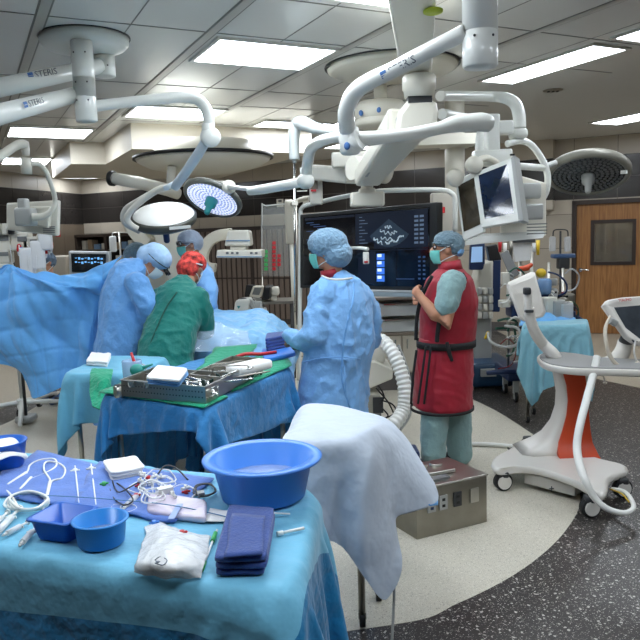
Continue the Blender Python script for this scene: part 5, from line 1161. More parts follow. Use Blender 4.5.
folded('folded_towel', 'stack of white and light blue folded towels on the left of the long steel tray', 'towel', [(146, 385), (180, 388), (189, 375), (158, 372)], 3, .014, towelb, z0=.095, seed=2)
folded('folded_cloth', 'white folded cloth on top of the light blue towels on the front tray', 'cloth', [(146, 380), (180, 383), (188, 371), (158, 368)], 1, .016, gauze, z0=.14, seed=3)
m = MB(); p, q = GI(232, 371, .11), GI(266, 363, .11); m.rbox((p+q)/2, ((q-p).length, .12, .05), .02, rz=math.atan2((q-p).y, (q-p).x)); tag(part('gauze_roll', m, gauze), 'white gauze pad lying across the right steel tray', 'gauze')
folded('blue_box_tray', 'flat bright blue tray holding the navy towels behind the right steel tray', 'tray', [(264, 364), (296, 357), (289, 349), (262, 353)], 1, .03, bluep, z0=.01, seed=5)
folded('folded_towel', 'stack of navy folded towels on the bright blue tray, beside the standing surgeon', 'towel', [(266, 352), (289, 347), (286, 343), (267, 345)], 4, .022, toweln, z0=.04, seed=6)
m = MB(); m.tube([GI(236, 357, .05), GI(246, 354, .06), GI(262, 354, .05), GI(276, 352, .05)], .012, 8, 5); tag(part('red_strap', m, redp), 'dark red strap lying behind the gauze pad', 'strap')
# left side table stuff
def GT(px, py, dz=0.0): return G(px, py, TZ+.004+dz)
folded('white_cloth_heap', 'crumpled white cloth on the small side table', 'cloth', [(86, 366), (108, 367), (112, 358), (92, 357)], 2, .018, gauze, gf=GT, seed=8, rough=.008)
m = MB(); wg = wrinkle(.006, 20, 50, 1)
rows = [[GT(92, 368, .03), GT(104, 369, .03), GT(113, 369, .03)], [GT(90, 375, .03), GT(103, 377, .035), GT(112, 376, .03)], [GT(90, 384, .0)+V((0, -.02, -.04)), GT(102, 386, .0)+V((0, -.02, -.04)), GT(111, 384, .0)+V((0, -.02, -.04))], [GT(91, 390, .0)+V((0, -.0, -.09)), GT(102, 392, .0)+V((0, 0, -.10)), GT(108, 388, .0)+V((0, 0, -.09))]]
cloth_part('green_towel', patch(rows, 8, 8, lambda u, v, p: wg(V(p), None)), towelg, solid=.01); tag(bpy.data.objects['green_towel.003'] if 'green_towel.003' in bpy.data.objects else bpy.data.objects['green_towel.002'], 'green towel hanging over the front edge of the small side table', 'towel')
t = thing('plastic_jug', 'milky plastic jug with red tip beside the front tray, left end', 'jug', GI(133, 379, 0)); c = GI(133, 381, 0)
m = MB(); m.lathe([(0, 0), (.05, 0), (.055, .02), (.058, .12), (.054, .125), (.05, .12), (.048, .02), (0, .012)], c, seg=24); part('jug', m, mat('pale_blue_clear_plastic', (170, 200, 232), .15, alpha=.6, bump=.1), t)
m = MB(); m.tube([c+V((.03, 0, .05)), c+V((.0, 0, .17))], [.012, .008]); part('tip', m, redp, t)
m = MB(); m.tube([c+V((.03, 0, .1)), c+V((.075, 0, .09)), c+V((.075, 0, .04)), c+V((.05, 0, .03))], .006, 8, 4); part('handle', m, clearp, t)
t = thing('bulb_syringe', 'teal green bulb standing in the heap left of the folded towels', 'bulb', GI(136, 372, .1)); c = GI(137, 370, .10); m = MB(); m.ell(c, (.04, .035, .035)); part('bulb', m, mat('teal_rubber', (40, 140, 130), .5, bump=.03), t); m = MB(); m.tube([c+V((.03, 0, .01)), c+V((.09, 0, .03))], [.012, .005]); part('nozzle', m, mat('teal_rubber', (40, 140, 130)), t)
m = MB(); m.cyl(GI(115, 392, .03), GI(122, 391, .03), .034, .034, 20); m.mi = 1; m.cyl(GI(116, 392, .03)+V((0, 0, .02)), GI(121, 391, .03)+V((0, 0, .02)), .02); tag(part('steel_bowl', m, [steel, dgrey]), 'small round steel cup at the left end of the long tray', 'cup')

# ============================================================ ON THE FOREGROUND TABLE
lay('blue_towel', 'periwinkle blue towel spread at the back left of the foreground table', 'towel', [(-30, 492), (75, 510), (105, 468), (40, 452)], towelp, .006, gf=GF, rough=.005, n=16, seed=11)
lay('blue_towel', 'periwinkle blue towel spread beneath the clear tubing and pink pack', 'towel', [(70, 508), (172, 524), (212, 480), (98, 463)], towelp, .006, gf=GF, rough=.005, n=16, seed=13, dz=.001)
# basin
bc_ = V((-.208, 2.285, FT+.004)); t = thing('blue_basin', 'large round blue plastic basin at the right end of the foreground table', 'basin', bc_)
m = MB(); m.lathe([(0, 0), (.130, 0), (.140, .006), (.166, .122), (.198, .129), (.200, .135), (.194, .139), (.160, .135), (.134, .012), (0, .008)], bc_, seg=72); part('bowl', m, bluep, t)
m = MB(); m.tube([bc_+V((.10*math.cos(a_), .085*math.sin(a_), .035+.008*math.sin(3*a_))) for a_ in [2*PI*k/24 for k in range(24)]], .006, 8, loop=True); m.tube([bc_+V((.085*math.cos(a_)+.01, .075*math.sin(a_)+.02, .045)) for a_ in [PI*k/18 for k in range(-2, 20)]], .005, 8); tag(part('tubing_coil', m, whitet), 'clear-white tubing coiled inside the blue basin', 'tubing')
m = MB(); m.lathe([(0, .0), (.1455, .0), (.1455, .003), (0, .003)], bc_+V((0, 0, .058)), seg=48); part('liquid', m, mat('water', (215, 232, 250), .03, alpha=.35, bump=.05, bscale=20), t)
# square tray and bowl
def open_box(c, sx, sy, h, taper, m_, rz, t, th=.003):
    R = Matrix.Rotation(rz, 3, 'Z'); rings = []
    def rg(kx, ky, z, r=.018, n=5):
        out = []
        for qx, qy, a0 in ((1, 1, 0), (-1, 1, PI/2), (-1, -1, PI), (1, -1, 1.5*PI)):
            for i in range(n+1): a_ = a0+PI/2*i/n; out.append(V(c)+R@V((qx*(kx-r)+r*math.cos(a_), qy*(ky-r)+r*math.sin(a_), z)))
        return out
    a, b_ = sx/2, sy/2
    rings = [rg(a-taper, b_-taper, 0), rg(a, b_, h-.002), rg(a+.008, b_+.008, h-.002), rg(a+.008, b_+.008, h+.003), rg(a-.002, b_-.002, h+.003), rg(a-taper-th, b_-taper-th, .004)]
    m = MB(); m.rings(rings); return part('tray_body', m, m_, t)
c = GF(57, 543); c.z = FT+.002; t = thing('blue_tray', 'deep square blue plastic tray beside the round bowl on the foreground table', 'tray', c); open_box(c+V((.0, .062, 0)), .142, .136, .062, .014, bluetray, -.35, t)
c = GF(96, 552)+V((0, .055, 0)); c.z = FT+.002; t = thing('blue_bowl', 'round light blue plastic bowl in front of the square tray', 'bowl', c); m = MB(); m.lathe([(0, 0), (.060, 0), (.066, .006), (.073, .068), (.080, .071), (.080, .075), (.071, .075), (.062, .010), (0, .006)], c, seg=48); part('bowl_shell', m, bluep2, t); m = MB(); m.lathe([(0, 0), (.0665, 0), (.0665, .002), (0, .002)], c+V((0, 0, .028)), seg=40); part('liquid', m, MATS['water'], t)
# folded cloths
folded('gauze_stack', 'stack of folded white gauze at the back of the foreground table', 'gauze', [(112, 483), (145, 477), (136, 465), (104, 470)], 3, .013, gauze, gf=GF, seed=21, rough=.003)
folded('folded_towel', 'thick stack of folded navy towels in front of the blue basin', 'towel', [(214, 577), (266, 577), (276, 524), (229, 521)], 3, .018, toweln, gf=GF, seed=22, rough=.003)
lay('towel_flap', 'top fold of navy towel', 'towel', [(224, 561), (262, 558), (266, 518), (232, 516)], toweln, .006, gf=lambda x, y, z=0: GF(x, y, .056+z), rough=.003, seed=24)
bpy.data.objects['towel_flap']['label'] = 'single navy cloth lying on the thick stack of navy towels'
folded('pink_pack', 'flat translucent pink sterile pack lying on the blue towel', 'pack', [(147, 517), (206, 525), (206, 505), (150, 499)], 1, .022, mat('pink_film', (206, 196, 212), .25, bump=.4, bscale=30, bdist=.006, var=.1), gf=GF, seed=25, rough=.005)
m = MB(); a_, b_ = GF(171, 519, .029), GF(180, 504, .029); m.box((a_+b_)/2, (.02, (b_-a_).length, .002), rz=math.atan2((b_-a_).y, (b_-a_).x)-PI/2); tag(part('pack_label', m, mat('pale_blue_print', (150, 170, 215), .5, bump=.02)), 'pale blue printed strip on the pink pack', 'label')
# clear bag with gauze inside
rows = [[GF(134, 572, .004), GF(158, 577, .004), GF(180, 578, .004), GF(201, 578, .004)], [GF(137, 560, .03), GF(158, 566, .045), GF(182, 566, .045), GF(204, 564, .02)], [GF(142, 545, .02), GF(160, 546, .05), GF(184, 548, .05), GF(208, 552, .012)], [GF(146, 534, .012), GF(162, 530, .03), GF(182, 535, .03), GF(209, 541, .01)], [GF(144, 527, .004), GF(160, 523, .006), GF(182, 531, .006), GF(211, 537, .004)]]
t = thing('plastic_bag', 'clear plastic bag with white gauze inside, front of the foreground table', 'bag', GF(172, 555))
part('bag_film', (lambda mb: mb.grid([[V(q) for q in r] for r in patch(rows, 10, 10, lambda u, v, p: .006*noise.noise(V(p)*30)+.004*abs(noise.noise(V(p)*60)))]))(MB()), mat('bag_film', (240, 242, 242), .2, alpha=.72, bump=.6, bscale=50, bdist=.008, var=.04), t, solid=.0015)
m = MB(); m.rbox(GF(172, 562, .014), (.15, .07, .022), .008, rz=.05); part('gauze_pad', m, gauze, t)
m = MB(); m.tube([GF(155, 560, .052), GF(160, 557, .054), GF(167, 560, .054), GF(163, 565, .053), GF(155, 563, .052)], .0015, 6, 5); m.box(GF(160, 561, .050), (.022, .014, .002), rz=.3); part('seal_ring', m, mat('grey_print', (90, 100, 112), .5, bump=.02), t)
# syringes
def syringe(p, q, lab, gr=None, s=1.0):
    p, q = GF(*p, .010*s), GF(*q, .010*s); x = (q-p).normalized(); L_ = (q-p).length; t = thing('syringe', lab, 'syringe', p, 0, gr)
    m = MB(); m.cyl(p+x*L_*.18, p+x*L_*.68, .0085*s, seg=14); part('barrel', m, milky, t); m = MB(); m.cyl(p+x*L_*.68, p+x*L_*.98, .004*s, seg=10); m.cyl(p+x*L_*.97, q, .009*s, seg=12); part('plunger', m, whitet, t)
    m = MB(); m.cyl(p, p+x*L_*.18, .002*s, .004*s, 10); m.cyl(p+x*L_*.05, p+x*L_*.18, .0045*s, .0045*s, 10); part('tip', m, whitet, t); m = MB(); m.box(p+x*L_*.68, (.004, .026*s, .006*s), rz=math.atan2(x.y, x.x)); part('flange', m, whitet, t)
syringe((-10, 540), (20, 508), 'first large white syringe at the left edge beside the coiled tubing', 'syringes on the foreground table', 1.3)
syringe((2, 536), (28, 522), 'white syringe just right of the largest one at the left edge', 'syringes on the foreground table')
syringe((19, 546), (37, 526), 'white syringe nearest the square blue tray', 'syringes on the foreground table', 1.1)
syringe((-14, 532), (8, 512), 'white syringe cut by the left edge of the picture', 'syringes on the foreground table', 1.1)
syringe((122, 510), (143, 490), 'white syringe lying upright between tubing and round bowl', 'syringes on the foreground table', 1.2)
# coil of tubing, cables
def ringpts(px, py, rx, ry, dz, n=28, ph=0, jit=.1):
    return [GF(px+rx*(1+jit*math.sin(3*a_+ph))*math.cos(a_), py+ry*(1+jit*math.cos(2*a_+ph))*math.sin(a_), dz) for a_ in [2*PI*k/n for k in range(n)]]
m = MB()
for k in range(4): m.tube(ringpts(26+k*.8, 502-k*.6, 21-k*.8, 9.5-k*.4, .006+.008*k, ph=k), .0045, 8, loop=True)
tag(part('tubing_coil', m, whitet), 'flat coil of white tubing at the left of the foreground table', 'tubing')
m = MB(); m.tube([GF(3, 488), GF(10, 494, .01), GF(16, 503, .03), GF(18, 508, .02)], .004, 8, 4); tag(part('tube_end', m, whitet), 'white tube end with connector at the left picture edge', 'tubing')
m = MB(); m.tube([GF(8, 484, .006), GF(26, 473, .008), GF(30, 465, .01), GF(40, 460, .012), GF(54, 459, .012), GF(56, 466, .01), GF(44, 474, .01), GF(30, 480, .008), GF(20, 489, .006)], .0038, 8, 6)
m.limb([GF(8, 484, .008), GF(26, 473, .008)], [.004, .007], 10); m.limb([GF(20, 489, .008), GF(31, 478, .008)], [.004, .007], 10)
tag(part('white_cable_loop', m, whitet), 'looped white cable with slim plugs on the periwinkle towel', 'cable')
m = MB(); m.tube([GF(43, 511, .01), GF(48, 490, .01), GF(50, 480, .012), GF(44, 470, .014), GF(46, 462, .014), GF(58, 463, .012), GF(65, 469, .01), GF(62, 478, .01), GF(51, 482, .012), GF(46, 500, .01)], .0038, 8, 6); m.limb([GF(45, 505, .012), GF(50, 482, .012)], [.005, .007], 10); tag(part('white_cable_loop', m, whitet), 'second white cable loop, its plug pointing at the square tray', 'cable')
for (p, q, l) in (((75, 466), (79, 503), 'left'), ((91, 464), (96, 505), 'right')):
    t = thing('cannula', '%s one of two slim white cannulas lying across the periwinkle towel' % l, 'cannula', GF(*p)); m = MB(); m.tube([GF(*p, .01), GF((p[0]+q[0])/2, (p[1]+q[1])/2, .012), GF(*q, .008)], [.003, .0028, .002], 8, 3); part('shaft', m, whitet, t); m = MB(); m.ell(GF(p[0], p[1]+4, .012), (.010, .012, .007)); m.limb([GF(p[0]-4, p[1]+5, .012), GF(p[0]+4, p[1]+4, .012)], [.004, .004], 8); part('hub', m, whitet, t)
m = MB(); m.tube([GF(-5, 494, .004), GF(60, 496, .02), GF(120, 500, .02), GF(170, 505, .035), GF(215, 514, .01), GF(238, 520, .006)], .0016, 6, 6); tag(part('guide_wire', m, mat('blue_wire', (80, 130, 170), .4, bump=.02)), 'long thin blue guide wire stretched over the foreground table', 'wire')
# heap of clear tubing and connectors
rr = random.Random(4); m = MB()
for k in range(11):
    cx, cy = rr.uniform(138, 186), rr.uniform(474, 498); m.tube(ringpts(cx, cy, rr.uniform(6, 15), rr.uniform(4, 9), rr.uniform(.006, .035), ph=k, n=20, jit=.2), .0026, 6, loop=True)
tag(part('clear_tubing_heap', m, milky), 'tangle of clear tubing beside the gauze stack', 'tubing')
cs = [(149, 478, redp, 'small red stopcock left in the clear tubing tangle'), (186, 492, redp, 'small red stopcock right in the clear tubing tangle'), (136, 496, redp, 'small red connector near the gauze stack'), (139, 486, redp, 'red connector just right of the gauze stack'), (104, 484, greenp, 'small green connector left of the black cables'), (182, 533, redp, 'upright red cap behind the clear plastic bag'), (178, 536, bluep, 'blue cap next to the red cap'), (154, 523, bluep, 'small blue cap between pink pack and plastic bag')]
for px, py, mm, lb in cs:
    m = MB(); c = GF(px, py, .014); m.cyl(c-V((0, 0, .012)), c+V((0, 0, .008)), .007, seg=12); m.limb([c-V((.012, 0, 0)), c+V((.012, .004, .002))], [.004, .004], 8); tag(part('connector', m, mm), lb, 'connector')
for i in range(14):
    px, py = rr.uniform(140, 188), rr.uniform(474, 497); c = GF(px, py, rr.uniform(.01, .035)); an = rr.uniform(0, 3); m = MB(); dv = V((math.cos(an), math.sin(an), rr.uniform(-.2, .3)))*.016
    m.cyl(c-dv, c+dv, .0055, seg=10); m.cyl(c, c+V((0, 0, .012)), .004, seg=8); tag(part('clear_connector', m, whitet), 'white plastic connector in the tangle of clear tubing', 'connector', 'white connectors in the clear tubing tangle')
m = MB(); m.box(GF(165, 490, .03), (.05, .03, .02), rz=.5); tag(part('white_clip_box', m, white), 'small white plastic housing on top of the clear tubing tangle', 'connector')
m = MB()
for k in range(3): m.tube(ringpts(203+k, 489+k*.6, 12-k, 7-k*.5, .006+.006*k, ph=k, n=20), .0028, 6, loop=True)
m.tube([GF(188, 480, .01), GF(176, 468, .04), GF(165, 466, .05), GF(158, 474, .03)], .003, 8, 5); tag(part('black_cable_coil', m, dgrey), 'dark grey cable coiled beside the blue basin', 'cable')
m = MB(); m.box(GF(201, 494, .02), (.022, .03, .016), rz=.3); tag(part('cable_plug', m, lgrey), 'grey plug of the dark cable coil', 'plug')
m = MB(); m.tube([GF(109, 485, .006), GF(113, 497, .01), GF(124, 505, .02), GF(133, 500, .03), GF(126, 490, .02), GF(117, 483, .01)], .0026, 6, 6); m.tube([GF(112, 480, .006), GF(118, 492, .02), GF(130, 487, .03), GF(142, 480, .02)], .0026, 6, 6); tag(part('black_wires', m, black), 'thin black wires curling in front of the gauze stack', 'wire')
m = MB(); m.tube(ringpts(118, 508, 7, 4, .008), .0022, 6, loop=True); m.tube(ringpts(128, 508, 8, 4, .012, ph=2), .0022, 6, loop=True); tag(part('clear_tube_ring', m, milky), 'two small clear tube rings in front of the black wires', 'tubing')
lay('paper_card', 'crumpled white paper packet left of the navy towels', 'packet', [(207, 525), (229, 524), (240, 512), (210, 511)], gauze, .003, gf=GF, rough=.006, seed=31)
t = thing('swab_stick', 'slim white and green swab stick left of the navy towels', 'swab', GF(210, 555)); m = MB(); m.cyl(GF(199, 576, .007), GF(217, 530, .007), .0035, seg=10); part('stick', m, whitet, t)
for q in ((214, 537), (203, 566)): m = MB(); m.cyl(GF(q[0]-1.5, q[1]+4, .009), GF(q[0]+1.5, q[1]-4, .009), .0065, seg=10); part('green_collar', m, greenp, t)
m = MB(); m.cyl(GF(277, 534, .008), GF(304, 528, .008), .0045, seg=10); m.cyl(GF(277, 534, .008), GF(283, 532.5, .008), .007, seg=10); tag(part('white_pen', m, whitet), 'short white capped rod right of the navy towels', 'rod')
m = MB(); m.tube([GF(240, 517, .006), GF(262, 513, .02), GF(290, 514, .006)], .003, 8, 4); tag(part('clear_tube', m, milky), 'thin clear tube in front of the blue basin', 'tubing')
# far left bowl with white cloth
c = GF(-2, 472)+V((0, .05, 0)); c.z = FT+.002; t = thing('blue_bowl', 'blue bowl draped with white cloth cut by the left picture edge', 'bowl', c); m = MB(); m.lathe([(0, 0), (.07, 0), (.075, .005), (.09, .1), (.093, .1), (.095, .106), (.087, .106), (.07, .01), (0, .006)], c, seg=40); part('bowl_shell', m, bluetray, t)
rows = [[P(-20, 440, 2.75), P(0, 436, 2.8), P(14, 437, 2.8), P(22, 446, 2.8)], [P(-20, 452, 2.6), P(0, 446, 2.65), P(16, 448, 2.68), P(27, 456, 2.7)], [P(-20, 470, 2.52), P(-6, 462, 2.55), P(12, 456, 2.6), P(26, 458, 2.7)]]
cloth_part('white_cloth', patch(rows, 7, 7, lambda u, v, p: .012*noise.noise(V(p)*14)), gauze, solid=.004); tag(bpy.data.objects['white_cloth'], 'white cloth hanging over the blue bowl at the left picture edge', 'cloth')
# ============================================================ BIG SCREEN, CABINET, MACHINES AT THE BACK
scrk = mat('screen_black', (7, 10, 18), .12, bump=.01, coat=.3)
def em(name, rgb, e): return mat(name, rgb, .3, emit=e, bump=.0)
e_navy = em('display_navy', (9, 17, 32), .8); e_blue = em('display_blue', (50, 100, 190), .9); e_white = em('display_white', (200, 215, 225), 1.0); e_grey = em('display_grey', (84, 100, 120), .8); e_cyan = em('display_cyan', (110, 170, 220), .9)
TL, TR, BR, BL = P(300, 214.5, 7.2), P(437, 202, 6.05), P(437, 291, 6.05), P(300, 288, 7.2)
n_ = (TR-TL).cross(BL-TL).normalized(); n_ = n_ if n_.y > 0 else -n_
t = thing('large_wall_screen', 'very large black-framed medical display showing an ultrasound image behind the surgeons', 'monitor', (BL+BR)/2)
m = MB(); q = [TL, TR, BR, BL]; m.hexa(q+[p+n_*.09 for p in q]); part('bezel', m, mat('screen_bezel', (34, 36, 38), .4, bump=.03), t, bevel=.008)
def fs(u, v, o=.004): return (TL*(1-u)+TR*u)*(1-v)+(BL*(1-u)+BR*u)*v-n_*o
def rect(mb, u0, v0, u1, v1, o): mb.hexa([fs(u0, v0, o+.001), fs(u1, v0, o+.001), fs(u1, v1, o+.001), fs(u0, v1, o+.001), fs(u0, v0, o), fs(u1, v0, o), fs(u1, v1, o), fs(u0, v1, o)])
m = MB(); rect(m, .03, .045, .955, .955, .002); s_ = part('screen', m, scrk, t)
m = MB(); rect(m, .45, .06, .945, .50, .004); rect(m, .045, .06, .44, .09, .004); part('ultrasound_window', m, e_navy, s_)
m = MB(); ap = (.69, .15); pts = [fs(*ap, .007)]
for k in range(13): a_ = -.95+1.9*k/12; pts.append(fs(ap[0]+.165*math.sin(a_), ap[1]+.33*math.cos(a_), .007))
m.prism(pts, -n_*.001); part('ultrasound_fan', m, em('display_dim', (34, 48, 62), .8), s_)
m = MB(); rr = random.Random(12)
for r_, a0_, a1_, th in ((.30, -.5, .35, .010), (.52, -.75, .1, .012), (.56, .1, .6, .009), (.74, -.45, .2, .012), (.86, -.15, .75, .03), (.93, -.75, -.3, .016)):
    for k in range(16):
        a_ = a0_+(a1_-a0_)*k/15; r2 = r_+.05*math.sin(k*.9); u, v = ap[0]+.16*r2*math.sin(a_), ap[1]+.32*r2*math.cos(a_); h_ = th*rr.uniform(.25, .6)
        rect(m, u-.0035, v-h_, u+.0035, v+h_, .009)
part('echo_marks', m, em('display_echo', (150, 166, 176), .9), s_).__setitem__('kind', 'stuff')
m = MB()
for i in range(7):
    for j in range(2): rect(m, .86+.035*j, .13+.05*i, .885+.035*j, .155+.05*i, .006)
for i in range(9): rect(m, .48, .10+.04*i, .50+.02*(i % 3), .108+.04*i, .006)
part('reading_marks', m, e_grey, s_).__setitem__('kind', 'stuff')
m = MB()
for i in range(4): rect(m, .605, .56+.088*i, .66, .635+.088*i, .006)
part('thumbnail_strip', m, e_blue, s_)
m = MB()
for i in range(4): rect(m, .612, .565+.088*i, .64, .60+.088*i, .008)
part('thumbnail_highlights', m, e_white, s_)
m = MB(); rect(m, .47, .53, .595, .93, .004); rect(m, .46, .515, .945, .525, .006); part('lower_window', m, e_navy, s_)
m = MB()
for i in range(12): rect(m, .06+.03*(i % 4), .12+.028*i, .12+.02*((i*5) % 4)+.03*(i % 4), .128+.028*i, .006)
for i in range(4): rect(m, .74, .86+.0*i, .86, .87, .006)
for i in range(6): rect(m, .885, .6+.05*i, .90, .62+.05*i, .006); rect(m, .915, .6+.05*i, .93, .62+.05*i, .006)
part('text_lines', m, em('display_text', (42, 66, 104), .7), s_).__setitem__('kind', 'stuff')
# its carrier: handle rail, side pole, bottom shelf
t = thing('screen_carrier', 'white tubular rail and pole framing the large display, with grey shelf below', 'frame', P(300, 345, 7.0))
m = MB(); m.tube([P(299, 380, 7.25), P(299.5, 330, 7.25), P(300, 290, 7.25), P(300.5, 250, 7.25), P(300.5, 215, 7.25), P(302, 208, 7.22), P(308, 205, 7.15), P(340, 197.5, 6.9), P(375, 191.5, 6.6), P(410, 190, 6.4), P(440, 190, 6.3), P(451, 193, 6.28), P(455, 201, 6.28), P(455, 232, 6.28)], .022, 12, 5); part('rail', m, white, t)
m = MB(); m.hexa([P(346, 291, 6.75), P(438, 293, 6.1), P(438, 298, 6.1), P(346, 296, 6.75)]+[p+V((0, .25, 0)) for p in (P(346, 291, 6.75), P(438, 293, 6.1), P(438, 298, 6.1), P(346, 296, 6.75))]); part('shelf', m, mat('blue_grey_rail', (150, 164, 172), .4, bump=.02), t, bevel=.01)
m = MB(); m.cyl(V((P(299, 380, 7.25).x, 7.25, 0)), P(299, 381, 7.25), .02); part('pole_foot', m, white, t)
t = thing('service_column', 'white vertical column with grey outlet box right of the large display', 'column', P(455, 228, 7.4))
m = MB(); m.tube([V((P(455, 150, 7.4).x, 7.4, ZC)), P(455, 232, 7.4)], .10, 24); part('column', m, white2, t)
m = MB(); m.box(P(444, 141, 7.2), (.62, .3, .10)); m.rbox(P(456, 145, 7.35), (.3, .26, .05), .02); part('capital', m, white2, t)
m = MB(); m.rbox(P(443, 214, 7.2), (.24, .14, .42), .02); part('outlet_box', m, mat('outlet_grey', (176, 170, 158), .4, bump=.03), t); m = MB(); m.box(P(442.5, 210, 7.12), (.05, .01, .06)); part('red_socket', m, redp, t); m = MB(); m.tube([P(442, 212, 7.1), P(442, 220, 7.08), P(441.5, 232, 7.1)], .006, 8, 4); part('plug_cord', m, black, t)
m = MB(); m.rbox(P(490, 236, 7.3), (.9, .3, .10), .02); m.rbox(P(500, 143, 7.5), (.12, .12, .1), .01)
m.bm.free()
# sensor box hanging before the screen
t = thing('sensor_clip', 'small white clip device with red mark in front of the large display', 'device', P(366, 255, 5.9)); m = MB(); m.tube([P(350, 248, 6.6), P(353, 248, 6.2), P(360, 248, 5.95), P(368, 249, 5.85)], .014, 10, 4); m.rbox(P(366, 258, 5.85), (.05, .04, .10), .012); part('body_shell', m, white, t); m = MB(); m.box(P(366, 262, 5.82), (.03, .01, .015)); part('red_mark', m, redp, t)
# cabinet with drawers
cw = thing('drawer_cabinet', 'beige cabinet with clear-fronted drawers standing behind the man in red', 'cabinet', G(400, 382, 0))
X0, X1 = P(366, 340, 7.55).x, P(438, 340, 7.55).x; zt = P(400, 297, 7.55).z; Y0 = 7.55
def bxx(mb, x0, x1, z0, z1, y0, y1): mb.hexa([V((x0, y0, z0)), V((x1, y0, z0)), V((x1, y1, z0)), V((x0, y1, z0)), V((x0, y0, z1)), V((x1, y0, z1)), V((x1, y1, z1)), V((x0, y1, z1))])
zm = P(400, 335, 7.55).z; zk = P(400, 362, 7.55).z
m = MB(); bxx(m, X0, X1, zm, zm+.03, Y0, Y0+.5); bxx(m, X0, X1, zt-.03, zt, Y0, Y0+.5); bxx(m, X0, X0+.03, zm, zt, Y0, Y0+.5); bxx(m, X1-.03, X1, zm, zt, Y0, Y0+.5); bxx(m, X0, X1, zm, zt, Y0+.46, Y0+.5); part('upper_case', m, mat('taupe_metal', (150, 136, 124), .4, bump=.04), cw, bevel=.004)
m = MB(); bxx(m, X0+.01, X1-.01, .2, zm, Y0+.03, Y0+.5); part('lower_case', m, beige_low, cw); m = MB(); bxx(m, X0+.03, X1-.03, 0, .2, Y0+.06, Y0+.48); part('plinth', m, base_m, cw)
for i in range(2):
    m = MB(); xa = X0+.02+i*(X1-X0-.02)/2; bxx(m, xa, xa+(X1-X0-.04)/2-.01, .22, zm-.01, Y0+.012, Y0+.03); d_ = part('door', m, mat('beige_door', (192, 184, 168), .4, bump=.03), cw, bevel=.004)
    m = MB(); xx = xa+.04+(0 if i else (X1-X0)/2-.14); bxx(m, xx, xx+.015, zm-.15, zm-.05, Y0-.005, Y0+.013); part('door_handle', m, chrome, d_)
for i in range(2):
    z0 = zm+.04+i*(zt-zm-.07)/2; z1 = z0+(zt-zm-.07)/2-.015; m = MB(); bxx(m, X0+.04, X1-.04, z0, z0+.02, Y0-.02, Y0+.4); bxx(m, X0+.04, X1-.04, z0, z1, Y0+.38, Y0+.4); bxx(m, X0+.04, X0+.05, z0, z1, Y0-.02, Y0+.4); bxx(m, X1-.05, X1-.04, z0, z1, Y0-.02, Y0+.4); dr_ = part('drawer', m, offw, cw, bevel=.003)
    m = MB(); bxx(m, X0+.04, X1-.04, z0, z1-.02, Y0-.026, Y0-.02); part('clear_front', m, clearp, dr_); m = MB(); bxx(m, X0+.2, X1-.2, z1-.035, z1-.02, Y0-.05, Y0-.026); part('drawer_handle', m, chrome, dr_)
    tag(part('linen_pack', (lambda mb: mb.rbox(((X0+X1)/2-.12, Y0+.15, z0+.06), (.34, .2, .07), .02))(MB()), gauze), 'white linen pack inside the %s clear drawer of the beige cabinet' % ('lower', 'upper')[i], 'linen')
# white corrugated hose and machine foot
m = MB(); pp, _ = spline([P(372, 338, 6.0), P(384, 342, 5.9), P(394, 355, 5.8), P(401, 372, 5.75), P(405, 392, 5.7), P(403, 410, 5.65), P(394, 424, 5.55), P(380, 436, 5.5)], 0, 22)
m.tube(pp, [.056+.005*math.sin(i*1.15) for i in range(len(pp))], 18); tag(part('corrugated_hose', m, whitet), 'thick white ribbed hose arching down behind the blue-gowned surgeon', 'hose')
m = MB(); m.tube([P(398, 345, 6.1), P(408, 372, 6.05), P(411, 400, 6.0), P(409, 416, 5.95), P(400, 430, 5.9)], .014, 10, 6); tag(part('grey_cable', m, lgrey), 'thin grey cable running beside the thick white ribbed hose', 'cable')
t = thing('rolling_machine', 'beige machine foot with slanted cover and cables behind the blue-gowned surgeon', 'machine', G(378, 425, 0))
m = MB(); q = [P(362, 392, 6.2), P(393, 379, 6.2), P(393, 369, 6.2), P(376, 361, 6.2), P(362, 362, 6.2)]; m.prism(q, (0, .5, 0)); part('slanted_cover', m, white2, t, bevel=.015)
m = MB(); q = [V((P(360, 395, 6.1).x, 6.1, .0)), V((P(381, 395, 6.1).x, 6.1, .0)), P(381, 396, 6.1), P(360, 394, 6.1)]; m.prism(q, (0, .4, 0)); part('grey_unit', m, mat('olive_grey_metal', (150, 148, 136), .45, bump=.05), t, bevel=.008)
m = MB(); m.box(P(378, 405, 6.09), (.09, .02, .14)); part('dark_port_panel', m, dgrey, t)
for q in (((378, 385), (384, 396), (380, 404)), ((380, 400), (392, 404), (396, 412), (386, 418)), ((376, 388), (388, 402), (394, 414)), ((382, 408), (388, 416), (378, 420))):
    m = MB(); m.tube([P(x, y, 6.03) for x, y in q], .007, 8, 5); part('cable', m, black, t)
m = MB(); m.rbox(P(371, 352, 6.4), (.24, .3, .16), .03); m.cyl(P(371, 362, 6.4), P(371, 352, 6.4), .05); part('upper_block', m, offw, t)

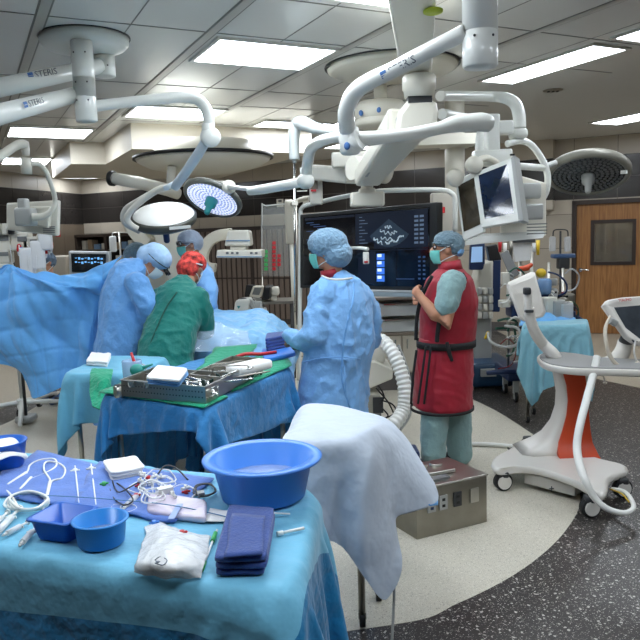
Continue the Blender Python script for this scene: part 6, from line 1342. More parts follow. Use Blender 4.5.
# ---- monitor and defibrillator group on a cart behind the patient
t = thing('equipment_stand', 'small dark-legged stand at the partition carrying black and white monitors', 'stand', G(270, 345, 0)*0+V((P(275, 300, 8.2).x, 8.2, 0)))
x0, x1 = P(258, 301, 8.2).x, P(294, 301, 8.2).x; zt = P(275, 300, 8.2).z; m = MB(); bxx(m, x0, x1, zt-.03, zt, 8.0, 8.5); part('shelf', m, steel_d, t)
for x in (x0+.03, x1-.03):
    for y in (8.03, 8.47): m = MB(); m.cyl(V((x, y, 0)), V((x, y, zt-.03)), .014); part('leg', m, dgrey, t)
def tilt_box(mb, pxs, d, dep): q = [P(x, y, d) for x, y in pxs]; mb.hexa([p for p in q]+[p+V((.02, dep, 0)) for p in q])
t = thing('bedside_monitor', 'white framed grey-screen monitor beside black cases on the small stand', 'monitor', P(255, 300, 8.0)); m = MB(); tilt_box(m, ((253, 286), (262, 286.5), (259, 298), (249, 296.5)), 7.9, .12); part('bezel', m, white2, t, bevel=.01); m = MB(); tilt_box(m, ((254.5, 287.8), (260, 288), (257.5, 295), (252, 294.5)), 7.89, .01); part('screen', m, grey, t)
m = MB(); m.cyl(P(255, 297, 7.98), V((P(255, 297, 7.98).x+.06, 8.05, zt)), .03); part('stand_neck', m, lgrey, t)
m = MB(); tilt_box(m, ((246, 285), (254, 285.5), (249, 297), (244, 297)), 8.05, .1); tag(part('black_case', m, black, bevel=.01), 'black tilted case left of the white framed monitor', 'case')
m = MB(); tilt_box(m, ((264, 286), (271, 286.5), (269, 300), (261, 300.5)), 8.0, .3); tag(part('black_case', m, black, bevel=.02), 'black padded case right of the white framed monitor', 'case')
m = MB(); m.rbox(P(275, 291, 8.2), (.1, .16, .1), .03); m.rbox(P(274, 297, 8.2), (.06, .1, .1), .01); tag(part('white_device', m, white2), 'rounded white device at the right end of the small stand', 'device')
t = thing('white_machine', 'white boxy machine with a teal triangle mark behind the patient drape', 'machine', P(242, 312, 7.6)); m = MB(); tilt_box(m, ((235, 300), (249, 299), (248, 312), (233, 313)), 7.5, .3); m.hexa([V((P(235, 312, 7.5).x, 7.52, 0)), V((P(247, 312, 7.5).x, 7.52, 0)), V((P(247, 312, 7.5).x, 7.78, 0)), V((P(235, 312, 7.5).x, 7.78, 0))]+[P(235, 313, 7.52), P(247, 312, 7.52), P(247, 312, 7.52)+V((0, .26, 0)), P(235, 313, 7.52)+V((0, .26, 0))]); part('casing', m, white, t, bevel=.03)
m = MB(); m.prism([P(237, 306, 7.48), P(240.5, 306, 7.48), P(238.7, 309, 7.48)], (0, .01, 0)); part('teal_mark', m, tealp, t); m = MB(); m.ell(P(243, 299.5, 7.6), (.05, .06, .02)); part('grey_lid', m, dgrey, t)
for i in range(5): m = MB(); m.tube([P(249+i*3, 300+i, 7.6), P(252+i*2, 307-i, 7.55), P(258+i, 311, 7.5), P(266, 309+i, 7.45)], .02, 8, 4); tag(part('white_hose', m, lgrey), 'grey-white hose in the bundle between the white machine and the small stand', 'hose', 'grey-white hoses in a bundle behind the patient drape')
# acrylic board with tags and rod
t = thing('clear_board', 'clear acrylic board with rows of green and red tags before the brown partition', 'board', P(278, 273, 9.4)); m = MB(); q = [P(262, 205, 9.5), P(296, 203, 9.5), P(296, 276, 9.5), P(262, 276, 9.5)]; m.hexa(q+[p+V((0, .01, 0)) for p in q]); part('panel', m, mat('acrylic', (220, 225, 222), .05, alpha=.12, bump=.01), t)
m = MB(); m.tube([P(262, 276, 9.5), P(262, 209, 9.5), P(266, 206, 9.5), P(296, 203, 9.5)], .01, 6, 3); part('edge', m, lgrey, t)
for i in range(7):
    for j, (x, mm) in enumerate(((266, greenp), (274, redp), (279, redp))):
        if (j == 0 and i > 1) or j == 1 or (j == 2 and 2 < i < 6) : m = MB(); p = P(x, 243+i*4.3, 9.48); m.box(p, (.045, .006, .042)); part('tag', m, mm, t)
m = MB(); m.cyl(V((P(296, 276, 9.5).x, 9.51, 0)), P(296, 203, 9.51), .012); m.cyl(V((P(262, 276, 9.5).x, 9.51, 0)), P(262, 276, 9.51), .012); part('post_pair', m, steel_d, t)
for i, x in enumerate((280, 288.5, 306)): m = MB(); m.box(W(0, 0)*0+P(x, 203 if i < 2 else 200, 12.9), (.12, .05, .14)); m.mi = 1; m.box(P(x, 201 if i < 2 else 198, 12.86), (.06, .02, .03)); tag(part('wall_sensor', m, [offw, dgrey]), '%s of three small cream boxes mounted on the black tile band' % ('leftmost', 'middle', 'rightmost')[i], 'wall box', 'cream boxes on the black band')
m = MB(); m.rbox(P(290, 222, 9.0), (.12, .1, .55), .03); m.tube([P(290, 205, 9), P(300, 200, 8.8), P(310, 198, 8.6)], .03, 10, 4); m.cyl(P(291, 235, 9.0), V((P(291, 235, 9.0).x, 9.0, 0)), .025); tag(part('white_support_post', m, offw), 'cream upright post at the left end of the large display', 'post')

# ---- vital monitor left, pump tower, bags
cr = [P(68, 251, 7.0), P(109, 251.5, 6.9), P(109, 275, 6.9), P(69, 275, 7.0)]
t = thing('vital_signs_monitor', 'grey-framed black vital signs monitor peeking over the blue hanging drape', 'monitor', P(88, 278, 7.0)); m = MB(); m.hexa(cr+[p+V((0, .1, 0)) for p in cr]); part('bezel', m, mat('pale_grey_bezel', (196, 198, 196), .4, bump=.03), t, bevel=.015)
m = MB(); q = [P(71, 253.5, 6.97), P(105.5, 254, 6.87), P(105.5, 272, 6.87), P(72, 272, 6.97)]; m.hexa(q+[p+V((0, .02, 0)) for p in q]); sc_ = part('screen', m, mat('monitor_black', (16, 26, 34), .15, bump=.01), t)
m = MB()
for i in range(9):
    for j in range(2): p = P(76+i*3.2, 258+j*4+(i*7 % 3)*.4, 6.85-.0); m.box(p, (.02, .004, .006+.008*((i*5+j) % 3)))
part('trace_marks', m, e_cyan, sc_).__setitem__('kind', 'stuff'); m = MB(); m.cyl(V((P(88, 275, 7).x, 7.08, 0)), P(88, 272, 7.08), .03); m.rbox(V((P(88, 275, 7).x, 7.1, .04)), (.5, .4, .07), .03); part('stand', m, lgrey, t)
t = thing('infusion_tower', 'cream infusion pump tower with stacked pumps and steel pole at the left picture edge', 'infusion stand', V((P(14, 290, 6.7).x, 6.7, 0)))
x = P(12, 250, 6.7).x; m = MB(); m.cyl(V((x, 6.7, .05)), V((x, 6.7, 1.9)), .015); part('pole', m, dgrey, t); m = MB(); m.rbox(V((x, 6.7, .05)), (.16, .2, .06), .03); part('base', m, lgrey, t)
m = MB(); a_ = P(-4, 226, 6.65); b_ = P(34, 229, 6.65); m.box((a_+b_)/2, ((b_-a_).length, .12, .05)); part('top_bracket', m, offw, t)
for i, (x_, y_, w_, h_) in enumerate(((4, 240, .16, .2), (4, 256, .15, .14), (22, 241, .17, .18), (36, 243, .22, .12), (34, 262, .12, .22), (5, 274, .14, .2))):
    m = MB(); m.rbox(P(x_, y_, 6.6), (w_, .12, h_), .02); p_ = part('pump_module', m, offw if i % 2 else white2, t); m = MB(); m.box(P(x_, y_-2, 6.535), (w_*.5, .006, h_*.25)); part('pump_display', m, grey, p_)
for i, x_ in enumerate((-2, 5, 11, 40)): m = MB(); m.rbox(P(x_, 229 if i < 3 else 240, 6.5), (.045, .05, .1), .01); part('hook_block', m, black if i in (2,) else offw, t)
for i, (x_, y_, cc) in enumerate(((19, 249, redp), (21, 252, bluep), (49, 248, redp), (51, 246, orangep), (46, 251, redp), (34, 278, bluep))):
    m = MB(); m.limb([P(x_, y_-3, 6.5), P(x_, y_+1, 6.5)], [.02, .022], 10); m.mi = 1; m.limb([P(x_, y_+2, 6.5), P(x_, y_+6, 6.5)], [.016, .01], 10); tag(part('drip_chamber', m, [cc, milky]), '%s topped drip chamber hanging %s' % (('red', 'blue', 'red', 'orange', 'red', 'blue')[i], ('below the second pump', 'beside the red one at the second pump', 'left of the orange one under the white monitor', 'right of the pump bags under the white monitor', 'lowest under the white monitor', 'just above the peak of the blue drape')[i]), 'drip chamber')
for i, (x_, y_) in enumerate(((27, 262), (38, 255), (45, 236))):
    m = MB(); m.rbox(P(x_, y_, 6.45), (.13, .05, .26), .03); tag(part('fluid_bag', m, milky), '%s hanging clear fluid bag of three at the infusion tower' % ('left', 'middle', 'right')[i], 'fluid bag', 'fluid bags at the infusion tower'); 
for i in range(4): m = MB(); m.tube([P(10+i*9, 245, 6.45), P(12+i*8, 262, 6.42), P(14+i*7, 280, 6.45), P(10+i*6, 300, 6.5)], .004, 6, 5); tag(part('infusion_line', m, milky), 'thin clear infusion line hanging from the pump tower', 'tube', 'infusion lines of the pump tower')
t = thing('drip_stand', 'steel drip stand with clear bag in front of the supply cabinet', 'drip stand', V((P(120, 245, 9.0).x, 9.0, 0))); x = P(120, 245, 9).x; m = MB(); m.cyl(V((x, 9, .05)), V((x, 9, P(120, 232, 9).z)), .012); part('pole', m, steel, t); m = MB(); m.tube([P(112, 236, 9), P(113, 233, 9), P(120, 232.5, 9), P(130, 233, 9), P(131, 236, 9)], .008, 6, 4); part('hook_bar', m, steel, t); m = MB(); m.rbox(V((x, 9, .04)), (.5, .5, .05), .02); part('base', m, lgrey, t)
m = MB(); m.rbox(P(113, 244, 8.98), (.09, .05, .2), .03); m.cyl(P(113, 236, 8.98), P(113, 241, 8.98), .006); tag(part('fluid_bag', m, milky), 'clear bag hanging on the drip stand at the supply cabinet', 'fluid bag')
m = MB(); m.hexa([P(50, 256, 8.5), P(66, 256, 8.5), P(67, 278, 8.5), P(50, 278, 8.5)]+[p+V((0, .3, 0)) for p in (P(50, 256, 8.5), P(66, 256, 8.5), P(67, 278, 8.5), P(50, 278, 8.5))]); m.hexa([V((P(52, 278, 8.5).x, 8.52, 0)), V((P(65, 278, 8.5).x, 8.52, 0)), V((P(65, 278, 8.5).x, 8.78, 0)), V((P(52, 278, 8.5).x, 8.78, 0))]+[P(52, 277, 8.52), P(65, 277, 8.52), P(65, 277, 8.52)+V((0, .26, 0)), P(52, 277, 8.52)+V((0, .26, 0))]); tag(part('anaesthesia_machine', m, beige_low, bevel=.02), 'beige machine cabinet between the peeking person and the vital signs monitor', 'machine')

# ============================================================ RIGHT SIDE
# ---- touchscreen tower
D7 = 7.8
t = thing('perfusion_console', 'white and navy console tower with touchscreen behind the man in red', 'console', V((P(487, 300, D7).x, D7, 0)))
m = MB(); q = [P(471, 243, D7), P(485, 242, D7), P(485, 270, D7), P(470, 270, D7)]; m.hexa(q+[p+V((0, .08, 0)) for p in q]); part('screen_frame', m, navy, t, bevel=.01)
m = MB(); q = [P(472, 247, D7-.01), P(482.5, 246.5, D7-.01), P(482.5, 262, D7-.01), P(471, 262.5, D7-.01)]; m.hexa(q+[p+V((0, .01, 0)) for p in q]); part('touchscreen', m, em('display_pale', (128, 160, 196), .7), t)
m = MB(); q = [P(482, 262, D7), P(494, 260, D7), P(493, 312, D7), P(478, 318, D7), P(477, 280, D7)]; m.prism(q, (0, .35, 0)); part('white_tower', m, offw, t, bevel=.03)
m = MB(); q = [P(493, 260, D7+.02), P(501, 260, D7+.02), P(500, 312, D7+.02), P(493, 312, D7+.02)]; m.prism(q, (0, .33, 0)); part('navy_side', m, navy, t, bevel=.01)
m = MB(); q = [P(473, 316, D7), P(492, 314, D7), V((P(492, 370, D7).x, D7, .25)), V((P(474, 370, D7).x, D7, .25))]; m.prism(q, (0, .3, 0)); part('lower_column', m, lgrey, t, bevel=.02)
xa, xb = P(468, 380, D7).x, P(505, 380, D7).x; m = MB(); m.rbox(V(((xa+xb)/2, D7, .16)), (xb-xa+.05, .7, .26), .06); part('navy_base', m, mat('petrol_plastic', (28, 62, 92), .4, bump=.03), t)
m = MB(); m.box(V((xa+.14, D7-.37, .2)), (.16, .05, .08)); part('vent', m, lgrey, t)
for i in range(3):
    for j in range(4): m = MB(); m.rbox(P(479+i*5.5, 291+j*8, D7-.08), (.05, .1, .07), .01); o_ = part('module', m, offw if (i+j) % 2 else lgrey, t)
m = MB(); m.limb([P(488, 333, D7-.1), P(485.5, 338, D7-.1)], [.02, .015]); part('yellow_valve', m, yellowp, t)
m = MB(); q = [P(487, 246, 7.5), P(497, 244, 7.5), P(502, 260, 7.5), P(490, 261, 7.5)]; m.hexa(q+[p+V((0, .1, 0)) for p in q]); tag(part('small_printer', m, [black], bevel=.01), 'black tilted box above the white and navy console tower', 'device')
# ---- heart-lung machine frame
t = thing('heart_lung_machine', 'heart-lung machine with poles, pumps and looping tubes between the console tower and the door', 'heart-lung machine', V((P(535, 340, 7.0).x, 7.0, 0)))
xa, xb = P(503, 350, 7.0).x, P(580, 350, 7.0).x
m = MB(); m.rbox(V(((xa+xb)/2, 7.1, .28)), (xb-xa, .5, .12), .03); m.tube([P(487, 373, 6.9), P(500, 372, 6.85), P(520, 372, 6.85)], .025, 10, 4); part('base', m, navy, t)
for i, x_ in enumerate((xa+.1, xb-.08)):
    for y_ in (6.9, 7.3): m = MB(); m.cyl(V((x_-.015, y_, .055)), V((x_+.015, y_, .055)), .055); m.mi = 1; m.cyl(V((x_-.018, y_, .055)), V((x_+.018, y_, .055)), .028); m.box(V((x_, y_, .15)), (.05, .05, .13)); part('caster', m, [rubber, lgrey], t)
for x_, zt_, y_ in ((508, 262, 7.0), (520, 250, 7.15), (532, 246, 7.25), (549, 262, 7.2), (563, 268, 7.1)):
    m = MB(); p = P(x_, zt_, y_); m.cyl(V((p.x, y_, .3)), p, .014); part('pole', m, steel, t)
for i, (x_, y_) in enumerate(((517, 300), (532, 296), (549, 296), (560, 300))):
    m = MB(); p = P(x_, y_, 6.9); m.lathe([(0, -.05), (.085, -.05), (.09, -.03), (.09, .05), (0, .05)], p, (0, .5, 1), 24); k_ = part('roller_pump', m, [lgrey, steel_d][i % 2], t); m = MB(); m.rbox(p+V((0, 0, -.1)), (.17, .24, .12), .02); part('pump_body', m, [navy, offw, dgrey, offw][i], k_)
    m = MB(); m.box(p+V((0, -.07, .04)), (.1, .02, .02)); part('pump_knob', m, black, k_)
rr = random.Random(21)
tm = [whitet, lgrey, clearp, mat('red_tubing', (120, 30, 34), .3, bump=.02), navy, mat('dark_green_hose', (34, 88, 70), .5, bump=.02)]
for i in range(26):
    x_ = rr.uniform(497, 566); y_ = rr.uniform(268, 345); w_ = rr.uniform(6, 20); h_ = rr.uniform(6, 22); d_ = rr.uniform(6.65, 6.95)
    m = MB(); m.tube([P(x_, y_, d_), P(x_+w_*.5, y_-h_*.3, d_-.05), P(x_+w_, y_+h_*.2, d_), P(x_+w_*.7, y_+h_, d_+.05), P(x_-w_*.1, y_+h_*1.2, d_)], rr.choice((.006, .009, .012)), 8, 5); part('tube', m, tm[i % 6], t)
for i in range(18):
    x_ = rr.uniform(500, 570); y_ = rr.uniform(272, 325); m = MB(); m.rbox(P(x_, y_, rr.uniform(6.75, 6.9)), (rr.uniform(.05, .13), .1, rr.uniform(.05, .12)), .012, rz=rr.uniform(-.5, .5)); part('control_box', m, [offw, lgrey, dgrey, steel_d, white2, navy][i % 6], t)
m = MB(); m.lathe([(0, 0), (.06, 0), (.07, .04), (.07, .13), (.05, .15), (0, .15)], P(544, 294, 6.75)); part('reservoir', m, mat('blue_clear_plastic', (120, 160, 205), .15, alpha=.7, bump=.03), t); m = MB(); m.ell(P(541, 273, 6.8), (.05, .04, .045)); part('yellow_cap', m, yellowp, t); m = MB(); m.limb([P(520, 269, 6.8), P(527, 268, 6.8), P(531, 265, 6.8)], [.025, .03, .02], 10); part('orange_clamp', m, orangep, t)
m = MB(); m.tube([P(548, 272, 6.8), P(558, 275, 6.75), P(566, 283, 6.75), P(566, 292, 6.75), P(558, 296, 6.78)], .009, 8, 5); part('tube', m, navy, t)
for i in range(3): m = MB(); m.rbox(P(549+i*8, 306+i*3, 6.55), (.13, .1, .17), .02, rz=.3); part('cannister', m, [offw, lgrey, clearp][i], t)
m = MB(); q = [P(500, 254, 6.9), P(508, 250, 6.9), P(520, 274, 6.8), P(511, 279, 6.8)]; m.hexa(q+[p+V((0.02, .08, 0)) for p in q]); tag(part('tilted_display', m, grey, bevel=.008), 'dark grey tilted display panel above the heart-lung machine, left side', 'display')
m = MB(); m.tube([P(488, 333, 6.7), P(491, 342, 6.6), P(504, 347, 6.5), P(516, 345, 6.4), P(521, 336, 6.4), P(517, 328, 6.5), P(505, 326, 6.6)], .014, 10, 5); part('white_loop', m, lgrey, t)
m = MB(); q = [P(513, 243, 7.1), P(531, 241, 7.1), P(531, 260, 7.1), P(515, 262, 7.1)]; m.hexa(q+[p+V((0, .06, 0)) for p in q]); m.mi = 1; m.box(P(522, 241, 7.1), (.24, .08, .03)); tag(part('hanging_bag_rack', m, [milky, dgrey]), 'wide clear bag hanging from a dark bar beneath the small monitors', 'fluid bag')
for i, x_ in enumerate((500, 505, 511, 534, 538)): m = MB(); m.cyl(P(x_, 240+i % 2*3, 7.0), P(x_, 252+i % 3*3, 7.0), .02, .015, 12); tag(part('small_bottle', m, [redp, whitet, steel_d, milky, yellowp][i]), '%s tube-shaped bottle in the row of supplies below the small monitors' % ('red', 'white', 'steel', 'milky', 'yellow')[i], 'bottle', 'supplies below the small monitors')
# drip stand right by the door
t = thing('drip_stand', 'slim drip stand with clear bags and a blue clamp device left of the wooden door', 'drip stand', V((P(560, 250, 8.6).x, 8.6, 0))); x = P(560.5, 250, 8.6).x
m = MB(); m.cyl(V((x, 8.6, .05)), P(560.5, 231, 8.6), .012); part('pole', m, dgrey, t); m = MB(); m.tube([P(553, 236, 8.6), P(554, 230.5, 8.6), P(560, 229.5, 8.6), P(567, 230.5, 8.6), P(568, 236, 8.6)], .008, 6, 4); part('hook_bar', m, dgrey, t); m = MB(); m.rbox(V((x, 8.6, .04)), (.5, .5, .05), .02); part('base', m, dgrey, t)
m = MB(); m.rbox(P(563, 256, 8.5), (.26, .16, .05), .02); m.mi = 1; m.rbox(P(563, 263, 8.5), (.13, .12, .14), .02); part('clamp_device', m, [mat('steel_blue_plastic', (60, 88, 128), .4, bump=.03), dgrey], t)
for i, x_ in enumerate((552.5, 567.5)): m = MB(); m.rbox(P(x_, 244, 8.58), (.08, .05, .18), .03); tag(part('fluid_bag', m, clearp), '%s clear bag on the slim drip stand beside the door' % ('left', 'right')[i], 'fluid bag', 'clear bags beside the door')
m = MB(); q = [P(576, 314, 6.9), P(586, 320, 6.9), V((P(585, 350, 6.9).x, 6.9, .2)), V((P(574, 350, 6.9).x, 6.9, .2))]; m.prism(q, (0, .4, 0)); m.cyl(V((P(580, 350, 6.9).x, 7.1, 0)), V((P(580, 350, 6.9).x, 7.1, .22)), .05); tag(part('navy_cabinet', m, navy, bevel=.02), 'narrow dark navy cabinet right of the turquoise covered trolley', 'cabinet')
# covered trolley
hq = [(P(512, 320, 6.4).x, 6.1), (P(578, 320, 6.3).x, 6.05), (P(576, 318, 6.7).x, 6.42), (P(518, 316, 6.75).x, 6.46)]; hz = P(545, 320, 6.45).z
t = table('small_trolley', 'small steel-legged trolley under the light turquoise sheet left of the white cart', hq, hz-.012, steel_d, inset=.03, lr=.014)
sheet_over(hq, hz-.008, (.26, .26, .36, .10), 52, 56, mat('none', (0, 0, 0)), 'table_drape', 'light turquoise sheet draped over the small trolley in front of the heart-lung machine', 17, 220, mats=[crease_mat('pale_turquoise_sheet', (132, 186, 202), .6, .7, 7)], zone=lambda *a: False, rot=.28)
rows = [[P(522, 314, 6.6), P(540, 308, 6.6), P(560, 313, 6.6), P(574, 316, 6.6)], [P(520, 320, 6.45), P(540, 314, 6.45), P(560, 319, 6.45), P(576, 322, 6.45)], [P(519, 326, 6.3), P(540, 324, 6.3), P(560, 326, 6.3), P(577, 326, 6.3)]]
cloth_part('blue_cloth', patch(rows, 8, 8, lambda u, v, p: .03*noise.noise(V(p)*12)), crease_mat('sky_blue_sheet', (104, 170, 226), .6, .8, 9), solid=.004); tag(bpy.data.objects['blue_cloth'], 'crumpled sky blue cloth lying on the turquoise covered trolley', 'cloth')

# ---- white cart with orange panel
cw_ = mat('cart_white', (222, 218, 210), .35, bump=.02, coat=.1); ora = mat('cart_orange', (198, 70, 34), .4, bump=.03)
t = thing('mapping_cart', 'white wheeled cart with orange column panel on the right, carrying two monitors', 'cart', G(560, 480, 0))
def GB(px, py, z=.17): return G(px, py, z)
out = [(491, 462), (496, 455), (507, 449), (519, 443), (540, 441), (560, 446), (580, 452), (605, 459), (625, 464), (628, 470), (617, 474), (609, 480), (607, 490), (601, 494), (588, 487), (572, 479), (552, 472), (532, 467), (512, 466), (496, 468)]
pp, _ = spline([GB(*q) for q in out], 0, 3, True); cen = sum(pp, V())/len(pp); rings = []
for dz, k_ in ((-.05, .92), (-.045, .98), (-.025, 1), (-.008, .985), (0, .94)): rings.append([cen+(p-cen)*k_+V((0, 0, dz)) for p in pp])
m = MB(); m.rings(rings); part('base', m, cw_, t)
m = MB(); a_, b_, c_, d_ = G(524, 474, .10), G(575, 493, .06), G(600, 478, .06), G(550, 462, .10)
for p in (a_, b_, c_, d_): p.z = .035
m.prism([a_, b_, c_, d_], (0, 0, .075)); ub = part('battery_box', m, mat('cart_grey', (186, 182, 174), .4, bump=.03), t, bevel=.008)
m = MB(); p = G(551, 488, .07)+V((-.0, -.012, 0)); m.box(p, (.03, .006, .006)); m.box(p, (.006, .006, .03)); part('cross_mark', m, dgrey, ub)
for q in ((503, 483, .05), (590, 508, .055), (622, 489, .055), (528, 447, .05)):
    e = G(q[0], q[1], q[2]); e.z = .062; m = MB(); s_ = V((-.2, .98, 0)).normalized(); m.cyl(e-s_*.022, e+s_*.022, .06, seg=28); m.mi = 1; m.cyl(e-s_*.032, e+s_*.032, .046, seg=28); m.mi = 2; m.rbox(e+V((0, 0, .05)), (.07, .07, .04), .015); part('caster', m, [rubber, cw_, dgrey], t)
def colrow(l, r_, d, dep, y): return [P(l, y, d), P(r_, y, d), P(r_, y, d)+V((0, dep, 0)), P(l, y, d)+V((0, dep, 0))]
rows_ = [(366, 557, 586, 4.70, .16), (380, 560, 587, 4.70, .16), (395, 562.5, 588, 4.70, .16), (410, 562, 588.5, 4.70, .17), (425, 558, 589, 4.70, .19), (438, 550, 590, 4.70, .22), (446, 541, 591, 4.69, .26), (451, 534, 595, 4.68, .30), (457, 524, 600, 4.67, .34)]
rings = []
for y, l, r_, d, dep in rows_:
    a, b, c_, e = colrow(l, r_, d, dep, y); ring = []
    for p, q in ((a, b), (b, c_), (c_, e), (e, a)):
        for k_ in range(5): ring.append(p+(q-p)*(.12+.76*k_/4))
    rings.append(ring)
m = MB(); m.rings(rings); part('column', m, cw_, t)
rings = []
for y, l, r_ in ((371, 562, 584), (385, 566, 586), (400, 567.5, 587.5), (415, 566, 588.5), (430, 562, 590), (442, 558, 592), (452, 555.5, 595), (459, 556, 598)):
    rings.append([P(l, y, 4.692), P(r_, y, 4.692), P(r_, y, 4.71), P(l, y, 4.71)])
for i, rg_ in enumerate(rings):
    for p in rg_[:2]: p.y -= .012+(.05 if i > 5 else 0)*(i-5)
m = MB(); m.rings(rings); part('orange_panel', m, ora, t, bevel=.003)
# top ring
top = [(537, 357), (541, 353.5), (552, 352), (575, 354), (600, 358), (640, 360), (680, 362), (682, 372), (640, 370), (600, 369), (570, 368), (550, 365), (540, 361)]
tz = P(560, 360, 4.600).z; pp, _ = spline([G(x, y, tz) for x, y in top], 0, 4, True); cen = sum(pp, V())/len(pp); rings = []
for dz, k_ in ((-.05, .88), (-.045, .96), (-.025, 1), (-.006, 1), (0, .985)): rings.append([cen+(p-cen)*k_+V((0, 0, dz)) for p in pp])
m = MB(); m.rings(rings); part('work_top', m, cw_, t)
m = MB(); m.rings([[cen+(p-cen)*.95+V((0, 0, .0)) for p in pp], [cen+(p-cen)*.95+V((0, 0, .006)) for p in pp], [cen+(p-cen)*.93+V((0, 0, .008)) for p in pp]]); part('top_pad', m, mat('pad_grey', (138, 138, 136), .5, bump=.03), t)
m = MB(); m.tube([P(586, 373, 4.700), P(580, 395, 4.800), P(576, 405, 4.850)], .02, 10, 4); m.tube([P(602, 372, 4.700), P(604, 378, 4.700), P(605, 383, 4.700)], .006, 8); m.ell(P(605, 383, 4.700), (.014, .014, .01)); part('under_strut', m, cw_, t)
# front hose
m = MB(); m.tube([P(597, 357, 4.36), P(594, 372, 4.3), P(587, 398, 4.2), P(580, 425, 4.1), P(577, 445, 4.05), P(579, 462, 3.98), P(585, 480, 3.9), P(594, 497, 3.88), P(606, 508, 3.86), P(622, 513, 3.86), P(632, 510, 3.9), P(633, 503, 3.98), P(625, 492, 4.1), P(612, 489, 4.2)], [.024]*6+[.022, .02, .018, .016, .015, .014, .012, .012], 14, 6)
tag(part('white_hose', m, whitet), 'long white hose looping from the cart top down to the floor at its right caster', 'hose')
m = MB(); m.tube([P(610, 489, 4.18), P(622, 494, 4.05), P(629, 502, 3.98)], .005, 6, 5); tag(part('thin_cables', m, yellowp), 'thin yellow-green cable beside the white hose end', 'cable')
# monitor 1 (seen from behind)
t1_ = thing('cart_monitor', 'white monitor seen from behind on the left arm of the white cart', 'monitor', P(527, 322, 4.600))
q = [P(508, 283, 4.620), P(531, 272.5, 4.720), P(535, 273, 4.720), P(546, 312, 4.660), P(543, 317, 4.650), P(524, 321.5, 4.580), P(519, 319, 4.580), P(507, 287, 4.620)]
q0 = [p for p in q]; cen = sum(q, V())/8; nb = V((.25, 1, .1)).normalized()
m = MB(); m.rings([[cen+(p-cen)*.86-nb*.028 for p in q], [cen+(p-cen)*.97-nb*.016 for p in q], q, [p+nb*.03 for p in q], [cen+(p-cen)*.96+nb*.035 for p in q]]); part('rear_shell', m, cw_, t1_, bevel=.006)
m = MB(); m.hexa([cen+(p-cen)*.9+nb*.036 for p in (q[0], q[2], q[3], q[6])]+[cen+(p-cen)*.9+nb*.04 for p in (q[0], q[2], q[3], q[6])]); part('screen', m, scrk, t1_)
m = MB(); m.rbox(P(528, 300, 4.540), (.05, .05, .15), .015); m.mi = 1; m.rbox(P(527, 291, 4.520), (.045, .05, .045), .012); m.rbox(P(529, 311, 4.520), (.05, .045, .018), .006); part('mount', m, [cw_, dgrey], t1_)
m = MB(); m.tube([P(529, 308, 4.550), P(530, 318, 4.560), P(535, 332, 4.600), P(543, 344, 4.700), P(552, 353, 4.660), P(555, 358, 4.680)], [.034, .036, .036, .038, .042, .045], 16, 5); part('neck', m, cw_, t1_)
# monitor 2 (right edge)
t2_ = thing('cart_monitor', 'white tablet-like monitor with dark screen and red logo at the right picture edge', 'monitor', P(630, 345, 4.600))
q = [P(604, 305, 4.500), P(608, 300, 4.520), P(622, 297.5, 4.550), P(672, 294, 4.700), P(700, 340, 4.660), P(650, 348, 4.480), P(634, 342, 4.450), P(627, 337, 4.440)]
cen = sum(q, V())/8; nb = (q[3]-q[0]).cross(q[5]-q[0]).normalized(); nb = nb if nb.y > 0 else -nb
m = MB(); m.rings([[cen+(p-cen)*.97-nb*.01 for p in q], q, [p+nb*.035 for p in q], [cen+(p-cen)*.9+nb*.05 for p in q]]); part('shell', m, cw_, t2_, bevel=.006)
m = MB(); s4 = [P(619, 305.5, 4.460), P(680, 301, 4.640), P(700, 334, 4.600), P(637, 341, 4.410)]; s4 = [p-nb*((p-q[1]).dot(nb)+.013) for p in s4]; m.hexa(s4+[p+nb*.004 for p in s4]); sc_ = part('screen', m, mat('screen_slate', (62, 68, 74), .1, bump=.02, var=.3, vscale=8), t2_)
me = text_mesh('TERUMO', .026, P(617, 302.5, 4.490)-nb*.016, P(640, 300.5, 4.550)-nb*.016, -nb, None, .0008); o = link_mesh('logo_text', me, mat('logo_red', (198, 60, 46), .5, bump=.01), t2_); o['label'] = 'red maker lettering'
m = MB(); m.tube([P(632, 330, 4.600), P(628, 337, 4.620), P(625, 343, 4.700)], .045, 14); m.mi = 1; m.tube([P(625, 343, 4.700), P(622, 353, 4.640), P(612, 361, 4.640), P(600, 364, 4.640)], [.05, .052, .046, .036], 14, 4); part('neck', m, [dgrey, cw_], t2_)
m = MB(); m.rbox(P(613, 322, 4.450), (.05, .05, .04), .01, M=Matrix.Rotation(.6, 3, 'Y')); part('probe_holder', m, lgrey, t2_)
m = MB(); m.tube([P(610, 316, 4.420), P(605.5, 328, 4.380), P(606, 342, 4.350), P(610, 356, 4.350), P(619, 366, 4.360), P(632, 366, 4.380), P(638, 362, 4.400)], [.006, .012, .013, .013, .013, .013, .012], 10, 5); tag(part('curled_cord', m, mat('cream_cord', (214, 204, 186), .5, bump=.03)), 'cream cord curling from the right monitor down to the cart top', 'cord')
m = MB(); m.tube([P(636, 338, 4.400), P(634, 352, 4.380), P(637, 362, 4.400)], .006, 8, 4); tag(part('thin_white_cord', m, whitet), 'thin white cord under the screen at the right picture edge', 'cord')
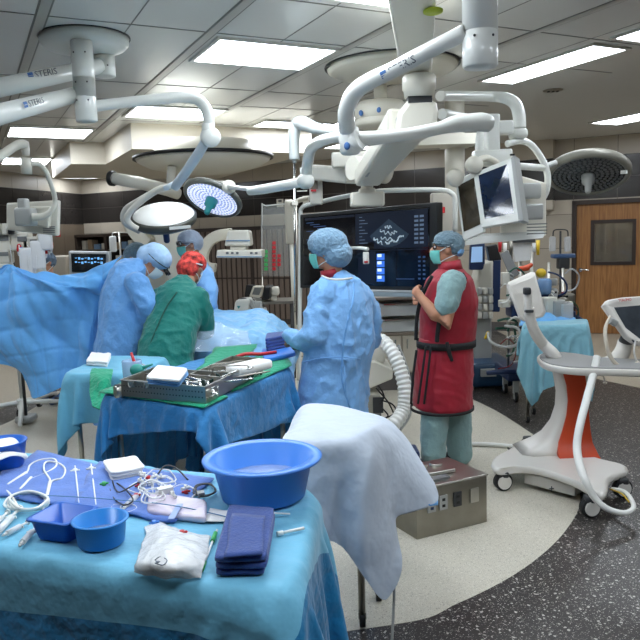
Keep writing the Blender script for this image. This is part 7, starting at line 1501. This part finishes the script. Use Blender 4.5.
# hose on floor
m = MB(); m.tube([G(470, 444, .02), G(490, 444.5, .02), G(508, 446, .02), G(524, 447, .03)], .018, 12, 5); m.mi = 1; m.tube([G(508, 448, .02), G(514, 451, .03), G(523, 449, .05)], .008, 8, 4); tag(part('floor_hose', m, [whitet, black]), 'white hose lying on the pale floor behind the white cart', 'hose')

# ---- steel box on floor
bx = thing('steel_box', 'brushed steel floor box with sockets on its side in front of the man in red', 'box', V((.68, 3.98, 0)))
A_ = V((.398, 3.895, 0)); B_ = V((.504, 3.793, 0)); C_ = V((.950, 4.007, 0)); 
A_ = V((.33, 4.12, 0)); Dd_ = A_+(C_-B_)
zt = .285; q = [A_, B_, C_, Dd_]
m = MB(); m.prism([p+V((0, 0, .0)) for p in q], (0, 0, zt)); part('casing', m, steel_d, bx, bevel=.004)
cen = sum(q, V())/4; m = MB(); m.prism([cen+(p-cen)*1.03+V((0, 0, zt)) for p in q], (0, 0, .012)); lid = part('lid', m, steel, bx, bevel=.004)
ex_ = (C_-B_).normalized(); nx_ = V((ex_.y, -ex_.x, 0))
for i, (s_, w_, mm) in enumerate(((.10, .055, lgrey), (.18, .055, lgrey), (.28, .055, dgrey), (.40, .06, steel))):
    c = B_+ex_*s_+V((0, 0, .185))+nx_*.004; m = MB(); R = math.atan2(ex_.y, ex_.x); m.box(c, (w_, .008, .085), rz=R); pl_ = part('socket_plate', m, mm, bx, bevel=.002)
    if i < 3:
        for z_ in (-.018, .018): m = MB(); m.box(c+nx_*.004+V((0, 0, z_)), (.02, .004, .016), rz=R); part('socket', m, black if i else navy, pl_)
m = MB(); cc = cen+V((-.02, .03, zt+.0135)); m.rbox(cc+V((0, 0, .012)), (.26, .2, .02), .008, rz=R-.1); m.rbox(cc+V((-.06, -.02, .03)), (.12, .05, .016), .006, rz=R+.3); m.cyl(cc+V((.05, .04, .02)), cc+V((.05, .04, .035)), .04); tag(part('flat_device', m, steel), 'flat silver device lying on the lid of the steel floor box', 'device')
m = MB(); m.box(cc+V((.02, -.16, .006)), (.16, .05, .012), rz=R+.05); tag(part('pedal_plate', m, grey), 'dark grey strip lying on the front of the steel box lid', 'plate')
m = MB(); m.rbox(G(410, 462, .1), (.12, .2, .2), .02); tag(part('navy_pedal', m, navy), 'small navy box on the floor left of the feet of the man in red', 'box')
